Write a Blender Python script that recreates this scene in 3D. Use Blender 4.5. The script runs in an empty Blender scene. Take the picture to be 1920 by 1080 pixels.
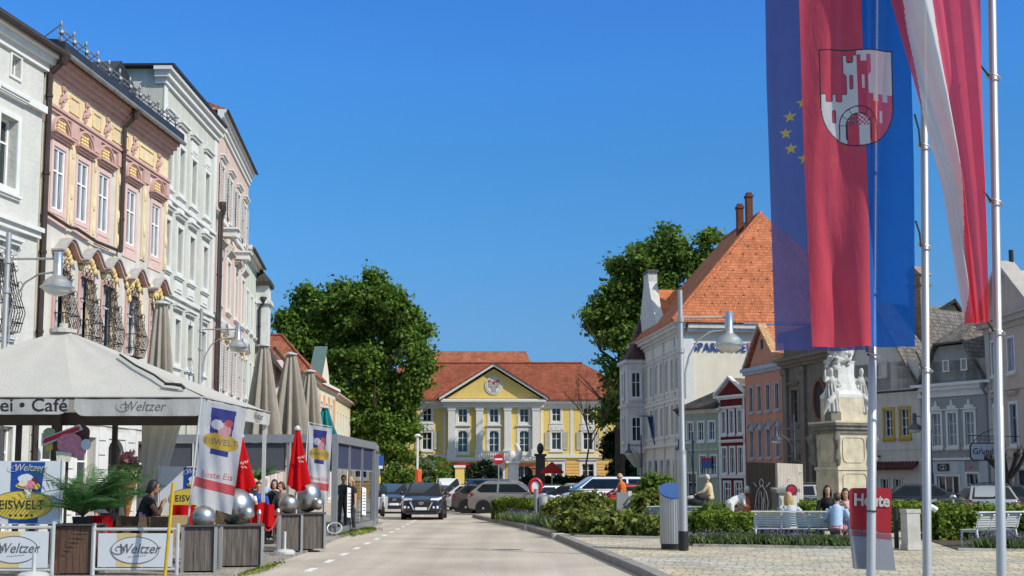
import bpy, bmesh, math, random
import numpy as np
from math import radians, sin, cos, pi, hypot, atan2, tan, sqrt
from mathutils import Vector, Matrix
random.seed(7)
S = bpy.context.scene
COL = S.collection
# ------------------------------------------------------------------ camera
HC, PITCH, FPX = 1.65, radians(6), 2300.0
cd = bpy.data.cameras.new('camera'); cam = bpy.data.objects.new('camera', cd); COL.objects.link(cam)
cam.location = (0, 0, HC); cam.rotation_euler = (radians(90) + PITCH, 0, 0)
cd.sensor_width = 36; cd.lens = FPX / 1920 * 36; cd.shift_y = 123 / 1920; cd.clip_end = 3000; cd.clip_start = .1
S.camera = cam
# ------------------------------------------------------------------ light
SUN_AZ = Vector((0.855, -0.518)); SUN_EL = radians(39)
W = bpy.data.worlds.new("World"); S.world = W; W.use_nodes = True
wn = W.node_tree; sky = wn.nodes.new('ShaderNodeTexSky'); sky.sky_type = 'NISHITA'; sky.sun_disc = False
sky.sun_elevation = SUN_EL; sky.sun_rotation = atan2(SUN_AZ.x, SUN_AZ.y)
sky.air_density = 0.4; sky.dust_density = 0.0; sky.ozone_density = 10.0; sky.altitude = 300
bg = wn.nodes['Background']; bg.inputs[1].default_value = 0.13
# clear deep blue graded by elevation; unseen zenith brightened as added fill for shaded walls
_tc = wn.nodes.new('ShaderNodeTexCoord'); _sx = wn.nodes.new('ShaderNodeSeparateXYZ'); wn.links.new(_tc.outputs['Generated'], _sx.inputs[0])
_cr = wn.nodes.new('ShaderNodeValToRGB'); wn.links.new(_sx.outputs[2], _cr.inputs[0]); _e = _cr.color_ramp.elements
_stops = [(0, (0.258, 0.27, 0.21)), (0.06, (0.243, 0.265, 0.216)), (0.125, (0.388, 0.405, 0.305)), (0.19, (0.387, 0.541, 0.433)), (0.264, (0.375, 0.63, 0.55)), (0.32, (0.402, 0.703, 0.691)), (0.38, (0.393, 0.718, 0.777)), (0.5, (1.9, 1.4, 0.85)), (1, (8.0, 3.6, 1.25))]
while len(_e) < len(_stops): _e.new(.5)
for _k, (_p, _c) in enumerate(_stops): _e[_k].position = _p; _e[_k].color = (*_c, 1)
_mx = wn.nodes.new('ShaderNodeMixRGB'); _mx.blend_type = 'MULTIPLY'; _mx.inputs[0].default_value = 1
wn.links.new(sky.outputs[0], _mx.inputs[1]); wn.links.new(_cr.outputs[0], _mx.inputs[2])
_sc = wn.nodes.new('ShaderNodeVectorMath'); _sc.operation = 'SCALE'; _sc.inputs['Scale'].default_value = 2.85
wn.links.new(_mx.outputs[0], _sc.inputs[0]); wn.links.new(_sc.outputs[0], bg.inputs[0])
sl = bpy.data.lights.new('sun', 'SUN'); sl.energy = 3.45; sl.angle = radians(.5); sl.color = (1, .945, .84)
so = bpy.data.objects.new('sun', sl); COL.objects.link(so)
sd = Vector((SUN_AZ.x * cos(SUN_EL), SUN_AZ.y * cos(SUN_EL), sin(SUN_EL)))
so.rotation_euler = sd.to_track_quat('Z', 'Y').to_euler(); so.location = (40, -40, 60)
vs = S.view_settings; vs.view_transform = 'Standard'; vs.look = 'None'; vs.exposure = 0.36; vs.gamma = 1; vs.use_curve_mapping = False
try: S.cycles.max_bounces = 8; S.cycles.transparent_max_bounces = 12
except Exception: pass

# ------------------------------------------------------------------ measuring helpers
def ray(px, py):
    cx = (px - 960) / FPX; cy = (663 - py) / FPX
    return (cx, cos(PITCH) - cy * sin(PITCH), sin(PITCH) + cy * cos(PITCH))
def at(px, py, Y):
    r = ray(px, py); t = Y / r[1]; return Vector((r[0] * t, Y, HC + r[2] * t))
def gnd(px, py, z=0.):
    r = ray(px, py); t = (z - HC) / r[2]; return Vector((r[0] * t, r[1] * t, z))

# ------------------------------------------------------------------ materials
MATS = {}
class NT:
    def __init__(s, m): s.t = m.node_tree; s.n = s.t.nodes
    def __call__(s, typ, **kw):
        n = s.n.new('ShaderNode' + typ)
        ins = kw.pop('ins', {})
        for k, v in kw.items(): setattr(n, k, v)
        for k, v in ins.items():
            i = n.inputs[k]
            if isinstance(v, bpy.types.NodeSocket): s.t.links.new(v, i)
            else: i.default_value = v
        return n
    def link(s, a, b): s.t.links.new(a, b)
def rgba(c): return (c[0], c[1], c[2], 1)
def newmat(name):
    m = bpy.data.materials.new(name); m.use_nodes = True; return m, NT(m), m.node_tree.nodes['Principled BSDF']
def mat(name, col, rough=.75, metal=0., var=.12, scale=2.5, bump=0., bscale=30., spec=.4, stretch=None, coat=0., streak=0.):
    if name in MATS: return MATS[name]
    m, N, b = newmat(name)
    tc = N('TexCoord')
    co = tc.outputs['Object']
    if stretch: co = N('Mapping', ins={'Vector': co, 'Scale': stretch}).outputs[0]
    n1 = N('TexNoise', ins={'Vector': co, 'Scale': scale, 'Detail': 5, 'Roughness': .6})
    mr = N('MapRange', ins={0: n1.outputs[0], 1: .3, 2: .7, 3: 1 - var, 4: 1 + var})
    if streak:
        mp = N('Mapping', ins={'Vector': tc.outputs['Object'], 'Scale': (1.6, 1.6, .12)})
        n3 = N('TexNoise', ins={'Vector': mp.outputs[0], 'Scale': 2.2, 'Detail': 4})
        m3 = N('MapRange', ins={0: n3.outputs[0], 1: .35, 2: .75, 3: 1.0, 4: 1 - streak})
        mu = N('Math', operation='MULTIPLY', ins={0: mr.outputs[0], 1: m3.outputs[0]}).outputs[0]
    else: mu = mr.outputs[0]
    vm = N('VectorMath', operation='SCALE', ins={0: col, 'Scale': mu})
    N.link(vm.outputs[0], b.inputs['Base Color'])
    b.inputs['Roughness'].default_value = rough; b.inputs['Metallic'].default_value = metal
    b.inputs['Specular IOR Level'].default_value = spec
    if coat: b.inputs['Coat Weight'].default_value = coat; b.inputs['Coat Roughness'].default_value = .04
    if bump:
        n2 = N('TexNoise', ins={'Vector': co, 'Scale': bscale, 'Detail': 4})
        bp = N('Bump', ins={'Strength': bump, 'Distance': .02, 'Height': n2.outputs[0]})
        N.link(bp.outputs[0], b.inputs['Normal'])
    MATS[name] = m; return m
def plaster(name, col, var=.1, streak=.2): return mat(name, col, .9, 0, var, 1.3, .25, 25, .2, streak=streak)
def tilemat(name, col, tw=.2, th=.28, dark=.55, var=.25):
    if name in MATS: return MATS[name]
    m, N, b = newmat(name)
    uv = N('TexCoord').outputs['UV']
    c2 = tuple(c * (1 - var) for c in col); c1 = tuple(min(1, c * (1 + var)) for c in col)
    br = N('TexBrick', offset=.5, ins={'Vector': uv, 'Color1': rgba(c1), 'Color2': rgba(c2), 'Mortar': rgba([c * dark for c in col]), 'Scale': 1., 'Mortar Size': .02, 'Mortar Smooth': .4, 'Bias': 0., 'Brick Width': tw, 'Row Height': th})
    ns = N('TexNoise', ins={'Vector': uv, 'Scale': .6, 'Detail': 7, 'Roughness': .7})
    mr = N('MapRange', ins={0: ns.outputs[0], 1: .3, 2: .7, 3: .7, 4: 1.22})
    vm = N('VectorMath', operation='SCALE', ins={0: br.outputs[0], 'Scale': mr.outputs[0]})
    N.link(vm.outputs[0], b.inputs['Base Color'])
    sx = N('SeparateXYZ', ins={0: uv})
    dv = N('Math', operation='DIVIDE', ins={0: sx.outputs[1], 1: th}); fr = N('Math', operation='FRACT', ins={0: dv.outputs[0]})
    ad = N('Math', operation='SUBTRACT', ins={0: br.outputs['Fac'], 1: fr.outputs[0]})
    bp = N('Bump', invert=True, ins={'Strength': .6, 'Distance': .03, 'Height': ad.outputs[0]})
    N.link(bp.outputs[0], b.inputs['Normal']); b.inputs['Roughness'].default_value = .85; b.inputs['Specular IOR Level'].default_value = .2
    MATS[name] = m; return m
def leafmat(name, c1, c2, trans=.35, rough=.55):
    if name in MATS: return MATS[name]
    m, N, b = newmat(name)
    g = N('NewGeometry'); ri = g.outputs['Random Per Island']
    ns = N('TexNoise', ins={'Vector': N('TexCoord').outputs['Object'], 'Scale': .35, 'Detail': 2})
    ad = N('Math', operation='ADD', ins={0: ri, 1: ns.outputs[0]}); mm = N('MapRange', ins={0: ad.outputs[0], 1: .3, 2: 1.3})
    mx = N('MixRGB', ins={0: mm.outputs[0], 1: rgba(c1), 2: rgba(c2)})
    N.link(mx.outputs[0], b.inputs['Base Color']); b.inputs['Roughness'].default_value = rough; b.inputs['Specular IOR Level'].default_value = .3
    tr = N('BsdfTranslucent', ins={0: mx.outputs[0]})
    ms = N('MixShader', ins={0: trans, 1: b.outputs[0], 2: tr.outputs[0]})
    N.link(ms.outputs[0], N.n['Material Output'].inputs[0])
    MATS[name] = m; return m
def clothmat(name, col, trans=.4, transp=0., var=.04):
    if name in MATS: return MATS[name]
    m, N, b = newmat(name)
    ns = N('TexNoise', ins={'Vector': N('TexCoord').outputs['Object'], 'Scale': 3., 'Detail': 4})
    mr = N('MapRange', ins={0: ns.outputs[0], 1: .3, 2: .7, 3: 1 - var, 4: 1 + var})
    vm = N('VectorMath', operation='SCALE', ins={0: col, 'Scale': mr.outputs[0]})
    N.link(vm.outputs[0], b.inputs['Base Color']); b.inputs['Roughness'].default_value = .85; b.inputs['Specular IOR Level'].default_value = .15
    cz = N('TexNoise', ins={'Vector': N('Mapping', ins={'Vector': N('TexCoord').outputs['Object'], 'Scale': (9, 9, 2.2)}).outputs[0], 'Scale': 1.6, 'Detail': 6, 'Distortion': .6})
    wv = N('TexNoise', ins={'Vector': N('TexCoord').outputs['Object'], 'Scale': 160., 'Detail': 2})
    hh = N('Math', operation='MULTIPLY_ADD', ins={0: wv.outputs[0], 1: .06, 2: cz.outputs[0]})
    bp = N('Bump', ins={'Strength': .35, 'Distance': .03, 'Height': hh.outputs[0]}); N.link(bp.outputs[0], b.inputs['Normal'])
    tr = N('BsdfTranslucent', ins={0: vm.outputs[0], 'Normal': bp.outputs[0]})
    ms = N('MixShader', ins={0: trans, 1: b.outputs[0], 2: tr.outputs[0]})
    out = ms.outputs[0]
    if transp:
        tp = N('BsdfTransparent', ins={0: rgba([min(1, .35 + .65 * c) for c in col])})
        out = N('MixShader', ins={0: transp, 1: out, 2: tp.outputs[0]}).outputs[0]
    N.link(out, N.n['Material Output'].inputs[0])
    MATS[name] = m; return m
def glassmat(name, col=(.02, .026, .03), rough=.04, spec=.7, var=0):
    if name in MATS: return MATS[name]
    m, N, b = newmat(name)
    ns = N('TexNoise', ins={'Vector': N('TexCoord').outputs['Object'], 'Scale': 1.2, 'Detail': 2})
    bp = N('Bump', ins={'Strength': .05, 'Distance': .02, 'Height': ns.outputs[0]}); N.link(bp.outputs[0], b.inputs['Normal'])
    b.inputs['Base Color'].default_value = rgba(col); b.inputs['Roughness'].default_value = rough; b.inputs['Specular IOR Level'].default_value = spec
    MATS[name] = m; return m
def clearglass(name, tint=(.75, .8, .85), fac=.85):
    if name in MATS: return MATS[name]
    m, N, b = newmat(name)
    b.inputs['Base Color'].default_value = (.03, .04, .05, 1); b.inputs['Roughness'].default_value = .03
    tp = N('BsdfTransparent', ins={0: rgba(tint)})
    ms = N('MixShader', ins={0: fac, 1: b.outputs[0], 2: tp.outputs[0]}); N.link(ms.outputs[0], N.n['Material Output'].inputs[0])
    MATS[name] = m; return m
def woodmat(name, col, pw=.12, var=.35, stretch=(9, 9, .7)):
    if name in MATS: return MATS[name]
    m, N, b = newmat(name)
    tc = N('TexCoord')
    mp = N('Mapping', ins={'Vector': tc.outputs['Object'], 'Scale': stretch})
    n1 = N('TexNoise', ins={'Vector': mp.outputs[0], 'Scale': 2., 'Detail': 8, 'Roughness': .65})
    mr = N('MapRange', ins={0: n1.outputs[0], 1: .3, 2: .7, 3: 1 - var, 4: 1 + var})
    uv = N('SeparateXYZ', ins={0: tc.outputs['UV']})
    fr = N('Math', operation='FRACT', ins={0: N('Math', operation='DIVIDE', ins={0: uv.outputs[0], 1: pw}).outputs[0]})
    pp = N('Math', operation='PINGPONG', ins={0: fr.outputs[0], 1: .5})
    gap = N('MapRange', ins={0: pp.outputs[0], 1: 0., 2: .06, 3: .25, 4: 1.})
    mu = N('Math', operation='MULTIPLY', ins={0: mr.outputs[0], 1: gap.outputs[0]})
    vm = N('VectorMath', operation='SCALE', ins={0: col, 'Scale': mu.outputs[0]})
    N.link(vm.outputs[0], b.inputs['Base Color']); b.inputs['Roughness'].default_value = .85; b.inputs['Specular IOR Level'].default_value = .2
    bp = N('Bump', ins={'Strength': .5, 'Distance': .01, 'Height': mu.outputs[0]}); N.link(bp.outputs[0], b.inputs['Normal'])
    MATS[name] = m; return m

# ------------------------------------------------------------------ mesh builder
class MB:
    def __init__(s): s.v = []; s.f = []; s.mi = []; s.cur = 0; s.cuts = []
    def cut(s): s.cuts.append((len(s.v), len(s.f))); return s
    def pieces(s):
        out = []; cs = [(0, 0)] + s.cuts + [(len(s.v), len(s.f))]
        for (a, b), (c, d) in zip(cs, cs[1:]):
            if d > b: m = MB(); m.v = s.v[a:c]; m.f = [[i-a for i in f] for f in s.f[b:d]]; m.mi = s.mi[b:d]; out.append(m)
        return out
    def add(s, vs, fs):
        o = len(s.v); s.v += [tuple(p) for p in vs]
        for f in fs: s.f.append([i + o for i in f]); s.mi.append(s.cur)
        return s
    def box(s, x0, x1, y0, y1, z0, z1):
        return s.add([(x0,y0,z0),(x1,y0,z0),(x1,y1,z0),(x0,y1,z0),(x0,y0,z1),(x1,y0,z1),(x1,y1,z1),(x0,y1,z1)],
                     [(0,3,2,1),(4,5,6,7),(0,1,5,4),(1,2,6,5),(2,3,7,6),(3,0,4,7)])
    def cbox(s, c, sx, sy, sz, rz=0., M=None):
        pts = []
        for dz in (0, 1):
            for dx, dy in ((-1,-1),(1,-1),(1,1),(-1,1)):
                x, y = dx*sx/2, dy*sy/2
                pts.append((c[0]+x*cos(rz)-y*sin(rz), c[1]+x*sin(rz)+y*cos(rz), c[2]+dz*sz))
        return s.add(pts, [(0,3,2,1),(4,5,6,7),(0,1,5,4),(1,2,6,5),(2,3,7,6),(3,0,4,7)])
    def poly(s, pts): return s.add(pts, [tuple(range(len(pts)))])
    def slab(s, pts, d):
        d = Vector(d); n = len(pts); a = [Vector(p) for p in pts]; b = [p + d for p in a]
        return s.add(a + b, [tuple(range(n)), tuple(range(2*n-1, n-1, -1))] + [(i, n+i, n+(i+1) % n, (i+1) % n) for i in range(n)])
    def prism(s, poly, y0, y1):           # polygon in xz extruded along y
        return s.slab([(p[0], y0, p[1]) for p in poly], (0, y1-y0, 0))
    def prismz(s, poly, z0, z1): return s.slab([(p[0], p[1], z0) for p in poly], (0, 0, z1-z0))
    def tube(s, pts, r, n=8, cap=True):
        pts = [Vector(p) for p in pts]; rs = r if isinstance(r, (list, tuple)) else [r]*len(pts)
        o = len(s.v); ref = None
        for i, p in enumerate(pts):
            d = (pts[min(i+1, len(pts)-1)] - pts[max(i-1, 0)])
            if d.length < 1e-9: d = Vector((0,0,1))
            d.normalize()
            if ref is None: ref = Vector((0,0,1)).cross(d) if abs(d.z) < .9 else Vector((1,0,0))
            a = (ref - d*ref.dot(d)); a = a.normalized() if a.length > 1e-6 else d.orthogonal().normalized(); ref = a; b = d.cross(a)
            for k in range(n):
                t = 2*pi*k/n; s.v.append(tuple(p + (a*cos(t) + b*sin(t))*rs[i]))
        for i in range(len(pts)-1):
            for k in range(n):
                s.f.append([o+i*n+k, o+i*n+(k+1) % n, o+(i+1)*n+(k+1) % n, o+(i+1)*n+k]); s.mi.append(s.cur)
        if cap:
            s.f.append([o+k for k in range(n)][::-1]); s.mi.append(s.cur)
            s.f.append([o+(len(pts)-1)*n+k for k in range(n)]); s.mi.append(s.cur)
        return s
    def lathe(s, prof, n=16, c=(0,0,0), a0=0.):
        o = len(s.v)
        for r, z in prof:
            for k in range(n): t = a0 + 2*pi*k/n; s.v.append((c[0]+r*cos(t), c[1]+r*sin(t), c[2]+z))
        for i in range(len(prof)-1):
            for k in range(n): s.f.append([o+i*n+k, o+i*n+(k+1) % n, o+(i+1)*n+(k+1) % n, o+(i+1)*n+k]); s.mi.append(s.cur)
        s.f.append([o+k for k in range(n)][::-1]); s.f.append([o+(len(prof)-1)*n+k for k in range(n)]); s.mi += [s.cur]*2
        return s
    def sph(s, c, r, nu=14, nv=9, M=None):
        if not isinstance(r, (list, tuple)): r = (r, r, r)
        prof = []; o = len(s.v); M = M or Matrix.Identity(3); c = Vector(c)
        for j in range(1, nv):
            t = pi*j/nv - pi/2
            for k in range(nu):
                a = 2*pi*k/nu; s.v.append(tuple(c + M @ Vector((r[0]*cos(t)*cos(a), r[1]*cos(t)*sin(a), r[2]*sin(t)))))
        s.v.append(tuple(c + M @ Vector((0,0,-r[2])))); s.v.append(tuple(c + M @ Vector((0,0,r[2]))))
        b, t_ = len(s.v)-2, len(s.v)-1
        for j in range(nv-2):
            for k in range(nu): s.f.append([o+j*nu+k, o+j*nu+(k+1) % nu, o+(j+1)*nu+(k+1) % nu, o+(j+1)*nu+k]); s.mi.append(s.cur)
        for k in range(nu):
            s.f.append([b, o+(k+1) % nu, o+k]); s.f.append([t_, o+(nv-2)*nu+k, o+(nv-2)*nu+(k+1) % nu]); s.mi += [s.cur]*2
        return s
    def grid(s, fn, nu, nv, mfn=None):
        o = len(s.v)
        for j in range(nv+1):
            for i in range(nu+1): s.v.append(tuple(fn(i/nu, j/nv)))
        for j in range(nv):
            for i in range(nu):
                s.f.append([o+j*(nu+1)+i, o+j*(nu+1)+i+1, o+(j+1)*(nu+1)+i+1, o+(j+1)*(nu+1)+i])
                s.mi.append(mfn((i+.5)/nu, (j+.5)/nv) if mfn else s.cur)
        return s
    def xform(s, M):
        s.v = [tuple(M @ Vector(p)) for p in s.v]; return s
    def mesh(s, name, mats, smooth=False, uv=True):
        me = bpy.data.meshes.new(name); me.from_pydata(s.v, [], s.f)
        for m in (mats if isinstance(mats, (list, tuple)) else [mats]): me.materials.append(m)
        if any(s.mi): me.polygons.foreach_set('material_index', s.mi)
        if uv and len(s.f) < 60000: autouv(me)
        if smooth:
            me.polygons.foreach_set('use_smooth', [True]*len(s.f))
            try: me.set_sharp_from_angle(angle=radians(smooth if smooth > 1 else 45))
            except Exception: pass
        me.validate(); me.update(); return me
    def obj(s, name, mats, parent=None, smooth=False, loc=None, rz=0., uv=True):
        if s.cuts: return [p.obj(name, mats, parent, smooth, loc, rz, uv) for p in s.pieces()][0]
        return link(name, s.mesh(name, mats, smooth, uv), parent, loc, rz)
def autouv(me):
    n = len(me.loops)
    if not n: return
    uvl = me.uv_layers.new(name='UVMap')
    co = np.empty(len(me.vertices)*3); me.vertices.foreach_get('co', co); co = co.reshape(-1, 3)
    vi = np.empty(n, dtype=np.int32); me.loops.foreach_get('vertex_index', vi)
    me.update()
    nm = np.empty(len(me.polygons)*3); me.polygons.foreach_get('normal', nm); nm = nm.reshape(-1, 3)
    lt = np.empty(len(me.polygons), dtype=np.int32); me.polygons.foreach_get('loop_total', lt)
    ln = np.repeat(nm, lt, axis=0)
    t = np.stack([-ln[:,1], ln[:,0], np.zeros(n)], 1); L = np.linalg.norm(t, axis=1)
    t[L < .05] = (1, 0, 0); L[L < .05] = 1; t /= L[:,None]
    b = np.cross(ln, t); p = co[vi]
    uv = np.stack([(p*t).sum(1), (p*b).sum(1)], 1); uvl.data.foreach_set('uv', uv.ravel())
def link(name, data, parent=None, loc=None, rz=0.):
    o = bpy.data.objects.new(name, data); COL.objects.link(o)
    if parent: o.parent = parent
    if loc is not None: o.location = loc
    if rz: o.rotation_euler = (0, 0, rz)
    return o
def tag(o, label=None, cat=None, group=None, kind=None):
    if label: o['label'] = label
    if cat: o['category'] = cat
    if group: o['group'] = group
    if kind: o['kind'] = kind
    return o
def thing(name, label, cat, loc=(0,0,0), rz=0., group=None):
    return tag(link(name, None, None, loc, rz), label, cat, group)
def kids(o): return [c for c in bpy.data.objects if c.parent == o]
def copy_tree(o, loc=None, rz=None, label=None, parent=None):
    c = o.copy(); COL.objects.link(c)
    if parent: c.parent = parent
    if loc is not None: c.location = loc
    if rz is not None: c.rotation_euler = (0, 0, rz)
    if label: c['label'] = label
    for k in CH.get(o.name, None) or kids(o): copy_tree(k, parent=c)
    return c
CH = {}
def text(s, size, m, parent=None, loc=(0,0,0), rot=(pi/2,0,0), shear=0., bold=0., ext=.003, align='CENTER', name='lettering', sx=1., space=1.):
    cu = bpy.data.curves.new('t', 'FONT'); cu.body = s; cu.size = size; cu.shear = shear; cu.offset = bold; cu.extrude = ext
    cu.align_x = align; cu.align_y = 'CENTER'; cu.resolution_u = 3; cu.space_character = space
    t = bpy.data.objects.new('t', cu); COL.objects.link(t)
    dg = bpy.context.evaluated_depsgraph_get(); me = bpy.data.meshes.new_from_object(t.evaluated_get(dg))
    bpy.data.objects.remove(t); bpy.data.curves.remove(cu)
    me.name = name; me.materials.clear(); me.materials.append(m)
    o = link(name, me, parent, loc); o.rotation_euler = rot; o.scale = (sx, 1, 1)
    return o
# ------------------------------------------------------------------ the setting
def asphalt():
    m, N, b = newmat('asphalt')
    co = N('TexCoord').outputs['Object']
    n1 = N('TexNoise', ins={'Vector': co, 'Scale': 24., 'Detail': 6, 'Roughness': .75})
    n2 = N('TexNoise', ins={'Vector': co, 'Scale': .35, 'Detail': 5})
    a = N('MapRange', ins={0: n1.outputs[0], 1: .3, 2: .7, 3: .7, 4: 1.3}); c = N('MapRange', ins={0: n2.outputs[0], 1: .3, 2: .7, 3: .82, 4: 1.14})
    mu = N('Math', operation='MULTIPLY', ins={0: a.outputs[0], 1: c.outputs[0]})
    n5 = N('TexNoise', ins={'Vector': N('Mapping', ins={'Vector': co, 'Scale': (1.1, .03, 1)}).outputs[0], 'Scale': 1.3, 'Detail': 4}); w5 = N('MapRange', ins={0: n5.outputs[0], 1: .35, 2: .65, 3: .88, 4: 1.08})
    mu = N('Math', operation='MULTIPLY', ins={0: mu.outputs[0], 1: w5.outputs[0]})
    vo = N('TexVoronoi', feature='DISTANCE_TO_EDGE', ins={'Vector': N('Mapping', ins={'Vector': co, 'Scale': (.5, .16, 1)}).outputs[0], 'Scale': 1., 'Randomness': 1.})
    ck = N('MapRange', ins={0: vo.outputs[0], 1: 0., 2: .006, 3: .84, 4: 1.})
    mu = N('Math', operation='MULTIPLY', ins={0: mu.outputs[0], 1: ck.outputs[0]})
    vm = N('VectorMath', operation='SCALE', ins={0: (.455, .395, .328), 'Scale': mu.outputs[0]})
    N.link(vm.outputs[0], b.inputs['Base Color']); b.inputs['Roughness'].default_value = .85; b.inputs['Specular IOR Level'].default_value = .25
    bp = N('Bump', ins={'Strength': .35, 'Distance': .008, 'Height': n1.outputs[0]}); N.link(bp.outputs[0], b.inputs['Normal'])
    return m
def cobble(name, col, sw, sh, gap=.12, rot=0.):
    m, N, b = newmat(name)
    co = N('Mapping', ins={'Vector': N('TexCoord').outputs['Object'], 'Rotation': (0, 0, rot)}).outputs[0]
    nd = N('TexNoise', ins={'Vector': co, 'Scale': 1.1, 'Detail': 3})
    sc = N('VectorMath', operation='SCALE', ins={0: nd.outputs['Color'], 'Scale': .42}); cw = N('VectorMath', operation='ADD', ins={0: co, 1: sc.outputs[0]})
    br = N('TexBrick', offset=.5, ins={'Vector': cw.outputs[0], 'Color1': rgba([c*1.18 for c in col]), 'Color2': rgba([c*.82 for c in col]), 'Mortar': rgba([col[0]*.42, col[1]*.44, col[2]*.32]), 'Scale': 1., 'Mortar Size': .018, 'Mortar Smooth': .5, 'Brick Width': sw, 'Row Height': sh})
    n2 = N('TexNoise', ins={'Vector': co, 'Scale': .5, 'Detail': 6, 'Roughness': .7}); c = N('MapRange', ins={0: n2.outputs[0], 1: .3, 2: .7, 3: .72, 4: 1.2})
    n3 = N('TexNoise', ins={'Vector': co, 'Scale': 14., 'Detail': 4}); d = N('MapRange', ins={0: n3.outputs[0], 1: .3, 2: .7, 3: .78, 4: 1.2})
    mu = N('Math', operation='MULTIPLY', ins={0: c.outputs[0], 1: d.outputs[0]})
    n4 = N('TexNoise', ins={'Vector': co, 'Scale': .28, 'Detail': 7, 'Roughness': .72}); gp = N('MapRange', ins={0: n4.outputs[0], 1: .44, 2: .6, 3: 0., 4: .75})
    gy = N('HueSaturation', ins={'Saturation': .28, 'Value': .86, 'Color': br.outputs[0]}); mxg = N('MixRGB', ins={0: gp.outputs[0], 1: br.outputs[0], 2: gy.outputs[0]})
    vm = N('VectorMath', operation='SCALE', ins={0: mxg.outputs[0], 'Scale': mu.outputs[0]})
    N.link(vm.outputs[0], b.inputs['Base Color']); b.inputs['Roughness'].default_value = .85; b.inputs['Specular IOR Level'].default_value = .2
    h = N('Math', operation='SUBTRACT', ins={0: n3.outputs[0], 1: br.outputs['Fac']})
    bp = N('Bump', ins={'Strength': .6, 'Distance': .015, 'Height': h.outputs[0]}); N.link(bp.outputs[0], b.inputs['Normal'])
    return m
M_asph = asphalt()
M_cob = cobble('square_setts', (.52, .445, .32), .34, .2, rot=radians(12))
M_pav = cobble('pavement_setts', (.36, .32, .27), .3, .15)
M_soil = mat('soil', (.07, .05, .03), .95, 0, .4, 6, .5)
M_granite = mat('kerb_granite', (.26, .235, .21), .8, 0, .3, 6, .35, 60)
M_granl = mat('kerb_pale', (.5, .48, .44), .8, 0, .15, 9, .2)
M_line = mat('road_paint', (.72, .70, .64), .7, 0, .25, 7)
g = MB(); g.box(-900, 900, -60, 1500, -1.0, -.012)
tag(g.obj('ground', mat('ground_earth', (.16, .15, .12), .95, 0, .3, .05)), kind='structure')
# road: a strip that bends a little to the left beyond the parked cars
KERB = [(2.9, -6), (2.62, 12), (2.27, 22), (1.72, 30), (1.26, 36.6), (.55, 43), (-.45, 50), (-1.55, 56.5), (-1.9, 59.2), (-1.2, 61)]
r = MB(); r.prismz([(-30, -6), (30, -6), (30, 139), (-30, 139)], -.3, 0.)
tag(r.obj('road', M_asph), kind='structure')
def strip_poly(pts, d):
    """outline of a ribbon: pts shifted by d to the right"""
    out = []
    for i, p in enumerate(pts):
        a = Vector(pts[max(i-1, 0)]); b = Vector(pts[min(i+1, len(pts)-1)]); t = (b-a).normalized(); out.append((p[0]+t.y*d, p[1]-t.x*d))
    return out
def kerb(pts, w, h, name='kerb'):
    m = MB(); o = strip_poly(pts, w)
    m2 = MB()
    for i in range(len(pts)-1):
        A, B = Vector(pts[i]), Vector(pts[i+1]); C, D = Vector(o[i]), Vector(o[i+1]); n = max(1, round((B-A).length/1.1))
        for k in range(n):
            a, b = k/n, (k+1)/n - .012/max(.1, (B-A).length/1)
            q = [A.lerp(B, a), A.lerp(B, b), C.lerp(D, b), C.lerp(D, a)]; dz = random.uniform(-.006, .006)
            e = .02; ins = (q[3]-q[0]).normalized()*e
            m.add([(q[0].x, q[0].y, -.05), (q[1].x, q[1].y, -.05), (q[2].x, q[2].y, -.05), (q[3].x, q[3].y, -.05),
                   (q[0].x, q[0].y, h+dz-e), (q[1].x, q[1].y, h+dz-e), ((q[1]+ins).x, (q[1]+ins).y, h+dz), ((q[0]+ins).x, (q[0]+ins).y, h+dz),
                   (q[2].x, q[2].y, h+dz), (q[3].x, q[3].y, h+dz)],
                  [(0,1,5,4), (4,5,6,7), (7,6,8,9), (2,3,9,8), (0,4,7,9,3), (1,2,8,6,5)])
    return tag(m.obj(name, M_granite), kind='structure'), o
KH = .15
ko, inner = kerb(KERB, .26, KH)
sq = MB(); sq.prismz([(p[0], p[1]) for p in inner] + [(8, 61), (40, 61), (40, -6)], -.2, KH - .012)
tag(sq.obj('square_paving', M_cob), kind='structure')
# pale drain stones let into the kerb
for y in (36.4, 43.2):
    x = 1.26 if y < 40 else .53
    d = MB(); d.cbox((x+.10, y, 0), .34, .5, KH + .015, .12); tag(d.obj('kerb_stone', M_granl), kind='structure')
# left pavement
LK = [(-5.0, 35.5), (-4.92, 30), (-4.9, 22), (-4.95, 10), (-5, -6)]
lp = MB(); lp.prismz([(-4.9, -6), (-16, -6), (-16, 62), (-13.2, 62), (-9, 62), (-5.2, 50), (-5.1, 36), (-4.86, 29.5), (-4.85, 22)], -.2, .05)
tag(lp.obj('pavement', M_pav), kind='structure')
# dashed line
y = 20.6; k = 0
while y < 62:
    x = -3.78 - .012*(y-20) - (0 if y < 50 else .02*(y-50))
    d = MB(); d.prismz([(x-.07, y), (x+.07, y), (x+.06, y+.95), (x-.08, y+.95)], .001, .004)
    tag(d.obj('road_marking', M_line), kind='structure'); y += 2.55
d = MB(); d.prismz([(-2.3, 60.3), (-.6, 62.4), (-.7, 62.5), (-2.4, 60.4)], .001, .004)
tag(d.obj('road_marking', mat('yellow_paint', (.6, .45, .12), .7, 0, .25, 7)), kind='structure')

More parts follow.
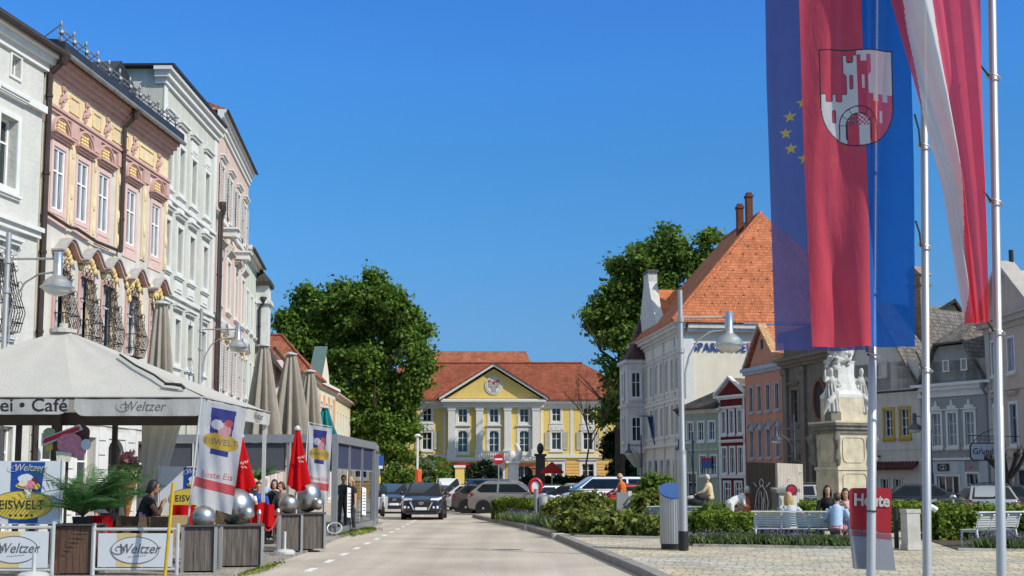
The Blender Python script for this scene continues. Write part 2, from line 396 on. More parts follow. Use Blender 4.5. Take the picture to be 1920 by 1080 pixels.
# ------------------------------------------------------------------ houses
M_white = mat('white_trim', (.66, .655, .62), .8, 0, .06, 3, .08, 40, .2)
M_whiteframe = mat('white_sash', (.8, .8, .78), .6, 0, .04, 4)
M_dark = mat('dark_metal', (.035, .033, .032), .5, .3, .2, 3)
M_pipe = mat('brown_pipe', (.06, .042, .034), .5, .2, .2, 3)
M_glass = glassmat('window_glass'); M_glassc = mat('curtained_glass', (.17, .19, .21), .12, 0, .45, 3, spec=.6, stretch=(3, 3, .4))
M_glasslt = mat('pale_curtain', (.5, .5, .47), .2, 0, .25, 3, spec=.6, stretch=(4, 4, .3))
WC = {}
def ring(m, w, h, t, y0, y1, bottom=True):
    m.box(-w/2-t, -w/2, y0, y1, 0, h); m.box(w/2, w/2+t, y0, y1, 0, h); m.box(-w/2-t, w/2+t, y0-.002, y1, h, h+t)
    if bottom: m.box(-w/2-t, w/2+t, y0-.002, y1, -t, 0)
def arcpts(w, h0, rise, n=12):
    """arch over width w springing at h0"""
    return [(-w/2*cos(pi*k/n), h0 + rise*sin(pi*k/n)) for k in range(n+1)]
def window_parts(w, h, st):
    key = (round(w, 2), round(h, 2), tuple(sorted((k, str(v)) for k, v in st.items())))
    if key in WC: return WC[key]
    out = []
    rd = st.get('rd', .16); ft = st.get('ft', .065 if w > .65 else .034); arch = st.get('arch', 0)
    y0, y1 = rd-.06, rd
    f = MB(); f.box(-w/2, -w/2+ft, y0, y1, 0, h); f.box(w/2-ft, w/2, y0, y1, 0, h); f.box(-w/2+ft, w/2-ft, y0, y1, 0, ft); f.box(-w/2+ft, w/2-ft, y0, y1, h-ft, h)
    nv, nh = st.get('nv', 1), st.get('nh', (.66,)); mt = st.get('mt', .05 if w > .65 else .026)
    for i in range(nv): x = -w/2 + w*(i+1)/(nv+1); f.box(x-mt*.6, x+mt*.6, y0+.008, y1-.004, ft, h-ft)
    for q in nh: f.box(-w/2+ft, w/2-ft, y0+.014, y1-.008, h*q-mt/2, h*q+mt/2)
    out.append(('window', f.mesh('window', st.get('frame', M_whiteframe)), None))
    p = MB(); p.poly([(-w/2+.01, y1-.012, .01), (w/2-.01, y1-.012, .01), (w/2-.01, y1-.012, h-.01), (-w/2+.01, y1-.012, h-.01)])
    out.append(('pane', p.mesh('pane', st.get('pane', M_glass)), 0))
    if arch:
        a = MB(); pts = arcpts(w, h-arch, arch)
        for i in range(len(pts)-1):
            q = [pts[i], pts[i+1], (pts[i+1][0], h), (pts[i][0], h)]
            a.prism(q, -.005, rd-.03)
        out.append(('arch_head', a.mesh('arch_head', st.get('sm', M_white)), 0))
    t = st.get('sur', .14)
    if t:
        m = MB(); ring(m, w, h, t, -st.get('sp', .045), .01, st.get('sb', True))
        out.append(('surround', m.mesh('surround', st.get('sm', M_white)), 0))
    if st.get('sill', True):
        m = MB(); z = -t if t and st.get('sb', True) else 0
        m.box(-w/2-t-.05, w/2+t+.05, -.13, .01, z-.07, z); m.box(-w/2-t, w/2+t, -.08, .01, z-.13, z-.07)
        out.append(('sill', m.mesh('sill', st.get('sillm', st.get('sm', M_white))), 0))
    hd = st.get('hood'); hm = st.get('hm', M_white); z = h + t + st.get('hgap', .1); hw = w/2 + t + .1
    if hd == 'flat':
        m = MB(); m.box(-hw, hw, -.2, .01, z+.1, z+.17); m.box(-hw+.04, hw-.04, -.13, .01, z, z+.1); out.append(('hood', m.mesh('hood', hm), 0))
    elif hd == 'tri':
        m = MB(); m.box(-hw, hw, -.18, .01, z, z+.08); m.prism([(-hw, z+.085), (hw, z+.085), (0, z+.45)], -.1, .01)
        m.slab([(-hw-.03, -.2, z+.1), (0, -.2, z+.5), (0, .01, z+.5), (-hw-.03, .01, z+.1)], (0, 0, .07)); m.slab([(0, -.2, z+.502), (hw+.03, -.2, z+.1), (hw+.03, .01, z+.1), (0, .01, z+.502)], (0, 0, .07))
        out.append(('hood', m.mesh('hood', hm), 0))
    elif hd == 'arch':      # ledge with a moulded round arch above it and a cream lattice fill
        m = MB(); m.box(-hw-.03, hw+.03, -.24, .01, z+.13, z+.19); m.box(-hw+.01, hw-.01, -.17, .01, z+.06, z+.13); m.box(-hw+.05, hw-.05, -.11, .01, z, z+.06)
        for (ra, rb, d) in ((.96, .86, .12), (.86, .77, .08)):
            A = arcpts(2*hw*ra, z+.19, hw*.95*ra, 14); B = arcpts(2*hw*rb, z+.19, hw*.95*rb, 14)
            for i in range(14): m.prism([A[i], A[i+1], B[i+1], B[i]], -d, .01)
        out.append(('hood', m.mesh('hood', hm), 0))
        m = MB(); random.seed(3)
        for i in range(4):
            for j in range(-1, 2): m.sph((j*hw*.26, -.04, z+.24+i*.1), (.08, .06, .055), 8, 5)
        out.append(('hood_ornament', m.mesh('hood_ornament', st['orn'], True), 0))
    elif hd == 'wave':      # ogee hood
        m = MB(); c = MB(); n = 20
        def wv(x): return .46*(1+cos(pi*x))/2 + .04*abs(x)
        for i in range(n):
            a, b = -1+2*i/n, -1+2*(i+1)/n
            c.slab([(a*hw*1.06, -.36, z+wv(a)), (b*hw*1.06, -.36, z+wv(b)), (b*hw*1.06, .01, z+wv(b)), (a*hw*1.06, .01, z+wv(a))], (0, 0, .05))
            m.slab([(a*hw, -.3, z+wv(a)-.07), (b*hw, -.3, z+wv(b)-.07), (b*hw, .01, z+wv(b)-.07), (a*hw, .01, z+wv(a)-.07)], (0, 0, .068))
        out.append(('hood', m.mesh('hood', hm), 0)); out.append(('hood_cover', c.mesh('hood_cover', mat('hood_zinc', (.42, .41, .40), .6, .2, .15, 5)), 0))
        m = MB()
        for i in range(9): a = -1+i/4; m.sph((a*hw*.7, -.06, z-.1+.3*(1-a*a)), (.11, .08, .13), 8, 5)
        out.append(('hood_ornament', m.mesh('hood_ornament', st['orn'], True), 0))
    elif hd == 'crest':
        m = MB(); m.box(-hw, hw, -.1, .01, z, z+.07); m.sph((0, -.04, z+.28), (.1, .06, .26), 8, 6); m.sph((-.28*w, -.04, z+.14), (.16, .05, .1), 8, 5); m.sph((.28*w, -.04, z+.14), (.16, .05, .1), 8, 5)
        out.append(('hood', m.mesh('hood', hm, True), 0))
    sh = st.get('shut')
    if sh:
        for sg in (-1, 1):
            m = MB(); x0 = sg*(w/2+t+.02); x1 = sg*(w/2+t+.02+w*.48); xa, xb = min(x0, x1), max(x0, x1)
            m.box(xa, xa+.06, -.09, -.05, 0, h); m.box(xb-.06, xb, -.09, -.05, 0, h); m.box(xa, xb, -.091, -.05, 0, .07); m.box(xa, xb, -.091, -.05, h-.07, h); m.box(xa, xb, -.091, -.05, h/2-.035, h/2+.035)
            nl = int(h/.13)
            for i in range(nl): zz = .07+(h-.14)*i/nl; m.slab([(xa+.05, -.085, zz), (xb-.05, -.085, zz), (xb-.05, -.055, zz+.09), (xa+.05, -.055, zz+.09)], (0, 0, .012))
            out.append(('shutter', m.mesh('shutter', sh), 0))
    g = st.get('grill')
    if g:                   # belly grille of wrought iron
        m = MB()
        for i in range(9):
            x = -w/2+w*i/8; m.tube([(x, -.05, h), (x*1.05, -.2, h*.6), (x*1.1, -.42, h*.25), (x*1.05, -.3, -.05), (x, -.02, -.1)], .013, 5)
        for zz, yy in ((.1, -.36), (.33, -.38), (.66, -.18), (.98, -.06)): m.tube([(-w*.56, 0, h*zz), (-w*.55, yy, h*zz), (w*.55, yy, h*zz), (w*.56, 0, h*zz)], .016, 5)
        rr = random.Random(5)
        for i in range(26):
            cx, cz = rr.uniform(-.7, .7)*w, rr.uniform(.05, 1.35)*h; R = rr.uniform(.07, .19); a0 = rr.uniform(0, 6)
            m.tube([(cx+R*(1-.7*k/9)*cos(a0+k*.75), -.36+.22*cz/h+rr.uniform(-.03, .03), cz+R*(1-.7*k/9)*sin(a0+k*.75)) for k in range(9)], .012, 4)
        out.append(('iron_grille', m.mesh('iron_grille', M_dark), 0))
    WC[key] = out; return out
class House:
    def __init__(s, name, label, P0, P1, H, D, wall, cat='house', base=None):
        s.W = hypot(P1[0]-P0[0], P1[1]-P0[1]); s.H = H; s.D = D; s.wm = wall; s.ops = []; s.base = base
        s.r = thing(name, label, cat, (P0[0], P0[1], 0), atan2(P1[1]-P0[1], P1[0]-P0[0]))
    def win(s, u, z, w, h, wn='window', **st):
        if st.get('hole', True): s.ops.append((u-w/2, u+w/2, z, z+h, st.get('rd', .16)))
        par = None
        st = {k: v for k, v in st.items() if k != 'hole'}
        for i, (nm, me, p) in enumerate(window_parts(w, h, st)):
            if i == 0: par = link(wn, me, s.r, (u, 0, z))
            else: link(nm, me, par)
        return par
    def row(s, us, z, w, h, **st):
        for u in us: s.win(u, z, w, h, **st)
    def wall(s, top=None, name='wall'):
        """front with holes, returns, back; top = polygon (u,z) added above H as the gable"""
        m = MB(); W_, H, D = s.W, s.H, s.D
        us = sorted({0., W_} | {v for o in s.ops for v in o[:2]}); zs = sorted({0., H} | {v for o in s.ops for v in o[2:4]})
        for a, b in zip(us, us[1:]):
            if b-a < 1e-5: continue
            for c, d in zip(zs, zs[1:]):
                if d-c < 1e-5: continue
                x, z = (a+b)/2, (c+d)/2
                if any(o[0] < x < o[1] and o[2] < z < o[3] for o in s.ops): continue
                m.poly([(a,0,c),(b,0,c),(b,0,d),(a,0,d)])
        for a, b, c, d, rd in s.ops:
            m.poly([(a,0,c),(a,0,d),(a,rd,d),(a,rd,c)]); m.poly([(b,0,c),(b,rd,c),(b,rd,d),(b,0,d)])
            m.poly([(a,0,d),(b,0,d),(b,rd,d),(a,rd,d)]); m.poly([(a,0,c),(a,rd,c),(b,rd,c),(b,0,c)])
            m.poly([(a,rd,c),(b,rd,c),(b,rd,d),(a,rd,d)])
        m.poly([(0,0,0),(0,0,H),(0,D,H),(0,D,0)]); m.poly([(W_,0,0),(W_,D,0),(W_,D,H),(W_,0,H)]); m.poly([(0,D,0),(0,D,H),(W_,D,H),(W_,D,0)])
        m.poly([(0,0,H),(W_,0,H),(W_,D,H),(0,D,H)])
        if top: m.slab([(u, 0, z) for u, z in top], (0, .35, 0))
        return m.obj(name, s.wm, s.r)
    def part(s, name, m, mt, smooth=False): return m.obj(name, mt, s.r, smooth)
    def cornice(s, z, prof, mt=None, name='cornice', u0=None, u1=None, ret=True):
        """prof: list of (z0, z1, out)"""
        m = MB(); a = 0 if u0 is None else u0; b = s.W if u1 is None else u1
        for z0, z1, o in prof: e = o if ret else 0; m.box(a-e*(u0 is None), b+e*(u1 is None), -o, .02 if not ret else .3, z+z0, z+z1)
        return s.part(name, m, mt or M_white)
    def band(s, z, h=.14, o=.06, mt=None, name='string_course', **k): return s.cornice(z, [(0, h, o)], mt, name, ret=False, **k)
    def gutter(s, z, o=.5, r=.09, mt=None): m = MB(); m.tube([(-.1, -o, z), (s.W+.1, -o, z)], r, 8); return s.part('gutter', m, mt or M_dark)
    def pipe(s, u, z0, z1, o=.14, r=.075, mt=None, off=.4):
        m = MB(); m.tube([(u, -off, z1), (u, -off, z1-.12), (u, -o, z1-.5), (u, -o, z0)], r, 8)
        m.lathe([(r*1.2, -.1), (r*2.2, .14), (r*2.2, .28)], 8, (u, -off, z1-.12))
        for z in np.arange(z0+1, z1-1, 2.2): m.lathe([(r*1.25, 0), (r*1.25, .08)], 8, (u, -o, z))
        return s.part('downpipe', m, mt or M_pipe)
    def roof_gs(s, R, mt, ov=.5, t=.14, H=None, D=None, endov=.1):
        H = s.H if H is None else H; D = D or s.D; k = R/(D/2); m = MB()
        z0 = H+.02 - ov*k
        m.slab([(-endov, -ov, z0), (s.W+endov, -ov, z0), (s.W+endov, D/2, H+.02+R), (-endov, D/2, H+.02+R)], (0, 0, t))
        m.slab([(-endov, D+ov, z0), (-endov, D/2+.001, H+.02+R), (s.W+endov, D/2+.001, H+.02+R), (s.W+endov, D+ov, z0)], (0, 0, t))
        ro = s.part('roof', m, mt)
        w = MB(); w.slab([(.01, 0.01, H+.005), (.01, D-.01, H+.005), (.01, D/2, H+R)], (.2, 0, 0)); w.cut(); w.slab([(s.W-.01, 0.01, H+.005), (s.W-.01, D-.01, H+.005), (s.W-.01, D/2, H+R)], (-.2, 0, 0)); s.part('gable', w, s.wm)
        return ro
    def roof_gf(s, R, mt, ov=.35, t=.14, fo=.25, H=None):
        H = s.H if H is None else H; k = R/(s.W/2); m = MB(); c = s.W/2; z0 = H - ov*k + .02
        m.slab([(-ov, -fo, z0), (c, -fo, H+R+.02), (c, s.D, H+R+.02), (-ov, s.D, z0)], (0, 0, t)); m.slab([(c+.001, -fo, H+R+.02), (s.W+ov, -fo, z0), (s.W+ov, s.D, z0), (c+.001, s.D, H+R+.02)], (0, 0, t))
        return s.part('roof', m, mt)
    def roof_hip(s, R, mt, ov=.4, t=.12, a=None, H=None):
        H = s.H if H is None else H; D = s.D; a = D/2 if a is None else a; m = MB(); z0 = H+.01; zr = H+R
        A, B, C, E = (-ov,-ov,z0), (s.W+ov,-ov,z0), (s.W+ov,D+ov,z0), (-ov,D+ov,z0); P, Q = (a, D/2, zr), (s.W-a, D/2, zr)
        for q in ([A,B,Q,P], [B,C,Q], [C,E,P,Q], [E,A,P]): m.slab(q, (0, 0, -t if False else t))
        return s.part('roof', m, mt)
# ------------------------------------------------------------------ left row
M_tile_dark = tilemat('roof_slate', (.075, .065, .06), .25, .3)
M_tile_red = tilemat('roof_red', (.32, .105, .055), .22, .3)
M_tile_or = tilemat('roof_orange', (.54, .18, .08), .2, .26, .6, .2)
M_tile_grey = tilemat('roof_grey', (.17, .15, .135), .2, .26, .4, .35)
M_seam = mat('roof_sheet', (.045, .045, .05), .45, .4, .25, 2)
M_stone = mat('sandstone', (.42, .37, .27), .9, 0, .2, 2.5, .35, 18, .2, streak=.3)
M_stonew = mat('white_stone', (.66, .65, .61), .9, 0, .14, 2.2, .35, 18, .2, streak=.22)
def slope_house_shop(H_, us, z, w, h, **k): H_.row(us, z, w, h, **k)

# white rendered house, far left
h = House('white_house', 'white roughcast house with grey mouldings at the far left, beside the rose house', (-14.58, 23.35), (-12.95, 32.95), 13.2, 9, mat('roughcast_white', (.57, .56, .51), .95, 0, .07, 1.5, .9, 9, .2, streak=.08))
us = [8.15, 5.75, 3.35, 1.1]
h.row(us, 9.35, .8, 1.85, sur=.16, hood='flat', hgap=.35, nh=(.66,), pane=M_glass, rd=.3)
h.row([8.35, 5.75, 3.35, 1.1], 12.35, .42, .55, sur=.07, sill=False, nv=0, nh=(), rd=.2, pane=M_glass)
h.row(us, 5.6, .85, 1.8, sur=.16, hood='flat', hgap=.3, grill=True, rd=.3)
h.row([8.1, 4.6, 1.4], .4, 1.6, 2.7, sur=.2, nh=(.75,), sill=False)
h.wall(); h.band(11.75, .2, .16); h.band(8.25, .16, .12); h.band(8.41, .12, .22, name='sill_moulding'); h.band(4.4, .2, .12)
h.cornice(12.98, [(0, .2, .1), (.2, .38, .24), (.38, .5, .38)])
h.gutter(13.5, .46, .1, M_pipe)
m = MB(); m.slab([(-.1, -.5, 13.5), (h.W+.08, -.5, 13.5), (h.W+.08, 4.5, 16.4), (-.1, 4.5, 16.4)], (0, 0, .12)); h.part('roof', m, M_seam)

# pink and yellow rococo house
PK0, PK1 = (-12.98, 33.1), (-12.12, 42.25)
M_yel = plaster('yellow_ochre_plaster', (.74, .60, .40)); M_pinkst = mat('rose_stucco', (.53, .335, .29), .85, 0, .12, 3, .2, 30, .2); M_pinkl = mat('light_rose_stucco', (.66, .46, .41), .85, 0, .1, 3, .2, 30, .2)
M_greyp = plaster('warm_grey_plaster', (.62, .58, .51)); M_orn = mat('cream_ornament', (.70, .52, .24), .85, 0, .25, 8)
h = House('rococo_house', 'yellow and rose house with stucco hoods, iron grilles and a metal roof fence', PK0, PK1, 12.9, 8.5, M_greyp)
L0 = h.W; us = [1.0, 2.52, 4.0, 6.1, 8.2]
h.row(us, 9.3, .74, 1.8, sur=.13, sm=M_pinkl, hood='arch', hm=M_pinkst, orn=M_orn, hgap=.06, nh=(.62,), rd=.06, pane=M_glassc, sill=False, frame=M_whiteframe)
h.row([1.45, 3.05, 4.6, 6.45, 8.4], 5.75, .8, 1.95, sur=.14, sm=M_pinkst, hood='wave', hm=M_pinkst, orn=M_orn, hgap=.25, grill=True, rd=.14)
h.row([1.2, 3.4, 7.9], .6, 1.3, 2.4, sur=.18, nh=(.7,), sill=False, pane=M_glass, rd=.3)
h.row([5.6], .1, 1.3, 2.9, wn='door', sur=.2, arch=.55, nh=(.72,), sill=False, frame=mat('brown_door', (.1, .06, .04)))
h.wall()
m = MB()
for i in range(9):
    z = .3+i*.44; segs = [(.02, .32), (2.06, 2.55), (4.25, 4.75), (6.45, 7.02), (8.78, L0-.02)] if z < 3.0 else [(.02, L0-.02)]
    for a, b in segs: m.box(a, b, -.05, .004, z, z+.4)
h.part('rustication', m, M_white)
# yellow pilaster strips and panels between the windows
m = MB()
edges = [.0] + [(a+b)/2 for a, b in zip(us, us[1:])] + [L0-.05]
for e in edges:
    m.cut(); a = max(.02, e-.17); b = min(L0-.02, e+.22); m.box(a, b, -.05, .01, 9.0, 11.75); m.box(a, b, -.045, .01, 4.3, 8.75)
    for z in (9.25, 10.0, 11.2, 7.3, 6.4): m.sph(((a+b)/2, -.06, z), (.09, .05, .22), 8, 5)
h.part('pilaster', m, M_yel)
m = MB()
for u in us: m.cut(); m.box(u-.55, u+.55, -.03, .01, 8.85, 9.2); m.box(u-.48, u-.36, -.04, .01, 9.1, 11.3); m.box(u+.36, u+.48, -.04, .01, 9.1, 11.3)
h.part('window_apron', m, M_pinkl)
m = MB(); m.box(0, L0, -.08, .01, 12.03, 12.12); m.box(0, L0, -.13, .01, 12.12, 12.2)
for e in edges: m.box(max(0, e-.22), min(L0, e+.28), -.1, .01, 11.6, 12.03)
h.part('frieze_moulding', m, M_pinkst)
m = MB(); m.box(.02, L0-.02, -.035, .01, 12.2, 12.98); h.part('frieze', m, M_yel)
m = MB()
for a, b in zip(us, us[1:]):
    m.cut(); mid = (a+b)/2; x0, x1 = a+.45, b-.42
    for q in ((x0, x1, 12.32, 12.36), (x0, x1, 12.76, 12.8)): m.box(q[0], q[1], -.07, .01, q[2], q[3])
    m.box(x0-.003, x0+.05, -.072, .01, 12.32, 12.8); m.box(x1-.05, x1+.003, -.072, .01, 12.32, 12.8)
h.part('frieze_panel', m, M_orn)
rr = random.Random(9); base = MB()
for k in range(40): a = rr.uniform(0, 6.3); q = rr.uniform(0, 1); base.sph((.24*q*cos(a), -.05-.05*(1-q), .3*q*sin(a)), (rr.uniform(.025, .065), .05, rr.uniform(.03, .08)), 7, 5)
cme = base.mesh('cartouche', M_pinkst, True)
for u in us: link('cartouche', cme, h.r, (u, -.02, 12.58))
base = MB()
for i in range(4):
    for j in range(i+1): base.sph(((j-i/2)*.22, -.06, .45-i*.22+.1), (.1, .06, .14), 7, 5)
dm = base.mesh('festoon', M_orn, True)
for u in us[3:]: o = link('festoon', dm, h.r, (u, -.02, 8.1)); o.rotation_euler = (0, pi, 0)
h.cornice(12.98, [(0, .14, .09), (.14, .28, .2), (.28, .42, .32), (.42, .52, .42)], M_pinkst, ret=False)
m = MB(); m.box(-.02, L0+.05, -.56, .3, 13.51, 13.86); m.slab([(-.02, -.35, 13.87), (L0, -.35, 13.87), (L0, 8.5, 14.6), (-.02, 8.5, 14.6)], (0, 0, .06))
h.part('roof', m, M_seam)
m = MB(); m.tube([(0, -.6, 13.5), (L0, -.6, 13.5)], .075, 8); h.part('gutter', m, mat('weathered_zinc', (.3, .29, .28), .5, .5, .3, 3))
m = MB()
for z in (14.02, 14.16, 14.32): m.tube([(.1, -.3, z), (L0-.1, -.3, z)], .022, 5)
for k in range(12): u = .2+k*.8; m.tube([(u, -.32, 13.9), (u, -.32, 14.34)], .03, 5); m.sph((u, -.36, 14.2), (.1, .06, .08), 6, 5); m.tube([(u, .3, 14.0), (u, -.32, 14.45)], .022, 5); m.sph((u, -.32, 14.45), (.04, .04, .09), 6, 5)
h.part('snow_fence', m, mat('galvanised', (.30, .30, .30), .5, .6, .2, 5))
m = MB(); m.slab([(5.2, 1.2, 14), (9.1, 1.2, 14), (9.1, 1.2, 15.5), (7.8, 1.2, 16.1)], (0, 5, 0)); h.part('rear_roof', m, M_seam)
h.pipe(.06, .3, 13.45, .12, .085, off=.5); h.pipe(5.1, 8.9, 13.4, .16, .07, off=.5)
m = MB(); m.tube([(.1, -.16, 9.05), (1.5, -.16, 8.93), (2.0, -.16, 8.98), (3.3, -.16, 8.86), (5.1, -.16, 8.9)], .05, 6); h.part('pipe_run', m, M_pipe)

# pale green tall house
h = House('pale_green_house', 'tall pale green house with white window strips and flat hoods, behind the pink house', (-12.35, 42.35), (-12.25, 49.75), 16.3, 9, plaster('pale_green_plaster', (.545, .545, .47)))
us = [.75, 2.35, 4.0, 5.95]
m = MB()
for u in us: m.box(u-.52, u+.52, -.04, .01, 4.6, 7.95); m.box(u-.52, u+.52, -.04, .01, 8.5, 11.35); m.box(u-.52, u+.52, -.04, .01, 11.9, 15.0)
def strip_holes(m): return m
for z0, z1 in ((12.3, 14.0), (9.35, 11.0), (6.0, 7.6)):
    h.row(us, z0, .66, z1-z0, sur=.15, sp=.06, rd=.3, nh=(.6,), pane=M_glassc, sill=True, hood='flat' if z0 > 12 else 'flat', hgap=.62 if z0 > 12 else .2)
h.row([1.2, 3.7, 6.2], .4, 1.5, 2.6, sur=.2, nh=(.75,), sill=False, rd=.3)
h.wall()
m = MB()
for u in us:
    for z0, z1 in ((14.2, 14.7), (11.45, 12.0), (8.6, 9.0), (4.7, 5.7)): m.cut(); m.box(u-.46, u+.46, -.05, .01, z0, z1); m.box(u-.3, u+.3, -.075, .01, z0+.1, z1-.1)
h.part('window_panel', m, M_white)
h.band(11.75, .13, .1); h.band(8.35, .13, .1); h.band(4.3, .25, .14)
h.cornice(15.75, [(0, .2, .1), (.2, .42, .22), (.42, .55, .34)]); m = MB(); m.box(-.3, h.W+.1, -.42, 9, 16.32, 16.4); h.part('roof', m, M_dark)
m = MB(); m.box(-.02, 0.35, -.03, .01, 0, 15.8); m.cut(); m.box(h.W-.4, h.W, -.03, .01, 0, 15.8); h.part('corner_strip', m, M_white)
h.pipe(h.W-.02, .3, 13.0, .2, .07, off=.3)

# pale pink house bending away
h = House('pale_pink_house', 'tall pale pink house with grey shutters and red roof edge, beyond the pale green house', (-12.25, 49.8), (-13.2, 60.25), 16.9, 9, plaster('pale_pink_plaster', (.64, .48, .40)))
us = [1.6, 4.2, 6.8, 9.2]; M_shut = mat('grey_shutter', (.52, .51, .48), .7)
h.row(us, 13.2, .85, 1.9, sur=.14, shut=M_shut, hood='flat', rd=.2, pane=M_glassc)
h.row(us, 9.3, .9, 2.1, sur=.16, hood='arch', hm=mat('grey_stucco', (.47, .43, .37)), orn=M_orn, rd=.2, pane=M_glassc)
h.row(us, 5.6, .9, 2.0, sur=.16, shut=M_shut, hood='wave', hm=M_white, orn=M_orn, rd=.2, pane=M_glassc)
h.row([1.6, 5.2, 8.6], .4, 1.7, 2.8, sur=.2, nh=(.75,), sill=False)
h.wall(); h.band(12.7, .16, .12); h.band(8.4, .2, .14); h.band(4.6, .25, .14)
h.cornice(16.4, [(0, .2, .08), (.2, .4, .16), (.4, .6, .26), (.6, .74, .34)], ret=False); h.roof_gs(1.6, M_tile_red, .38, endov=-.03, H=17.13); h.gutter(17.05, .42, .05)
m = MB()
for u, z in ((2.0, 12.1), (6.3, 11.9)): m.cut(); m.box(u-.3, u+.3, -.65, -.05, z, z+.3); m.tube([(u, -.1, z-.9), (u, -.5, z-.35), (u, -.35, z)], .06, 6); m.box(u-.4, u+.4, -.75, .0, z+.3, z+.38)
h.part('wall_bracket', m, M_white)
h.pipe(.2, .3, 12.9, .25, .05, off=.3)

h = House('slim_green_house', 'narrow pale green house partly hidden behind the pale pink house', (-13.3, 60.35), (-13.9, 66), 13.4, 8, plaster('mint_plaster', (.56, .60, .49)))
h.row([1.2, 3.2, 5], 9.5, .8, 1.8, rd=.2); h.row([1.2, 3.2, 5], 6, .8, 1.8, rd=.2); h.row([2.5], .3, 2.2, 2.8, sill=False); h.wall(); h.cornice(13.0, [(0, .2, .15), (.2, .4, .35)]); h.roof_gs(2.2, M_tile_dark, .5)
h.pipe(5.5, .2, 11.5, .2, .08, M_dark, off=.4)

# dark roofed house with turret chimney and white gable
h = House('dark_roof_house', 'low house with steep dark roof, dark turret and pink gable behind the closed parasols', (-13.75, 66.2), (-15.6, 84), 9.2, 8, plaster('dusty_pink_plaster', (.66, .50, .47)))
h.row([2, 5, 8, 11, 14, 16.5], 5.6, .9, 1.8, rd=.2); h.row([3, 8, 13], .3, 2, 2.8, sill=False); h.wall(); h.roof_gs(5.5, M_tile_dark, .75); h.gutter(8.9, .85)
m = MB(); m.box(-.3, 1.0, -.5, 1.0, 9, 12.3); m.box(-.45, 1.15, -.65, 1.15, 11.3, 11.5); h.part('turret', m, M_stonew)
m = MB(); m.lathe([(1.25, 12.3), (1.3, 12.5), (.5, 13.2), (.48, 13.6), (.1, 13.8)], 4, (.3, .25, 0), pi/4); h.part('turret_roof', m, M_tile_dark)
m = MB(); m.box(3.6, 4.5, .6, 1.6, 11, 13.0); m.box(3.5, 4.6, .5, 1.7, 12.9, 13.1); h.part('chimney', m, M_tile_red)
m = MB(); m.slab([(9.5, -.4, 5.9), (13.5, -.4, 5.9), (11.5, -.4, 9.4)], (0, 3, 0)); h.part('gable', m, plaster('dusty_pink_plaster', (.66, .50, .47)))

# red hipped roofs
h = House('red_roof_house', 'small house under a red hipped tile roof, left of the cream gable front', (-14.75, 87.6), (-15.0, 95.3), 9.6, 9, plaster('cream_shop', (.62, .55, .42)))
h.row([1.3, 3.8, 6.4], 5.6, 1, 1.7, rd=.2); h.row([2, 5.6], .3, 2, 2.6, sill=False); h.wall(); h.cornice(9.25, [(0, .3, .2)]); m = MB(); w_ = h.W
for q in ([(-.5, -.5, 9.4), (w_+.5, -.5, 9.4), (w_/2, 2.4, 12.5)], [(-.5, -.5, 9.4), (w_/2, 2.4, 12.5), (w_/2, 9, 12.5), (-.5, 9, 9.4)], [(w_/2, 2.4, 12.5), (w_+.5, -.5, 9.4), (w_+.5, 9, 9.4), (w_/2, 9, 12.5)]): m.slab(q, (0, 0, .14))
h.part('roof', m, M_tile_red); m = MB(); m.tube([(-.5, -.5, 9.55), (w_/2, 2.4, 12.66), (w_/2, 9, 12.66)], .12, 6); h.part('roof_ridge', m, M_tile_red)
# cream gable front with orange panels
h = House('gabled_house', 'cream house with orange wall panels and a small pointed white gable beside the big tree', (-15.55, 96), (-15.45, 107), 9.6, 8, plaster('cream_plaster', (.72, .66, .52)))
M_orp = plaster('orange_plaster', (.66, .33, .14))
us = [1.3, 3.8, 6.3, 8.8]
h.row(us, 6.3, 1, 1.9, rd=.2, pane=M_glassc, sur=.16); h.row([2.2, 5.5, 8.8], .3, 1.8, 2.9, sill=False, arch=.6); h.row(us, 3.7, .9, 1.3, rd=.2, sur=.12, pane=M_glassc)
h.wall([(2.5, 9.6), (8.0, 9.6), (7.0, 11), (5.25, 12.6), (3.5, 11)]); m = MB()
for a, b in ((.15, .65), (2, 3.1), (4.5, 5.6), (7, 8.1), (9.5, 10.8)): m.cut(); m.box(a, b, -.03, .01, 5.6, 8.8)
m.cut(); m.box(.3, 10.6, -.028, .01, 5.05, 5.5); h.part('wall_panel', m, M_orp)
h.cornice(9.35, [(0, .18, .15), (.18, .4, .4)]); h.roof_gs(3.6, M_tile_red, .3)
m = MB(); m.slab([(2.3, -.2, 9.8), (5.25, -.2, 12.8), (5.25, .9, 12.8), (2.3, .9, 9.8)], (0, 0, .1)); h.part('gable_roof', m, mat('copper_sheet', (.08, .14, .13), .6))
h = House('cream_wing', 'plain pale yellow house between the orange panelled house and the big tree', (-15.44, 107.1), (-15.9, 121), 9.4, 8, plaster('pale_yellow_plaster', (.70, .62, .40)))
h.row([1.5, 4, 6.5, 9, 11.5], 6.0, .9, 1.9, rd=.15, sur=.1, pane=M_glassc); h.row([2, 6, 10], .3, 1.6, 2.6, sill=False); h.wall(); h.cornice(9.1, [(0, .15, .15), (.15, .35, .3)]); h.roof_gs(2.5, M_tile_red, .4)

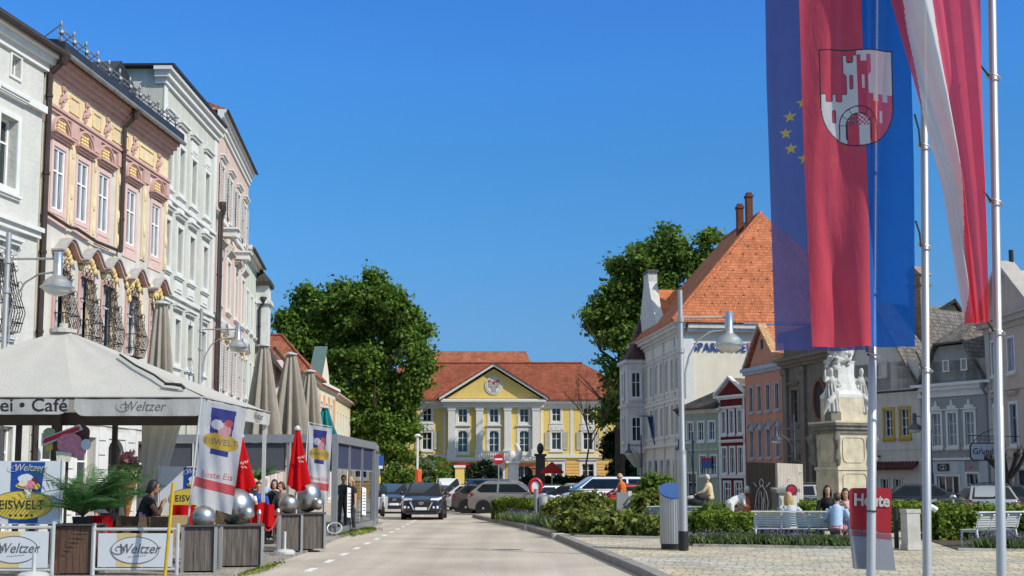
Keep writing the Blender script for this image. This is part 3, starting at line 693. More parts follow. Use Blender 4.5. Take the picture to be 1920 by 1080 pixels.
# ------------------------------------------------------------------ palace at the end of the street
PY = 135.; PX0 = -18.4
M_py = plaster('palace_yellow', (.74, .55, .17), .05, .08); M_pyo = mat('palace_base', (.70, .42, .14), .9, 0, .1, 1, .2)
M_ptile = tilemat('palace_tiles', (.26, .075, .04), .35, .4, .6, .18)
pal = House('yellow_palace', 'yellow baroque palace with white pilasters, round crest in its pediment and red tiled roof', (PX0, PY), (PX0+33, PY), 10.6, 12, M_py)
def px(x): return x-PX0
CW = [-5.4, -1.98, 1.33]; SW = [-16.6, -12.9, -9.35, 4.87, 8.33, 12]
RIS = .55  # the middle bay stands forward
for x in SW:
    pal.win(px(x), 8.35, .95, 1.5, sur=.22, sm=M_white, sill=True, nh=(.5,), hood=None, rd=.18)
    pal.win(px(x), 5.25, 1.05, 1.9, sur=.2, hood='crest', hgap=.02, shut=mat('palace_shutter', (.46, .43, .35), .7), nh=(.62,), rd=.18)
    pal.win(px(x), 2.2, 1.3, 1.5, sur=.3, nh=(.5,), hood='flat', hgap=.02, rd=.25)
pal.wall()
m = MB()
for x in SW: m.cut(); m.box(px(x)-.8, px(x)+.8, -.05, .01, 7.55, 8.1); m.box(px(x)-.6, px(x)+.6, -.075, .01, 7.62, 8.03); m.box(px(x)-.85, px(x)+.85, -.12, .01, 7.35, 7.5)
pal.part('window_panel', m, M_white)
# centre bay
cb = MB(); x0, x1 = px(-7.0), px(3.0)
cops = []
for x in CW: cops += [(px(x)-.6, px(x)+.6, 8.15, 9.75, .2), (px(x)-.6, px(x)+.6, 4.95, 7.2, .2)]
cops += [(px(-5.4)-.95, px(-5.4)+.95, 1.2, 3.6, .4), (px(1.33)-.95, px(1.33)+.95, .2, 3.6, .4), (px(-1.98)-1.1, px(-1.98)+1.1, .1, 3.9, .4)]
sub = House.__new__(House); sub.W = 10.0; sub.H = 10.4; sub.D = RIS-.01; sub.ops = []; sub.wm = M_py; sub.r = link('centre_bay', None, pal.r, (x0, -RIS, 0))
for x in CW:
    u = x+7.0
    sub.win(u, 8.2, .98, 1.5, sur=.24, nh=(.5,), rd=.2); sub.win(u, 4.95, 1.1, 2.35, sur=.26, arch=.5, nh=(.35, .66), hood='flat', hgap=.14, rd=.2)
sub.win(1.6, .8, 1.9, 2.75, arch=.95, sur=.25, sm=mat('rust_arch', (.50, .17, .07), .8), nh=(.4, .7), nv=2, rd=.45, sill=False); sub.win(8.33, .2, 1.9, 3.3, arch=.95, sur=.25, sm=mat('rust_arch', (.50, .17, .07), .8), nh=(.6,), rd=.45, sill=False); sub.win(5.02, .2, 2, 3.4, arch=.95, sur=.25, nh=(.6,), rd=.45, sill=False)
sub.wall()
m = MB()
for x in (-6.6, -3.55, -.45, 2.62):
    m.cut(); u = x+7.0; m.box(u-.38, u+.38, -.32, .01, 5.25, 9.7); m.box(u-.5, u+.5, -.42, .01, 4.4, 5.25); m.box(u-.5, u+.5, -.42, .01, 9.7, 9.85); m.box(u-.44, u+.44, -.38, .01, 9.5, 9.7)
sub.part('pilaster', m, M_white)
m = MB(); m.box(-.5, 10.5, -.45, RIS+.01, 9.85, 10.25); m.box(-.62, 10.62, -.62, RIS, 10.25, 10.42); m.box(-.75, 10.75, -.85, RIS, 10.42, 10.6); sub.part('entablature', m, M_white)
m = MB(); m.prism([(-.6, 10.61), (10.6, 10.61), (5, 14.1)], -.05, 4); sub.part('pediment', m, M_py)
m = MB()
for sg in (-1, 1): m.slab([(5+sg*5.95, -.75, 10.62), (5+.001*sg, -.75, 14.35), (5+.001*sg, .0, 14.35), (5+sg*5.95, .0, 10.62)], (0, 0, .26))
m.box(-.6, 10.6, -.5, -.03, 10.61, 10.75); sub.part('raking_cornice', m, M_white)
m = MB()
for sg in (-1, 1): m.slab([(5+sg*6.1, -.85, 10.83), (5+.001*sg, -.85, 14.64), (5+.001*sg, 7, 14.64), (5+sg*6.1, 7, 10.83)], (0, 0, .1))
sub.part('pediment_roof', m, M_ptile)
m = MB(); m.v = []; n = 28
md = MB(); md.prism([(.98*cos(2*pi*k/n), 12.25+1.0*sin(2*pi*k/n)) for k in range(n)], -.14, -.03); md.xform(Matrix.Translation((5, 0, 0))); cre = sub.part('crest_medallion', md, M_white)
m = MB(); M_or = mat('crest_red', (.42, .06, .04)); M_cg = mat('crest_grey', (.35, .33, .28))
A = MB(); 
for k in range(28): a, b = 2*pi*k/28, 2*pi*(k+1)/28; A.slab([(5+.85*cos(a), -.16, 12.25+.87*sin(a)), (5+.85*cos(b), -.16, 12.25+.87*sin(b)), (5+.8*cos(b), -.16, 12.25+.82*sin(b)), (5+.8*cos(a), -.16, 12.25+.82*sin(a))], (0, .03, 0))
for sx in (-.42, .42): A.prism([(5+sx-.18, 12.0), (5+sx+.18, 12.0), (5+sx+.2, 12.4), (5+sx, 12.55), (5+sx-.2, 12.4)], -.165, -.13)
A.prism([(4.75, 11.55), (5.25, 11.55), (5.3, 12.15), (5, 12.3), (4.7, 12.15)], -.165, -.13)
link('emblem', A.mesh('emblem', M_cg), cre)
A = MB()
for sx in (-.42, .42): A.prism([(5+sx-.22, 12.62), (5+sx-.05, 12.5), (5+sx+.02, 12.72), (5+sx+.24, 12.55), (5+sx+.1, 12.85), (5+sx-.12, 12.85)], -.17, -.13)
A.prism([(4.85, 12.35), (5.15, 12.35), (5.2, 12.62), (5, 12.75), (4.8, 12.62)], -.17, -.13); link('emblem', A.mesh('emblem', M_or), cre)
pal.band(4.35, .35, .22, M_white, name='belt_cornice', u1=px(-7.0)); pal.band(4.35, .35, .22, M_white, name='belt_cornice', u0=px(3.0))
m = MB(); m.box(-.15, 10.15, -.45, .01, 4.05, 4.4); m.box(-.1, 10.1, -.3, .01, 3.9, 4.05); sub.part('belt_cornice', m, M_white)
m = MB(); N0 = 12
def rust(m, a, b, y, holes, z0=.05, z1=3.85):
    z = z0; i = 0
    while z < z1:
        segs = [(a, b)]
        for h0, h1, hz0, hz1 in holes:
            if hz0 < z+.15 < hz1:
                ns = []
                for s0, s1 in segs:
                    if h1 <= s0 or h0 >= s1: ns.append((s0, s1)); continue
                    if h0 > s0: ns.append((s0, h0))
                    if h1 < s1: ns.append((h1, s1))
                segs = ns
        for s0, s1 in segs: m.box(s0, s1, y, .005, z, z+.27)
        z += .33
m = MB(); hl = [(px(x)-1.0, px(x)+1.0, 1.8, 4.2) for x in SW]; rust(m, 0, px(-7.02), -.07, hl); m.cut(); rust(m, px(3.02), 33, -.07, hl); pal.part('rustication', m, M_pyo)
m = MB(); rust(m, 0.01, 9.99, -.07, [(.35, 2.85, .6, 3.9), (7.1, 9.6, 0, 3.9), (3.75, 6.3, 0, 3.95)]); sub.part('rustication', m, M_pyo)
# balcony
m = MB(); m.box(3.0, 7.2, -1.5, -.45, 4.0, 4.2)
for k in range(17): m.lathe([(.05, 0), (.1, .2), (.04, .45), (.08, .7)], 6, (3.1+k*.25, -1.42, 4.2))
m.box(2.95, 7.25, -1.52, -1.32, 4.88, 5.02); sub.part('balcony', m, M_white)
pal.cornice(9.75, [(0, .35, .12), (.35, .6, .3), (.6, .85, .55)], M_white, u1=px(-7.1)); pal.cornice(9.75, [(0, .35, .12), (.35, .6, .3), (.6, .85, .55)], M_white, u0=px(3.1))
m = MB()
for x in (-18.2, -14.7, -7.4, 3.3, 6.55, 10.2): m.cut(); m.box(px(x)-.15, px(x)+.15, -.04, .01, 4.7, 9.75)
pal.part('wall_strip', m, M_white)
pal.roof_hip(4.6, M_ptile, .7, .15, 6.5)
m = MB()
for k in range(40): m.lathe([(.14, 0), (.14, .8)], 6, (6.8+k*.5, 6, 15.1)); 
m = MB(); m.tube([(6.6, 6, 15.38), (26.5, 6, 15.38)], .14, 6); pal.part('roof_ridge', m, M_ptile)
# taller roof behind
h = House('rear_wing', 'taller red roofed wing rising behind the yellow palace', (-14.5, PY+16), (4.2, PY+16), 10.5, 12, M_py)
h.wall(); m = MB(); zr = 18.3
for q in ([(-.5, -.5, 10.5), (h.W+.5, -.5, 10.5), (h.W-2.4, 6, zr), (2.5, 6, zr)], [(h.W+.5, -.5, 10.5), (h.W+.5, 12.5, 10.5), (h.W-2.4, 6, zr)], [(h.W+.5, 12.5, 10.5), (-.5, 12.5, 10.5), (2.5, 6, zr), (h.W-2.4, 6, zr)], [(-.5, 12.5, 10.5), (-.5, -.5, 10.5), (2.5, 6, zr)]): m.slab(q, (0, 0, .15))
h.part('roof', m, tilemat('rear_tiles', (.36, .12, .065), .35, .4, .6, .15))
m = MB()
for x in (6.0, 16): m.cut(); m.box(x-.7, x+.7, 1.6, 3.4, 13.6, 14.7); m.slab([(x-.85, 1.4, 14.7), (x+.85, 1.4, 14.7), (x+.85, 4.5, 15.5), (x-.85, 4.5, 15.5)], (0, 0, .12))
h.part('dormer', m, M_ptile)
# ------------------------------------------------------------------ right row
M_bank = plaster('bank_grey_white', (.62, .605, .57)); M_bankg = plaster('bank_cream', (.73, .67, .53), .05, .06)
b = House('bank_house', 'large pale bank house with steep orange hipped roof and blue lettering on its gable wall', (11.23, 110.1), (12.95, 93.9), 13.9, 15.6, M_bankg)
us = [2.2, 4.1, 6.0, 7.9, 9.8, 11.7, 13.6, 15.3]
b.row(us, 8.9, .95, 2.5, sur=.14, arch=.4, rd=.25, nh=(.4, .72), hgap=.05, hood='flat'); b.row(us, 5.4, .95, 2.3, sur=.16, rd=.25, nh=(.66,), hood='flat', hgap=.3); b.row([3, 5.2, 7.4, 9.6, 11.8, 14.2], .5, 1.3, 3.0, arch=.6, sur=.18, rd=.35, nh=(.7,), sill=False)
b.wall(); fr = MB(); 
b.band(8.0, .2, .14); b.band(4.5, .25, .2); b.band(12.0, .12, .1)
m = MB()
for u in (.5, 3.1, 6.95, 10.8, 14.5, 16.05): m.cut(); m.box(u-.2, u+.2, -.12, .01, .3, 12.9)
b.part('pilaster', m, M_bank)
b.cornice(12.95, [(0, .25, .12), (.25, .5, .3), (.5, .78, .55), (.78, .94, .75)], M_bank)
wx = b.W
m = MB(); m.box(wx+.003, wx+.12, -.06, 1.05, 0, 12.93); b.part('corner_strip', m, M_white)
m = MB(); m.box(wx, wx+.5, .5, 15.5, 13.2, 13.45); m.box(wx, wx+.7, .5, 15.5, 13.45, 13.8); b.part('gable_cornice', m, M_bank)
# steep hipped roof with kicked eaves
zr, ze, ap = 23.4, 13.86, 3.6
m = MB(); A, B_, C_, E_ = (1.5, -.8, ze), (wx+.85, -.8, ze), (wx+.85, 16.4, ze), (-.5, 16.4, ze); P, Q = (1.5, 7.8, zr), (wx-ap, 7.8, zr)
m.slab([A, B_, Q, P], (0, 0, .16)); m.slab([B_, C_, Q], (0, 0, .16)); m.slab([C_, E_, P, Q], (0, 0, .16)); b.part('roof', m, M_tile_or)
m = MB(); m.tube([(wx+.85, -.8, ze+.16), (wx-ap, 7.8, zr+.16), (1.5, 7.8, zr+.16)], .16, 6); b.part('roof_ridge', m, M_tile_or)
m = MB()
rr = random.Random(4)
for i in range(1, 12):
    t = i*.075
    for j in range(-12, 13):
        yy = 7.8+(j+.5*(i % 2))*1.05
        if abs(yy-7.8) > (1-t)*8.2 or rr.random() < .25: continue
        x = wx+.85-(ap+.85)*t; z = ze+(zr-ze)*t+.16; m.box(x, x+.06, yy-.04, yy+.04, z-.02, z+.06)
tag(b.part('snow_hook', m, mat('hook_brown', (.16, .05, .03), .8)), kind='stuff')
for k, (u, y, z) in enumerate(((10.36, 6.7, 24.6), (12.3, 6.9, 25.1))):
    m = MB(); m.box(u-.3, u+.3, y-.24, y+.24, 19.5, z-.25); m.box(u-.38, u+.38, y-.3, y+.3, z-.25, z-.05); m.box(u-.25, u+.25, y-.2, y+.2, z-.05, z+.15); b.part('chimney', m, tilemat('brick_chimney', (.24, .09, .05), .25, .09, .5))
m = MB(); m.tube([(7.5, 7.8, 23.4), (7.5, 7.8, 24.9)], .03, 5); b.part('lightning_rod', m, M_dark)
# cross gable with tall street parapet
m = MB(); c = 4.6
m.slab([(0.2, -.05, 13.9), (9.0, -.05, 13.9), (9.0, -.05, 14.6), (7.0, -.05, 16.4), (5.6, -.05, 18.9), (5.6, -.05, 19.7), (3.6, -.05, 19.7), (3.6, -.05, 18.9), (2.2, -.05, 16.4), (.2, -.05, 14.6)], (0, .75, 0)); b.part('gable_parapet', m, M_bank)
m = MB(); m.box(3.45, 5.75, -.15, .85, 19.7, 19.9); b.part('parapet_cap', m, M_tile_grey)
m = MB(); m.slab([(c, .7, 18.2), (9.6, .7, 13.6), (9.6, 7.5, 13.6), (c, 7.5, 18.2)], (0, 0, .15)); m.slab([(c-.001, .7, 18.2), (c-.001, 7.5, 18.2), (-.4, 7.5, 13.6), (-.4, .7, 13.6)], (0, 0, .15)); b.part('cross_roof', m, M_tile_or)
# corner oriel with dark spire roof
m = MB(); m.box(.2, 3.6, -1.6, .01, 4.2, 12.2); m.lathe([(.6, 3.0), (1.7, 4.2)], 4, (1.9, -.2, 0), pi/4); m.box(.1, 3.7, -1.75, .0, 8.2, 8.45); m.box(.05, 3.75, -1.8, .0, 12.0, 12.3); ori = b.part('oriel', m, M_bank)
m = MB(); m.lathe([(2.75, 12.3), (1.6, 13.4), (.9, 15.0), (.3, 16.2)], 4, (1.9, .2, 0), pi/4); b.part('oriel_roof', m, mat('dark_red_roof', (.08, .03, .028), .7, 0, .3, 4))
for z, hh in ((9.0, 2.2), (5.2, 2.1)):
    for (me, nm, first) in [(p[1], p[0], i == 0) for i, p in enumerate(window_parts(.9, hh, dict(sur=.16, arch=.4, rd=.06, nh=(.6,))))]:
        o = link(nm if not first else 'window', me, b.r, (1.9, -1.66, z))
    for (me, nm, first) in [(p[1], p[0], i == 0) for i, p in enumerate(window_parts(.8, hh, dict(sur=.16, arch=.4, rd=.06, nh=(.6,))))]:
        o = link(nm if not first else 'window', me, b.r, (3.67, -.85, z)); o.rotation_euler = (0, 0, pi/2)
# blue lettering on the gable wall (faces the camera: local +x)
sg = link('lettering_group', None, b.r); bpy.data.objects.remove(sg)
M_blue = mat('letter_blue', (.015, .06, .30), .4); M_red = mat('logo_pink', (.66, .14, .24), .4)
text('SPARKASSE', .95, M_blue, b.r, (wx+.06, 3.1, 12.0), (pi/2, 0, pi/2), bold=.0, ext=.05, name='lettering', sx=.84, space=1.08)
m = MB()
def bar(y0, y1, z0, z1): m.box(wx+.02, wx+.1, 5.35+(y0-6.55)*.8, 5.35+(y1-6.55)*.8, 12+(z0-12)*.8, 12+(z1-12)*.8)
bar(6.55, 7.75, 12.12, 12.36); bar(6.55, 6.8, 12.362, 12.55); bar(6.55, 7.75, 11.88, 12.08); bar(7.5, 7.75, 11.7, 11.878); bar(6.55, 7.75, 11.48, 11.698); bar(7.0, 7.3, 12.5, 12.75)
b.part('logo', m, M_red)
# hanging blue banner on the street front
m = MB(); m.tube([(1.2, -.0, 7.5), (1.2, -1.9, 7.5)], .04, 6)
t = thing('banner', 'long dark blue pointed banner hanging from a pole on the bank house front', 'flag', at(1222, 780, 103) + Vector((-.2, 0, 0)))
m = MB(); m.tube([(-.9, 0, 0), (1.6, .05, 0)], .04, 6); m.obj('pole', M_dark, t)
m = MB(); m.grid(lambda u, v: ((u-.5)*1.25*(1-.9*v)+.45+.25*v, .05*sin(7*u+5*v), -.05-3.6*v), 8, 14); m.obj('cloth', clothmat('banner_blue', (.02, .05, .16), .15), t, True)
text('AFSS', .34, mat('banner_white', (.5, .55, .62)), t, (.62, -.09, -1.9), (pi/2, pi/2, 0), name='lettering')

def nwin(h, us, z, w, hh, **k): h.row(us, z, w, hh, **k)
h = House('green_house', 'low sage green house with dark hipped roof in front of the bank gable wall', (12.1, 87.2), (14.25, 84.6), 6.7, 6, plaster('sage_plaster', (.33, .39, .30)))
nwin(h, [.75, 1.75, 2.75], 4.6, .5, 1.25, sur=.1, rd=.1, nh=(.5,)); nwin(h, [1.9, 2.85], 2.2, .5, 1.3, sur=.1, rd=.1, nh=(.5,)); nwin(h, [.8], .2, .9, 2.1, wn='door', sur=.1, sill=False, nh=(.7,))
h.wall(); h.band(3.85, .14, .06, plaster('sage_light', (.40, .46, .38))); h.cornice(6.45, [(0, .12, .12), (.12, .28, .35)], M_greyp)
m = MB(); m.slab([(-.4, -.5, 6.7), (h.W+.1, -.5, 6.7), (h.W+.6, 2.5, 8.9), (2.2, 2.5, 8.4)], (0, 0, .12)); m.slab([(-.4, -.5, 6.7), (2.2, 2.5, 8.4), (-.4, 6.4, 6.7)], (0, 0, .12)); m.slab([(2.2, 2.5, 8.4), (h.W+.6, 2.5, 8.9), (h.W+.1, 6.4, 6.7), (-.4, 6.4, 6.7)], (0, 0, .12)); h.part('roof', m, M_tile_dark)
h.pipe(-.05, .2, 6.7, .1, .06, M_dark, off=.5)
m = MB(); m.box(1.85, 2.75, -.14, -.03, 2.65, 3.15); sgn = h.part('shop_sign', m, mat('sign_blue', (.05, .09, .3))); m = MB(); m.box(1.85, 2.75, -.15, -.03, 3.16, 3.36); h.part('shop_sign', m, mat('sign_red', (.3, .03, .04)))
M_maroon = plaster('maroon_plaster', (.15, .02, .018), .1, .1)
h = House('maroon_house', 'narrow maroon house with white trim and a small pediment between the green and salmon houses', (14.27, 84.6), (15.6, 82.1), 7.55, 6, M_maroon)
us = [.55, 1.42, 2.3]
nwin(h, us, 5.0, .42, 1.5, sur=.12, rd=.1, nh=(.66,), hood='flat', hgap=.02); nwin(h, us, 2.3, .46, 1.7, sur=.12, rd=.1, nh=(.66,), hood='flat', hgap=.25); nwin(h, [.8, 2.0], .3, .7, 1.4, sur=.08, rd=.1, arch=.35, sill=False)
h.wall([(0, 7.55), (h.W, 7.55), (h.W/2, 8.6)]); h.band(4.35, .18, .1); h.band(1.95, .15, .1); h.cornice(7.3, [(0, .12, .12), (.12, .26, .28)])
m = MB()
for sg in (-1, 1): m.cut(); m.slab([(h.W/2+sg*1.65, -.3, 7.58), (h.W/2, -.3, 8.72), (h.W/2, .0, 8.72), (h.W/2+sg*1.65, 0, 7.58)], (0, 0, .16))
h.part('raking_cornice', m, M_white); m = MB()
for u in (.09, h.W-.09): m.cut(); m.box(u-.09, u+.09, -.05, .01, .1, 7.3)
h.part('corner_strip', m, M_white); h.roof_gf(1.05, M_tile_grey, .3, fo=-.02)

M_salm = plaster('salmon_plaster', (.52, .25, .165), .06, .08)
h = House('salmon_house', 'salmon pink house with a steep pointed gable and grey lancet windows', (15.62, 82), (17.0, 76.5), 8.95, 8, M_salm)
M_gsw = mat('grey_window_stone', (.36, .37, .39), .8); us = [.95, 2.2, 3.45, 4.75]
nwin(h, us, 6.3, .5, 1.6, sur=.1, sm=M_gsw, rd=.12, nh=(.66,), frame=M_gsw); nwin(h, us, 3.3, .5, 1.7, sur=.08, sm=M_gsw, rd=.12, nh=(.66,), frame=M_gsw, pane=M_glassc, hood='tri', hm=M_gsw, hgap=0); nwin(h, [1, 3.4], .2, 1.3, 2.2, sur=.1, sill=False)
h.wall([(.5, 8.95), (4.9, 8.95), (2.7, 11.6)]); h.cornice(8.75, [(0, .2, .12), (.2, .45, .25)], mat('blue_grey_trim', (.34, .38, .44), .85))
m = MB(); m.slab([(.3, -.2, 9.2), (2.7, -.2, 11.75), (2.7, 7, 11.75), (.3, 7, 9.2)], (0, 0, .14)); m.slab([(2.701, -.2, 11.75), (5.1, -.2, 9.2), (5.1, 7, 9.2), (2.701, 7, 11.75)], (0, 0, .14)); h.part('roof', m, M_tile_or)
m = MB(); m.slab([(2.68, -.3, 11.78), (5.2, -.3, 9.1), (5.2, .3, 9.1), (2.68, .3, 11.78)], (0, 0, .2)); h.part('verge', m, mat('rust_verge', (.45, .26, .12), .8, 0, .5, 6))
m = MB(); m.slab([(2.66, -.3, 11.78), (2.66, .3, 11.78), (.2, .3, 9.1), (.2, -.3, 9.1)], (0, 0, .2)); h.part('verge', m, M_gsw)
m = MB(); m.box(2.55, 2.85, -.03, .01, 10.3, 10.9); h.part('gable_vent', m, M_dark)

M_dkst = plaster('dark_stucco', (.20, .165, .13), .15, .25)
h = House('dark_house', 'dark grey brown baroque house with oval niche behind the saint column', (17.02, 76.4), (18.6, 69.9), 10.8, 8, M_dkst)
nwin(h, [1.35], 5.3, .85, 2.0, sur=.2, sm=M_dkst, rd=.2, hood='flat', hm=M_dkst, frame=M_dkst); nwin(h, [1.3], .3, 1.0, 2.6, sur=.15, sm=M_dkst, rd=.3, sill=False, wn='door', frame=M_dkst, hood='flat', hm=M_dkst); nwin(h, [4.0], .2, 1.1, 2.5, sur=.2, sm=M_dkst, rd=.35, wn='door', sill=False, frame=M_dkst, hood='crest', hm=M_dkst)
h.wall(); m = MB()
for u in (.25, 2.6, 6.4): m.cut(); m.box(u-.3, u+.3, -.18, .01, .2, 8.6); m.box(u-.38, u+.38, -.26, .01, 8.3, 8.6)
h.part('pilaster', m, M_dkst); h.cornice(8.7, [(0, .2, .15), (.2, .42, .32), (.42, .6, .5)], M_dkst); h.band(4.2, .2, .15, M_dkst); h.cornice(10.4, [(0, .4, .3)], M_dkst)
m = MB(); n = 20
for k in range(n): a, b_ = 2*pi*k/n, 2*pi*(k+1)/n; m.slab([(4.6+.8*cos(a), -.12, 6.5+1.25*sin(a)), (4.6+.8*cos(b_), -.12, 6.5+1.25*sin(b_)), (4.6+.66*cos(b_), -.12, 6.5+1.1*sin(b_)), (4.6+.66*cos(a), -.12, 6.5+1.1*sin(a))], (0, .13, 0))
h.part('oval_frame', m, mat('rust_stucco', (.22, .08, .05), .85)); m = MB(); m.prism([(4.6+.65*cos(2*pi*k/n), 6.5+1.08*sin(2*pi*k/n)) for k in range(n)], -.02, .005); h.part('oval_niche', m, mat('niche', (.03, .025, .022)))
m = MB(); m.box(-.2, h.W, -.3, 8, 10.82, 10.95); h.part('roof', m, M_dark)

M_beige = plaster('grey_beige_plaster', (0.57, .52, .445), .08, .15); M_ysur = mat('mustard_trim', (.44, .29, .045), .8)
h = House('beige_house', 'grey beige gabled house with mustard yellow window surrounds and a small tiled canopy', (18.6, 69.9), (21.7, 65.2), 6.7, 9, M_beige)
nwin(h, [1.1, 3.55, 4.62], 4.15, .55, 1.45, sur=.13, sm=M_ysur, rd=.16, nh=(.33, .66)); nwin(h, [.9, 3.3], 7.5, .45, .7, sur=.06, rd=.12, nh=(.5,), sm=M_beige); nwin(h, [2.3, 3.15, 4.0], .75, .5, 1.1, sur=.08, rd=.16, sm=M_beige, nh=(.5,)); nwin(h, [.9], .2, .9, 2.1, wn='door', sur=.1, sm=M_beige, sill=False)
h.wall([(0, 6.7), (h.W, 6.7), (h.W/2, 11.5)]); h.roof_gf(4.8, M_tile_grey, .45, fo=.2); h.band(3.4, .05, .03, M_beige); h.gutter(6.55, .3, .06)
m = MB()
for k in range(16): u = 1.9+k*.23; m.tube([(u, .0, 2.72), (u, -.55, 2.38)], .1, 6)
h.part('tiled_canopy', m, mat('canopy_tiles', (.10, .025, .02), .7, 0, .4, 6))
m = MB(); m.box(3.4, 4.2, 2.2, 3.0, 9.0, 13.2); m.box(3.3, 4.3, 2.1, 3.1, 12.6, 12.75); m.slab([(3.25, 2.05, 13.2), (4.35, 2.05, 13.2), (3.8, 2.05, 13.75)], (0, 1.1, 0)); h.part('chimney', m, tilemat('old_brick', (.40, .25, .17), .25, .09, .6))
m = MB(); m.box(2.1, 2.95, -.3, -.02, 3.05, 3.12); h.part('wall_ledge', m, M_dark)

M_grey = plaster('slate_grey_plaster', (.32, .31, .285), .08, .12); M_lilac = plaster('pale_lilac_plaster', (.52, .52, .53))
h = House('grey_house', 'slate grey house with clipped gable, white crested windows and a pale shop front', (21.7, 65.2), (24, 61.7), 6.55, 9, M_grey)
nwin(h, [1.02, 2.0, 3.05], 3.55, .52, 1.7, sur=.12, rd=.12, nh=(.33, .66), hood='crest', hgap=.02, pane=M_glassc); nwin(h, [1.75, 2.85], 7.45, .26, .5, sur=.07, rd=.1, nh=(.5,), sill=False); nwin(h, [1.6], .7, 1.35, 1.3, sur=.1, rd=.15, nv=2, nh=(), sill=False); nwin(h, [3.1], .1, .65, 2.0, wn='door', sur=.1, rd=.2, sill=False, nh=())
h.wall([(.3, 6.55), (3.9, 6.55), (3.45, 7.5), (3.2, 8.35), (2.9, 8.75), (1.3, 8.75), (1.0, 8.35), (.75, 7.5)])
m = MB(); m.box(.02, h.W-.02, -.04, .01, .02, 2.75)
m2 = MB()
h.band(2.8, .12, .1); h.cornice(6.1, [(0, .3, .08), (.3, .55, .2), (.55, .7, .34)], M_white)
m = MB(); 
for q in ((.02, .82), (2.4, 2.68), (3.55, 4.17)): m.cut(); m.box(q[0], q[1], -.05, .01, .02, 2.75)
m.cut(); m.box(.82, 2.4, -.05, .01, 2.12, 2.75); m.cut(); m.box(.82, 2.4, -.05, .01, .02, .58); h.part('shop_front', m, M_lilac)
m = MB(); m.box(1.05, 1.75, -.1, -.055, 2.25, 2.62); pl = h.part('shop_sign', m, M_dark); text('S', .3, M_white, pl, (1.4, -.105, 2.43), name='lettering'); m = MB(); m.tube([(1.28, -.11, 2.32), (1.5, -.11, 2.3), (1.62, -.11, 2.43), (1.5, -.11, 2.56), (1.28, -.11, 2.55), (1.18, -.11, 2.43), (1.28, -.11, 2.32)], .014, 5); m.obj('emblem', M_white, pl)
m = MB(); m.tube([(2.95, -.07, 2.45), (2.95, -.02, 2.45)], .1, 10); h.part('round_sign', m, M_red)
m = MB(); k_ = .24; zt = 9.6
m.slab([(3.9+.4, -.3, 6.5), (3.45+.15, -.3, 7.5), (2.95, -.3, 8.85), (2.1, 2.6, 10.6), (2.1, 9, 10.6), (4.3, 9, 6.5)], (0, 0, .12)); m.slab([(-.1, -.3, 6.5), (-.1, 9, 6.5), (2.099, 9, 10.6), (2.099, 2.6, 10.6), (1.25, -.3, 8.85), (.6, -.3, 7.5)], (0, 0, .12)); m.slab([(1.2, -.35, 8.8), (3.0, -.35, 8.8), (2.1, 2.6, 10.65)], (0, 0, .12)); h.part('roof', m, M_tile_grey)
h.pipe(h.W-.03, .2, 6.5, .12, .07, mat('zinc_pipe', (.2, .23, .27), .5, .3)); m = MB(); m.tube([(.05, -.2, 6.5), (h.W, -.2, 6.5)], .08, 8); h.part('gutter', m, M_white)

M_rp = plaster('dusty_rose_plaster', (.53, .43, .36), .06, .1)
h = House('rose_house', 'tall dusty rose house with a pediment and grey shutters at the right edge', (24, 61.7), (24.35, 50), 9.6, 9, M_rp)
us = [1.0, 2.85, 4.9, 7, 9, 11]; M_bsh = mat('blue_grey_shutter', (.33, .38, .45), .6)
nwin(h, us, 7.0, .7, 1.6, sur=.1, rd=.1, nh=(.5,), pane=M_bsh, frame=M_bsh, sill=True); nwin(h, us, 3.5, .75, 1.9, sur=.14, rd=.14, nh=(.66,), hood='flat', hgap=.3, hm=M_rp, frame=M_bsh); nwin(h, [1.2, 3.4, 6, 8.6, 10.6], .3, 1.5, 2.0, sur=.12, rd=.2, nv=0, nh=(), sill=False)
h.wall(); h.band(6.1, .14, .1, M_rp); h.band(2.85, .25, .15, M_rp); h.cornice(9.1, [(0, .25, .12), (.25, .5, .35), (.5, .62, .5)], mat('stone_cornice', (.42, .38, .34), .85))
m = MB(); m.prism([(.1, 9.75), (5.6, 9.75), (2.85, 11.9)], -.1, 3); h.part('pediment', m, M_rp)
for sg in (-1, 1): m = MB(); m.slab([(2.85+sg*3.1, -.55, 9.73), (2.85+.001*sg, -.55, 12.15), (2.85+.001*sg, .3, 12.15), (2.85+sg*3.1, .3, 9.73)], (0, 0, .22)); h.part('raking_cornice', m, mat('stone_cornice', (.42, .38, .34), .85))
h.roof_gs(3.0, tilemat('lichen_tiles', (.38, .33, .22), .25, .3, .6, .3), .2); m = MB(); m.tube([(2.85, .2, 12.2), (2.85, .2, 12.9)], .12, 8); h.part('chimney', m, M_dark)
m = MB(); m.box(.0, .5, -.08, .01, 0, 9.1); h.part('corner_strip', m, mat('rose_trim', (.44, .40, .37), .85))
# house with a cream gable behind
h = House('back_house', 'house behind the grey one showing a lit cream gable and dark roof', (22.9, 80), (30.8, 79.0), 9.5, 8, plaster('lichen_gable', (.46, .40, .27), .2, .1))
h.wall([(0, 9.5), (h.W, 9.5), (h.W*.75, 13.2), (h.W*.45, 13.0)]); m = MB(); m.slab([(-.5, -.4, 9.3), (h.W*.75, -.4, 13.3), (h.W*.75, 8, 13.3), (-.5, 8, 9.3)], (0, 0, .25)); m.slab([(h.W*.75+.01, -.4, 13.3), (h.W+.4, -.4, 9.3), (h.W+.4, 8, 9.3), (h.W*.75+.01, 8, 13.3)], (0, 0, .25)); h.part('roof', m, M_tile_dark)
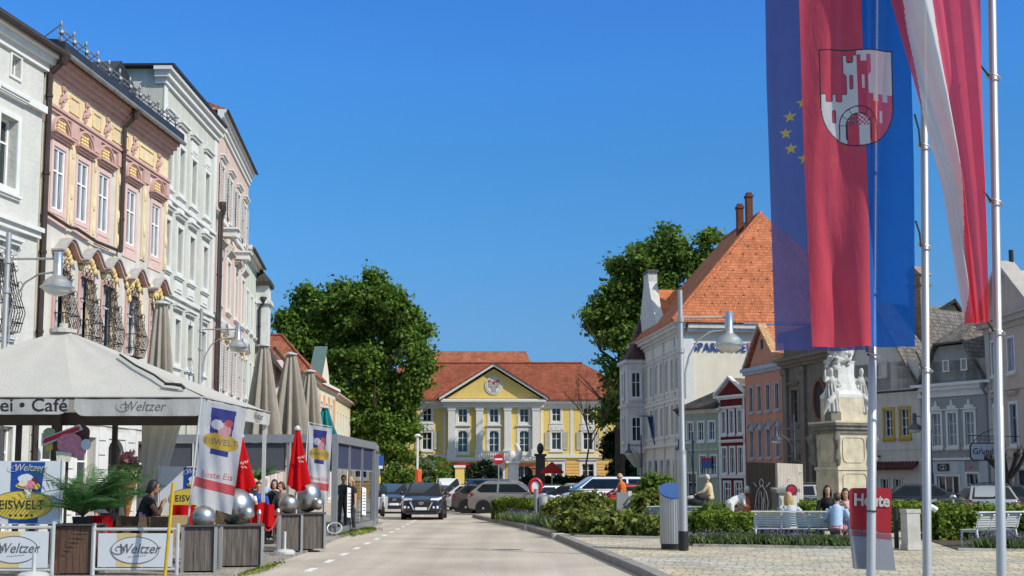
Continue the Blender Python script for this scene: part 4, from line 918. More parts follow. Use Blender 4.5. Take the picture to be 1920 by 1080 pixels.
# ------------------------------------------------------------------ vegetation
def leafquads(P, size, seed, up=.3, elong=1.6, nrm=None, jit=.35):
    rg = np.random.default_rng(seed); n = len(P)
    d = rg.normal(size=(n, 3)); d /= np.linalg.norm(d, axis=1)[:, None]
    if nrm is not None: d = d*.75 + nrm; d /= np.linalg.norm(d, axis=1)[:, None]+1e-9
    d[:, 2] += up; d /= np.linalg.norm(d, axis=1)[:, None]+1e-9
    a = np.cross(d, rg.normal(size=(n, 3))); a /= np.linalg.norm(a, axis=1)[:, None]+1e-9; b = np.cross(d, a)
    s = size*rg.uniform(1-jit, 1+jit, n)[:, None]
    v = np.empty((n, 4, 3)); bend = d*s*.18
    v[:, 0] = P - a*s*elong*.5; v[:, 1] = P - b*s*.45 + bend; v[:, 2] = P + a*s*elong*.5; v[:, 3] = P + b*s*.45 + bend
    return v.reshape(-1, 3)
def leafobj(name, V, m, parent=None, extra=None):
    """V: quads as (4n,3); extra: MB with solid parts in the second material"""
    nq = len(V)//4; me = bpy.data.meshes.new(name)
    ev, ef = (np.array(extra.v).reshape(-1, 3), extra.f) if extra else (np.zeros((0, 3)), [])
    vs = np.concatenate([V, ev]); me.vertices.add(len(vs)); me.vertices.foreach_set('co', vs.ravel())
    lens = [4]*nq + [len(f) for f in ef]
    idx = np.concatenate([np.arange(4*nq), np.array([i+4*nq for f in ef for i in f], dtype=int)]).astype(np.int32)
    me.loops.add(len(idx)); me.loops.foreach_set('vertex_index', idx)
    me.polygons.add(len(lens)); st = np.concatenate([[0], np.cumsum(lens)[:-1]]).astype(np.int32); me.polygons.foreach_set('loop_start', st)
    try: me.polygons.foreach_set('loop_total', np.array(lens, dtype=np.int32))
    except Exception: pass
    for x in (m if isinstance(m, list) else [m]): me.materials.append(x)
    if extra: me.polygons.foreach_set('material_index', [0]*nq+[1]*len(ef))
    me.update(calc_edges=True); me.validate()
    return link(name, me, parent)
def crown_pts(lobes, n, seed, clump=.55, per=26, shell=.62, sub=0):
    rg = np.random.default_rng(seed); L = np.array(lobes, float)
    if sub:          # break each lobe into boughs of uneven size
        o = []
        for l in L:
            for j in range(sub):
                d = rg.normal(size=3); d /= np.linalg.norm(d); q = rg.uniform(.35, .95); f = rg.uniform(.28, .52); o.append([*(l[:3]+d*l[3:6]*q), *(l[3:6]*f)])
        L = np.array(o)
    w = (L[:, 3]*L[:, 4]+L[:, 5]*L[:, 3]); w /= w.sum()
    nc = max(1, n//per); k = rg.choice(len(L), nc, p=w); d = rg.normal(size=(nc, 3)); d /= np.linalg.norm(d, axis=1)[:, None]
    r = shell + (1.04-shell)*rg.random(nc)**.5; C = L[k, :3] + d*L[k, 3:6]*r[:, None]
    cs = clump*rg.uniform(.6, 1.35, nc); N = rg.normal(size=(nc, per, 3))*.5; N[:, :, 2] *= .62
    P = (C[:, None] + N*cs[:, None, None]).reshape(-1, 3); nr = np.repeat(d, per, axis=0)
    return P, nr*.5
M_bark = mat('bark', (.075, .055, .04), .95, 0, .3, 5, .7, 14, stretch=(1, 1, .3))
def limb_tree(mb, base, h, r, spread, seed, n=7):
    rr = random.Random(seed); base = Vector(base); top = base + Vector((rr.uniform(-.4, .4), rr.uniform(-.4, .4), h*.92))
    tr = [base.lerp(top, t) + Vector((rr.uniform(-1, 1), rr.uniform(-1, 1), 0))*r*.5*(0 < t < 1) for t in (0, .12, .3, .5, .7, .88, 1)]
    mb.tube(tr, [r*1.35, r, r*.85, r*.66, r*.45, r*.25, r*.08], 9)
    for k in range(n):
        t = .3+.55*k/n; p = base.lerp(top, t); a = k*2.4+rr.uniform(-.4, .4); L = spread*(1-.5*t)*rr.uniform(.7, 1.1)
        q1 = p+Vector((cos(a), sin(a), .55))*L*.45; q2 = p+Vector((cos(a+.2), sin(a+.2), .8))*L*.95
        mb.tube([p, q1, q2], [r*.42*(1-t*.5), r*.25, r*.05], 6)
        mb.tube([q1, q1+Vector((cos(a+1), sin(a+1), .9))*L*.45], [r*.18, r*.03], 5)
def tree(name, label, base, H, lobes, n, leaf, m, seed, r=.4, spread=5, clump=.55, group=None, cat='tree', sub=7):
    base = Vector(base); t = thing(name, label, cat, base, 0, group)
    tm = MB(); limb_tree(tm, (0, 0, 0), H*.86, r, spread, seed); tm.obj('trunk', M_bark, t, True)
    lb = [(l[0]-base.x, l[1]-base.y, l[2]-base.z, *l[3:]) for l in lobes]
    P, nr = crown_pts(lb, n, seed, clump, 26, .5, sub); leafobj('crown', leafquads(P, leaf, seed+1, .25, 1.5, nr), m, t)
    return t
def plobes(Y, spec, dy=.8):
    out = []; rr = random.Random(int(Y*10))
    for px_, py_, rp in spec:
        R = rp*Y/2287; c = at(px_, py_, Y + rr.uniform(-.35, .35)*R); out.append((c.x, c.y, c.z, R, R*dy, R*.92))
    return out
LF1 = leafmat('chestnut_leaves', (.02, .055, .008), (.17, .28, .035), .4); LF2 = leafmat('lime_leaves', (.024, .06, .010), (.18, .28, .04), .4)
LFH = leafmat('hedge_leaves', (.025, .06, .008), (.25, .34, .032), .35); LFS = leafmat('shrub_leaves', (.02, .045, .010), (.25, .29, .055), .35); LFD = leafmat('yew_leaves', (.008, .02, .008), (.025, .055, .016), .15)
tree('chestnut_tree', 'tallest dense green tree left of the yellow palace', (-13.2, 122, 0), 22.8, plobes(122, [(690, 562, 58), (640, 578, 52), (745, 585, 52), (772, 650, 48), (705, 640, 85), (645, 670, 75), (775, 705, 46), (735, 740, 58), (690, 780, 75), (640, 790, 70), (725, 820, 50), (760, 800, 34), (745, 850, 32), (790, 665, 28), (710, 530, 28)]), 64000, .30, LF1, 11, .6, 8, .8)
tree('chestnut_tree', 'smaller round green tree behind the red roofed houses at left', (-20.5, 123, 0), 19.5, plobes(123, [(565, 580, 40), (552, 625, 36), (598, 622, 46), (580, 670, 60), (545, 600, 24), (610, 590, 34), (575, 552, 24)]), 24000, .30, LF1, 12, .5, 6, .75)
tree('lime_tree', 'tall loose green tree rising behind the bank house roof', (10.6, 119, 0), 27, plobes(119, [(1235, 462, 45), (1195, 490, 42), (1265, 465, 40), (1290, 500, 36), (1160, 510, 30), (1228, 530, 60), (1150, 578, 40), (1128, 600, 34), (1195, 590, 60), (1160, 640, 45), (1145, 690, 36), (1165, 735, 36), (1150, 780, 30), (1330, 448, 22), (1322, 478, 17), (1270, 560, 50), (1180, 555, 40)]), 34000, .34, LF2, 13, .5, 7, .9)
tree('yew_tree', 'very dark tree filling the gap beside the bank house oriel', (10.8, 121, 0), 12, plobes(121, [(1165, 800, 26), (1158, 850, 30), (1170, 880, 30), (1150, 760, 20)]), 11000, .32, LFD, 14, .3, 3, .6)
# bare brown tree before the palace
t = thing('bare_tree', 'thin leafless brown tree in front of the right palace windows', 'tree', (7.3, 118, 0)); m = MB(); rr = random.Random(21)
def branch(p, d, L, r, k):
    q = p+d*L*.5+Vector((rr.uniform(-.1, .1), rr.uniform(-.1, .1), 0))*L; e = p+d*L; m.tube([p, q, e], [r, r*.75, r*.5], 5)
    if k:
        for i in range(4 if k > 1 else 3):
            a = rr.uniform(0, 6.28); s = rr.uniform(.35, .75); nd = (d+Vector((cos(a)*s, sin(a)*s, rr.uniform(0, .25)))).normalized(); branch(p.lerp(e, rr.uniform(.45, 1)), nd, L*rr.uniform(.5, .75), r*.48, k-1)
branch(Vector((0, 0, 0)), Vector((.05, 0, 1)), 6.2, .14, 4); m.obj('trunk', mat('bare_twigs', (.14, .085, .05), .9, 0, .2, 4), t)
# shrubs in front of the palace
for px_, py_, rp, Y, lab in ((805, 885, 36, 112, 'bright green bush beneath the big chestnut, left of the palace arch'), (845, 880, 26, 116, 'leafy bush left of the yellow gate stone'), (745, 885, 30, 104, 'green bush behind the oncoming dark cars, nearest the glass pavilion'), (905, 885, 30, 122, 'dark shrub in front of the palace doorway')):
    c = at(px_, 905, Y); t = thing('bush', lab, 'bush', (c.x, Y, 0)); R = rp*Y/2287; P, nr = crown_pts([(0, 0, R*.9+.4, R, R*.8, R*1.2), (R*.6, 0, R*.5+.3, R*.7, R*.6, R*.8), (-R*.6, 0, R*.5+.3, R*.7, R*.6, R*.8)], 4200, int(px_), .4); leafobj('crown', leafquads(P, .22, int(py_), .3, 1.5, nr), LF2 if px_ < 900 else LFD, t)
    m = MB(); m.tube([(0, 0, 0), (0, 0, R)], .06, 6); m.obj('stem', M_bark, t)
c = at(1090, 905, 108); m = MB(); m.box(-5, 5.5, -.6, .6, 0, 2.0); P = np.random.default_rng(3).uniform((-5.2, -.75, .1), (5.7, -.55, 2.2), (5000, 3))
tag(leafobj('dark_hedge', leafquads(P, .22, 3, .2) + np.array([c.x, 108, 0]), [LFD, LFD], None, MB().box(c.x-5, c.x+5.5, 107.4, 108.6, 0, 2.0)), 'long dark hedge in front of the palace right of its gate', 'hedge')
# pollarded dark tree in front of the rose house
t = thing('pollard_tree', 'small dark pollarded tree with knobbly bare limbs in front of the rose house', 'tree', (19.9, 49.5, 0)); m = MB(); rr = random.Random(33)
m.tube([(0, 0, 0), (.03, 0, .9), (-.02, 0, 1.9)], [.2, .16, .17], 8)
for k in range(9):
    a = k*.7; q = Vector((cos(a)*.75, sin(a)*.75, 2.75+rr.uniform(-.3, .3))); m.tube([(0, 0, 1.75), Vector((cos(a)*.4, sin(a)*.4, 2.2)), q], [.11, .08, .07], 6); m.sph(q, .13, 8, 5)
    for j in range(3): m.tube([q, q+Vector((rr.uniform(-.2, .2), rr.uniform(-.2, .2), rr.uniform(.15, .5)))], [.03, .01], 4)
m.obj('trunk', mat('black_bark', (.02, .016, .014), .9, 0, .3, 5), t, True)

# ---- beds and hedges of the square
def bed(pts): m = MB(); m.prismz(pts, .0, KH+.006); tag(m.obj('flower_bed', M_soil), kind='structure')
bed([(-.9, 55.5), (.9, 43.5), (1.55, 38.2), (1.85, 34.7), (4.5, 33.5), (5.1, 41), (3.4, 52), (.5, 56.5)])
bed([(4.4, 30.7), (4.6, 29.5), (8.2, 28.4), (8.6, 31), (9.2, 37), (5.2, 37.5)])
bed([(10.0, 27.8), (18.4, 26.3), (21, 32), (11.2, 34)])
M_edge = mat('bed_edging', (.48, .45, .40), .8, 0, .15, 5)
def edging(pts):
    m = MB(); o = strip_poly(pts, .14)
    for i in range(len(pts)-1): m.prismz([pts[i], o[i], o[i+1], pts[i+1]], .1, KH+.045)
    tag(m.obj('bed_edging', M_edge), kind='structure')
edging([(1.8, 34.75), (4.5, 33.45)]); edging([(4.35, 29.65), (8.2, 28.3)]); edging([(9.95, 27.7), (18.4, 26.2)])
def hedge(label, pts, w, h, n, leaf, m, seed, round_=.06, name='hedge', z0=KH, wob=.03, cat='hedge', core=(.02, .035, .012)):
    """a clipped hedge along a path: dark twiggy core and leaf faces on its sides and top"""
    rg = np.random.default_rng(seed); A = strip_poly(pts, -w/2); B = strip_poly(pts, w/2); mb = MB(); Vs = []
    tot = sum((Vector(pts[i+1])-Vector(pts[i])).length for i in range(len(pts)-1)); u = .07
    for i in range(len(pts)-1):
        a0, a1 = Vector(A[i]), Vector(A[i+1]); b0, b1 = Vector(B[i]), Vector(B[i+1]); L = (a1-a0).length
        c = (a0+a1+b0+b1)/4; q = [(p-c)*.97+c for p in (a0, a1, b1, b0)]; mb.prismz([tuple(p.lerp((a0+b0)/2 if k in (0, 3) else (a1+b1)/2, .14)) for k, p in enumerate(q)], z0, z0+h-.06)
        k = int(n*L/tot); s = rg.random(k); f = rg.random(k)*(2*h+w+.6); P = np.empty((k, 3)); N = np.zeros((k, 3)); jt = rg.normal(size=k)*wob
        nrm = (a1-a0).normalized(); nx, ny = nrm.y, -nrm.x
        for j in range(k):
            if f[j] < h+.3: t_, z, sd = -1., f[j]*h/(h+.3), -1
            elif f[j] < h+.3+w: t_, z, sd = (f[j]-h-.3)/w*2-1, h, 0
            else: t_, z, sd = 1., (f[j]-h-.3-w)/(h+.3)*h, 1
            x = (1-t_)/2; p = a0.lerp(a1, s[j]).lerp(b0.lerp(b1, s[j]), 1-x)
            bump = .04*sin(p.x*5+p.y*3)+.03*sin(p.x*11-p.y*7+z*9)
            P[j] = (p.x+nx*sd*(jt[j]+bump), p.y+ny*sd*(jt[j]+bump), z0+z+(jt[j]+bump if sd == 0 else 0)); N[j] = (nx*sd, ny*sd, 1. if sd == 0 else .15)
        # end caps
        for (e0, e1, sg, do) in ((a0, b0, -1, i == 0), (a1, b1, 1, i == len(pts)-2)):
            if do:
                k2 = int(n*w/tot*.9); r1, r2 = rg.random(k2), rg.random(k2)*h; pc = np.array([[*e0.lerp(e1, r), z0+zz] for r, zz in zip(r1, r2)]); pc[:, :2] += np.array([nrm.x, nrm.y])*sg*rg.normal(size=(k2, 1))*wob
                Vs.append(leafquads(pc, leaf, seed+7+i, .1, 1.5, np.tile([nrm.x*sg, nrm.y*sg, .1], (k2, 1))))
        Vs.append(leafquads(P, leaf, seed+i, .1, 1.5, N))
    o = leafobj(name, np.concatenate(Vs), [m, mat('hedge_core', core, .95)], None, mb)
    return tag(o, label, cat)
hedge('clipped bright green box hedge left of the grey litter bin', [(-.45, 51.5), (1.05, 49.6)], 1.0, .78, 9000, .06, LFH, 41)
hedge('clipped bright green box hedge right of the grey litter bin', [(1.35, 49.4), (4.6, 46)], 1.0, .78, 12000, .06, LFH, 42)
hedge('dark green clipped hedge behind the left end of the white bench', [(5.1, 33.4), (8.0, 32.5)], 1.0, .64, 11000, .06, LFH, 43)
hedge('low clipped hedge behind the seated women', [(9.2, 39.5), (13, 38.6)], .9, .85, 7000, .06, LFH, 44)
hedge('broad leafy hedge behind the white benches at the right', [(11.3, 33.2), (15.7, 32.5), (19.4, 31.5)], 1.5, .74, 22000, .085, LFH, 45, wob=.09)
def shrub(label, c, rx, ry, h, n, leaf, m, seed, name='shrub', cat='shrub', up=.3):
    t = thing(name, label, cat, c); P, nr = crown_pts([(0, 0, h*.55, rx, ry, h*.5), (rx*.45, 0, h*.4, rx*.6, ry*.7, h*.42), (-rx*.5, 0, h*.38, rx*.55, ry*.7, h*.4)], n, seed, .2, 18, .4)
    P[:, 2] = np.maximum(P[:, 2], .02); leafobj('foliage', leafquads(P, leaf, seed+3, up, 1.7, nr), m, t)
    s = MB(); rr = random.Random(seed)
    for k in range(8): a = k*.8; s.tube([(rr.uniform(-.1, .1), rr.uniform(-.1, .1), -.02), (cos(a)*rx*.3, sin(a)*ry*.3, h*.45), (cos(a)*rx*.55, sin(a)*ry*.55, h*.85)], [.018, .013, .005], 5)
    s.obj('stem', M_bark, t); return t
for x, y, rx, h, lab, m, n in ((1.9, 42.6, .75, .9, 'loose reddish green shrub just right of the litter bin', LFS, 3600), (2.45, 41.0, .6, 1.2, 'taller loose shrub in front of the white van', LFS, 4200), (3.4, 38.6, .85, .62, 'loose shrub in front of the red car', LFS, 3600), (4.2, 37.4, .5, 1.15, 'loose leafy shrub left of the silver advertising column', LFS, 4200), (4.9, 41.5, .8, 1.7, 'tall dark green shrub behind the silver advertising column', LF2, 4200), (3.0, 35.4, .9, .6, 'low spreading shrub at the front edge of the bed', LFS, 3600), (4.0, 34.6, .6, .55, 'low shrub at the right front corner of the bed', LFS, 2600), (5.6, 34.4, .6, .8, 'dark shrub growing above the clipped hedge by the kerb', LF2, 3000), (2.15, 37.3, .7, .6, 'low grey green shrub behind the bed edging', LFS, 2600)):
    shrub(lab, (x, y, KH), rx, rx*.8, h, n, .115, m, int(x*100+y))
def lavender(label, pts, w, n, seed, hgt=.42, flower=.5, name='lavender_bed'):
    rg = np.random.default_rng(seed); q = rg.random(n)*(len(pts)-1); i = q.astype(int); f = q-i; A = np.array(pts)[i]; B = np.array(pts)[i+1]; P = A+(B-A)*f[:, None]; P += rg.normal(size=(n, 2))*w*.3
    hh = hgt*rg.uniform(.45, 1.1, n); a = rg.uniform(0, 6.28, n); ln = rg.uniform(.05, .28, n); V = np.empty((n, 4, 3)); dx, dy = np.cos(a), np.sin(a)
    base = np.stack([P[:, 0], P[:, 1], np.full(n, KH)], 1); tip = base+np.stack([dx*ln, dy*ln, hh], 1); s = np.stack([-dy, dx, np.zeros(n)], 1)*.012
    md = base*.4+tip*.6+np.stack([dx*0, dy*0, hh*.1], 1); V[:, 0] = base; V[:, 1] = md-s*1.6; V[:, 2] = tip; V[:, 3] = md+s*1.6
    t = tag(leafobj(name, V.reshape(-1, 3), leafmat('lavender_leaf', (.06, .10, .04), (.17, .24, .09), .3)), label, 'lavender', None, 'stuff')
    k = rg.random(n) < flower*np.clip(.5+.5*np.sin(P[:, 0]*3+1), .15, 1); T = tip[k]; T = np.concatenate([T, T+[0, 0, .05], T+[.01, 0, .09]]); 
    leafobj('flower', leafquads(T, .03, seed+1, .4, 1.6), leafmat('lavender_flower', (.11, .07, .17), (.26, .19, .36), .3), t)
    return t
lavender('grey green lavender in front of the box hedge by the kerb', [(-.1, 49.6), (.85, 45.5), (1.6, 41.0), (1.9, 38)], .7, 6000, 51, .36, .1)
lavender('purple lavender strip along the paving in front of the first white bench', [(4.65, 30.1), (6.1, 29.65), (7.85, 28.85)], .75, 10000, 52, .28, .06)
lavender('purple lavender strip in front of the white benches at the right', [(10.7, 27.9), (13.3, 27.5), (17.5, 26.7)], .6, 9000, 53, .3, .25)
# weeds at the foot of the pavilion
P = np.random.default_rng(6).normal(size=(900, 3))*np.array([.18, 1.2, .0])+np.array([-5.05, 41, .06]); tag(leafobj('weeds', leafquads(P, .09, 6, .1), LFS), kind='stuff')
P = np.random.default_rng(7).normal(size=(320, 3))*np.array([.08, .8, .0])+np.array([-4.72, 23.4, .04]); tag(leafobj('weeds', leafquads(P, .05, 7, .1), LFS), kind='stuff')
# ------------------------------------------------------------------ vehicles
M_tyre = mat('tyre', (.012, .012, .012), .85, 0, .2, 8); M_rim = mat('alloy_rim', (.55, .56, .57), .3, .8, .08, 6); M_blackpl = mat('black_plastic', (.015, .015, .016), .55, 0, .2, 5)
M_cglass = glassmat('car_glass', (.008, .01, .012), .03, .35); M_lamp = mat('headlamp_glass', (.75, .77, .8), .08, 0, .1, 12, spec=.8); M_tail = mat('tail_lamp', (.38, .01, .012), .15, spec=.7); M_plate = mat('plate_white', (.7, .7, .7), .5); M_chrome = mat('chrome', (.7, .7, .72), .15, 1.)
def paint(name, col, metal=.25): return mat(name, col, .28, metal, .04, 2, spec=.6, coat=.9)
def car_proto(name, label, col, L=4.45, Wd=1.85, H=1.65, style='suv', group='cars parked and driving in the square'):
    t = thing(name, label, 'car', (0, 0, 0), 0, group); P = paint('paint_'+col[0], col[1], col[2] if len(col) > 2 else .25); w = Wd/2
    hood = .62*H; belt = .66*H; l = L/2; fwb, rwb = l-.88, -l+.86; r = .345 if style == 'suv' else .315
    van = style == 'van'
    if style == 'suv': st = [(l, .42, .62, .72), (l-.07, .28, .86, .86), (l-.35, .24, hood-.06, .96), (l-.8, .24, hood, 1.0), (l-1.25, .24, belt-.02, 1.0), (0, .24, belt, 1.0), (-l+1.0, .24, belt+.03, 1.0), (-l+.35, .26, belt+.05, .97), (-l+.06, .32, belt+.02, .9), (-l, .45, belt-.12, .82)]
    elif van: st = [(l, .4, .7, .78), (l-.08, .26, .9, .9), (l-.45, .24, hood-.1, .97), (l-.9, .24, belt-.1, 1.0), (l-1.3, .24, belt-.03, 1.0), (0, .24, belt, 1.0), (-l+.5, .25, belt, 1.0), (-l+.08, .28, belt, .96), (-l, .4, belt-.05, .9)]
    else: st = [(l, .38, .58, .74), (l-.08, .24, .72, .88), (l-.45, .2, hood-.12, .97), (l-1.0, .2, hood-.04, 1.0), (l-1.35, .2, belt-.02, 1.0), (0, .2, belt, 1.0), (-l+.9, .2, belt+.02, 1.0), (-l+.3, .24, belt+.02, .96), (-l+.05, .32, belt-.02, .9), (-l, .42, belt-.12, .82)]
    m = MB(); secs = []
    for x, zb, zt, k in st:
        W_ = w*k; half = [(0, zb), (W_*.86, zb), (W_*.96, zb+.07), (W_, zb+.32*(zt-zb)), (W_*.995, zb+.62*(zt-zb)), (W_*.965, zt-.06), (W_*.88, zt-.004), (0, zt+.025)]
        secs.append([(x, -y, z) for y, z in half[::-1][:-1]] + [(x, y, z) for y, z in half[:-1]])
    n = len(secs[0])
    for s_ in secs: m.v += s_
    for i in range(len(secs)-1):
        for k in range(n): m.f.append([i*n+k, i*n+(k+1) % n, (i+1)*n+(k+1) % n, (i+1)*n+k]); m.mi.append(0)
    m.f.append(list(range(n))[::-1]); m.f.append([(len(secs)-1)*n+k for k in range(n)]); m.mi += [0, 0]
    # greenhouse
    if style == 'suv': g = [(l-1.18, .0), (l-2.05, 1), (-l+.75, .985), (-l+.12, .08)]
    elif van: g = [(l-.75, .0), (l-1.65, 1), (-l+.25, 1), (-l+.05, .05)]
    else: g = [(l-1.2, .0), (l-2.0, 1), (-l+1.15, .97), (-l+.25, .05)]
    zb_ = belt-.02; zt_ = H-.03; wb, wt = w*.93, w*.73 if not van else w*.8
    def gp(i, s): x, f = g[i]; return Vector((x, s*(wb+(wt-wb)*f), zb_+(zt_-zb_)*f))
    Lp = [gp(i, 1) for i in range(4)]; Rp = [gp(i, -1) for i in range(4)]
    cr = [Vector((p.x, 0, p.z+(.035 if 0 < i < 3 else 0))) for i, p in enumerate(Lp)]
    o = len(m.v)
    for row in (Lp, cr, Rp): m.v += [tuple(p) for p in row]
    F = [(0, 1, 2, 3), (11, 10, 9, 8)]
    for i in range(3): F += [(i, 4+i, 5+i, i+1), (4+i, 8+i, 9+i, 5+i)]
    for f in F: m.f.append([o+i for i in f][::-1]); m.mi.append(0)
    body = m.obj('body', P, t, 50)
    md = body.modifiers.new('bevel', 'BEVEL'); md.width = .045; md.segments = 3; md.limit_method = 'ANGLE'; md.angle_limit = radians(38)
    # glass, 4 mm proud
    def pane(nm, pts, inset=.06, off=.006):
        pts = [Vector(p) for p in pts]; c = sum(pts, Vector())/len(pts); nn = (pts[1]-pts[0]).cross(pts[2]-pts[0]).normalized()
        if nn.dot(c-Vector((0, 0, .8))) < 0: nn = -nn; pts = pts[::-1]
        q = [p+(c-p).normalized()*inset+nn*off for p in pts]; MB().poly(q).obj(nm, M_cglass, t)
    pane('windscreen', [Lp[0], Lp[1], Rp[1], Rp[0]]); pane('rear_window', [Lp[3], Lp[2], Rp[2], Rp[3]], .09)
    for sd in (Lp, Rp):
        xm = (sd[1].x+sd[2].x)/2-.05
        def on(x, f): # point on the side plane
            a, b = sd[1], sd[0]; base = Vector((x, sd[0].y, zb_)); top = Vector((x, sd[1].y, zt_)); return base.lerp(top, f)
        def xat(i, j, f): p, q = sd[i], sd[j]; ff = (f-g[i][1])/(g[j][1]-g[i][1]); return p.x+(q.x-p.x)*ff
        pane('side_window', [on(xat(0, 1, .12)-.1, .1), on(xat(0, 1, .86)-.06, .86), on(xm+.04, .86), on(xm+.04, .1)], .01)
        if van: pane('side_window', [on(xm-.05, .1), on(xm-.05, .86), on(xm-1.0, .86), on(xm-1.0, .1)], .01); pane('side_window', [on(xm-1.08, .1), on(xm-1.08, .86), on(-l+.45, .86), on(-l+.45, .1)], .01)
        else: pane('side_window', [on(xm-.05, .1), on(xm-.05, .86), on(xat(2, 3, .86)+.12, .86), on(xat(2, 3, .3)+.2, .3), on(xat(2, 3, .3)+.4, .1)], .01)
    # wheels, arches
    wm = MB(); wm.lathe([(r*.62, -.1), (r*.97, -.11), (r, -.07), (r, .07), (r*.97, .11), (r*.62, .1)], 24)
    wm.xform(Matrix.Rotation(pi/2, 4, 'X')); tyre = wm.mesh('tyre', M_tyre, 40)
    rm = MB(); rm.lathe([(r*.64, -.02), (r*.64, .095), (r*.58, .095), (r*.57, .06), (r*.2, .055)], 20); rm.lathe([(.06, .05), (.06, .1), (.02, .105)], 10)
    for k in range(5): a = 2*pi*k/5; rm.slab([(cos(a-.22)*.05, sin(a-.22)*.05, .07), (cos(a-.16)*r*.6, sin(a-.16)*r*.6, .075), (cos(a+.16)*r*.6, sin(a+.16)*r*.6, .075), (cos(a+.22)*.05, sin(a+.22)*.05, .07)], (0, 0, .02))
    rm.xform(Matrix.Rotation(pi/2, 4, 'X')); rim = rm.mesh('rim', M_rim, 40)
    for x in (fwb, rwb):
        for s in (-1, 1):
            o = link('wheel', tyre, t, (x, s*(w-.095), r)); o.rotation_euler = (0, 0, 0 if s < 0 else pi); q = link('rim', rim, o)
            am = MB(); am.lathe([(r+.075, -.05), (r+.075, .006), (r+.03, .008), (r+.03, -.05)], 28, (0, 0, 0)); am.lathe([(r+.05, -.1), (r+.05, .003)], 28); am.xform(Matrix.Rotation(pi/2, 4, 'X') if s < 0 else Matrix.Rotation(-pi/2, 4, 'X')); am.obj('wheel_arch', M_blackpl, t, 40, (x, s*w, r+.015))
    for s in (-1, 1):
        m = MB(); m.box(fwb-r-.1, rwb+r+.1, s*w-.03 if s > 0 else -w-.006, w+.006 if s > 0 else -w+.03, .2, .34); m.obj('sill_trim', M_blackpl, t)
        m = MB(); m.sph((g[0][0]-.18, s*(w+.1), belt+.09), (.07, .13, .085), 10, 6); m.box(g[0][0]-.2, g[0][0]-.14, min(s*(w-.1), s*(w+.02)), max(s*(w-.1), s*(w+.02)), belt+.02, belt+.07); m.obj('mirror', P, t, True)
        for x in (.1, -1.0): m = MB(); m.tube([(x-.1, s*(w+.012), belt-.13), (x+.1, s*(w+.012), belt-.13)], .018, 6); m.obj('handle', P, t)
        # lamps
        hz = .55*H if style == 'suv' else .47*H
        m = MB(); m.slab([(l-.015, s*w*.44, hz-.04), (l-.09, s*w*.82, hz-.05), (l-.3, s*w*.955, hz+.02), (l-.3, s*w*.955, hz+.1), (l-.12, s*w*.8, hz+.06), (l-.02, s*w*.44, hz+.03)], (.025, s*.012, .01)); m.obj('headlight', M_lamp, t)
        m = MB(); m.slab([(l-.02, s*w*.56, .52), (l-.05, s*w*.83, .5), (l-.06, s*w*.83, .62), (l-.02, s*w*.56, .6)], (.03, 0, 0)); m.obj('fog_light', M_lamp, t)
        tz = belt-.12; m = MB(); m.slab([(-l+.02, s*w*.58, tz-.06), (-l+.1, s*w*.9, tz-.08), (-l+.35, s*w*.985, tz+.02), (-l+.3, s*w*.97, tz+.12), (-l+.06, s*w*.86, tz+.1), (-l+.02, s*w*.58, tz+.05)], (-.03, s*.012, 0)); m.obj('tail_light', M_tail, t)
    gz = .52 if style != 'suv' else .62
    m = MB(); m.slab([(l-.005, -w*.36, gz-.14), (l-.005, w*.36, gz-.14), (l-.01, w*.52, gz+.16), (l-.06, w*.46, gz+.24), (l-.06, -w*.46, gz+.24), (l-.01, -w*.52, gz+.16)], (.03, 0, 0)); m.obj('grille', M_blackpl, t)
    if style == 'suv':
        m = MB()
        for s in (-1, 1): m.cut(); m.tube([(l+.04, s*w*.34, gz-.17), (l+.035, s*w*.54, gz+.17)], .03, 6)
        m.obj('grille_trim', M_chrome, t)
        m = MB(); m.tube([(l+.035, .1*cos(k*.4), gz+.12+.05*sin(k*.4)) for k in range(17)], .01, 5); m.tube([(l+.035, -.04, gz+.08), (l+.035, -.02, gz+.16)], .01, 5); m.tube([(l+.035, .04, gz+.16), (l+.035, .02, gz+.08)], .01, 5); m.obj('badge', M_chrome, t)
    m = MB(); m.box(l-.02, l+.045, -.26, .26, .44, .56); m.box(-l-.045, -l+.02, -.26, .26, .62 if style == 'suv' else .72, .74 if style == 'suv' else .84); m.cuts = [(8, 6)]; m.obj('number_plate', M_plate, t)
    m = MB(); m.box(l-.12, l+.02, -w*.72, w*.72, .24, .36); m.cut(); m.box(-l-.02, -l+.12, -w*.78, w*.78, .28, .5); m.obj('bumper_trim', M_blackpl, t)
    if style == 'suv':
        for s in (-1, 1): m = MB(); m.tube([(g[1][0]-.1, s*wt*.94, H-.0), (g[1][0]-.3, s*wt*.94, H+.045), (g[2][0]+.3, s*wt*.94, H+.04), (g[2][0]+.1, s*wt*.94, H-.01)], .017, 6); m.obj('roof_rail', M_chrome if 'silver' in col[0] else M_blackpl, t)
    m = MB(); m.sph((0, 0, belt-.02), .01, 6, 4)
    for (x, y) in ((.35, .36), (.35, -.36), (-.6, .36), (-.6, -.36)): pass
    return t
def place(t, x, y, rz, z=0.): t.location = (x, y, z); t.rotation_euler = (0, 0, rz); return t
R = radians
place(car_proto('parked_car', 'dark navy SUV driving towards us in the road with dark grille and white plate', ('navy', (.008, .011, .022), .4)), -4.02, 56.9, R(-90))
place(car_proto('parked_car', 'bright blue car behind the oncoming navy SUV, its left headlight lit by sun', ('blue', (.01, .045, .12), .4), 4.2, 1.8, 1.6), -6.5, 68, R(-84))
place(car_proto('parked_car', 'beige grey SUV parked at an angle, its rear end nearest the road', ('silver_beige', (.30, .275, .25), .5), 4.6, 1.88, 1.68), .15, 63.4, R(-13))
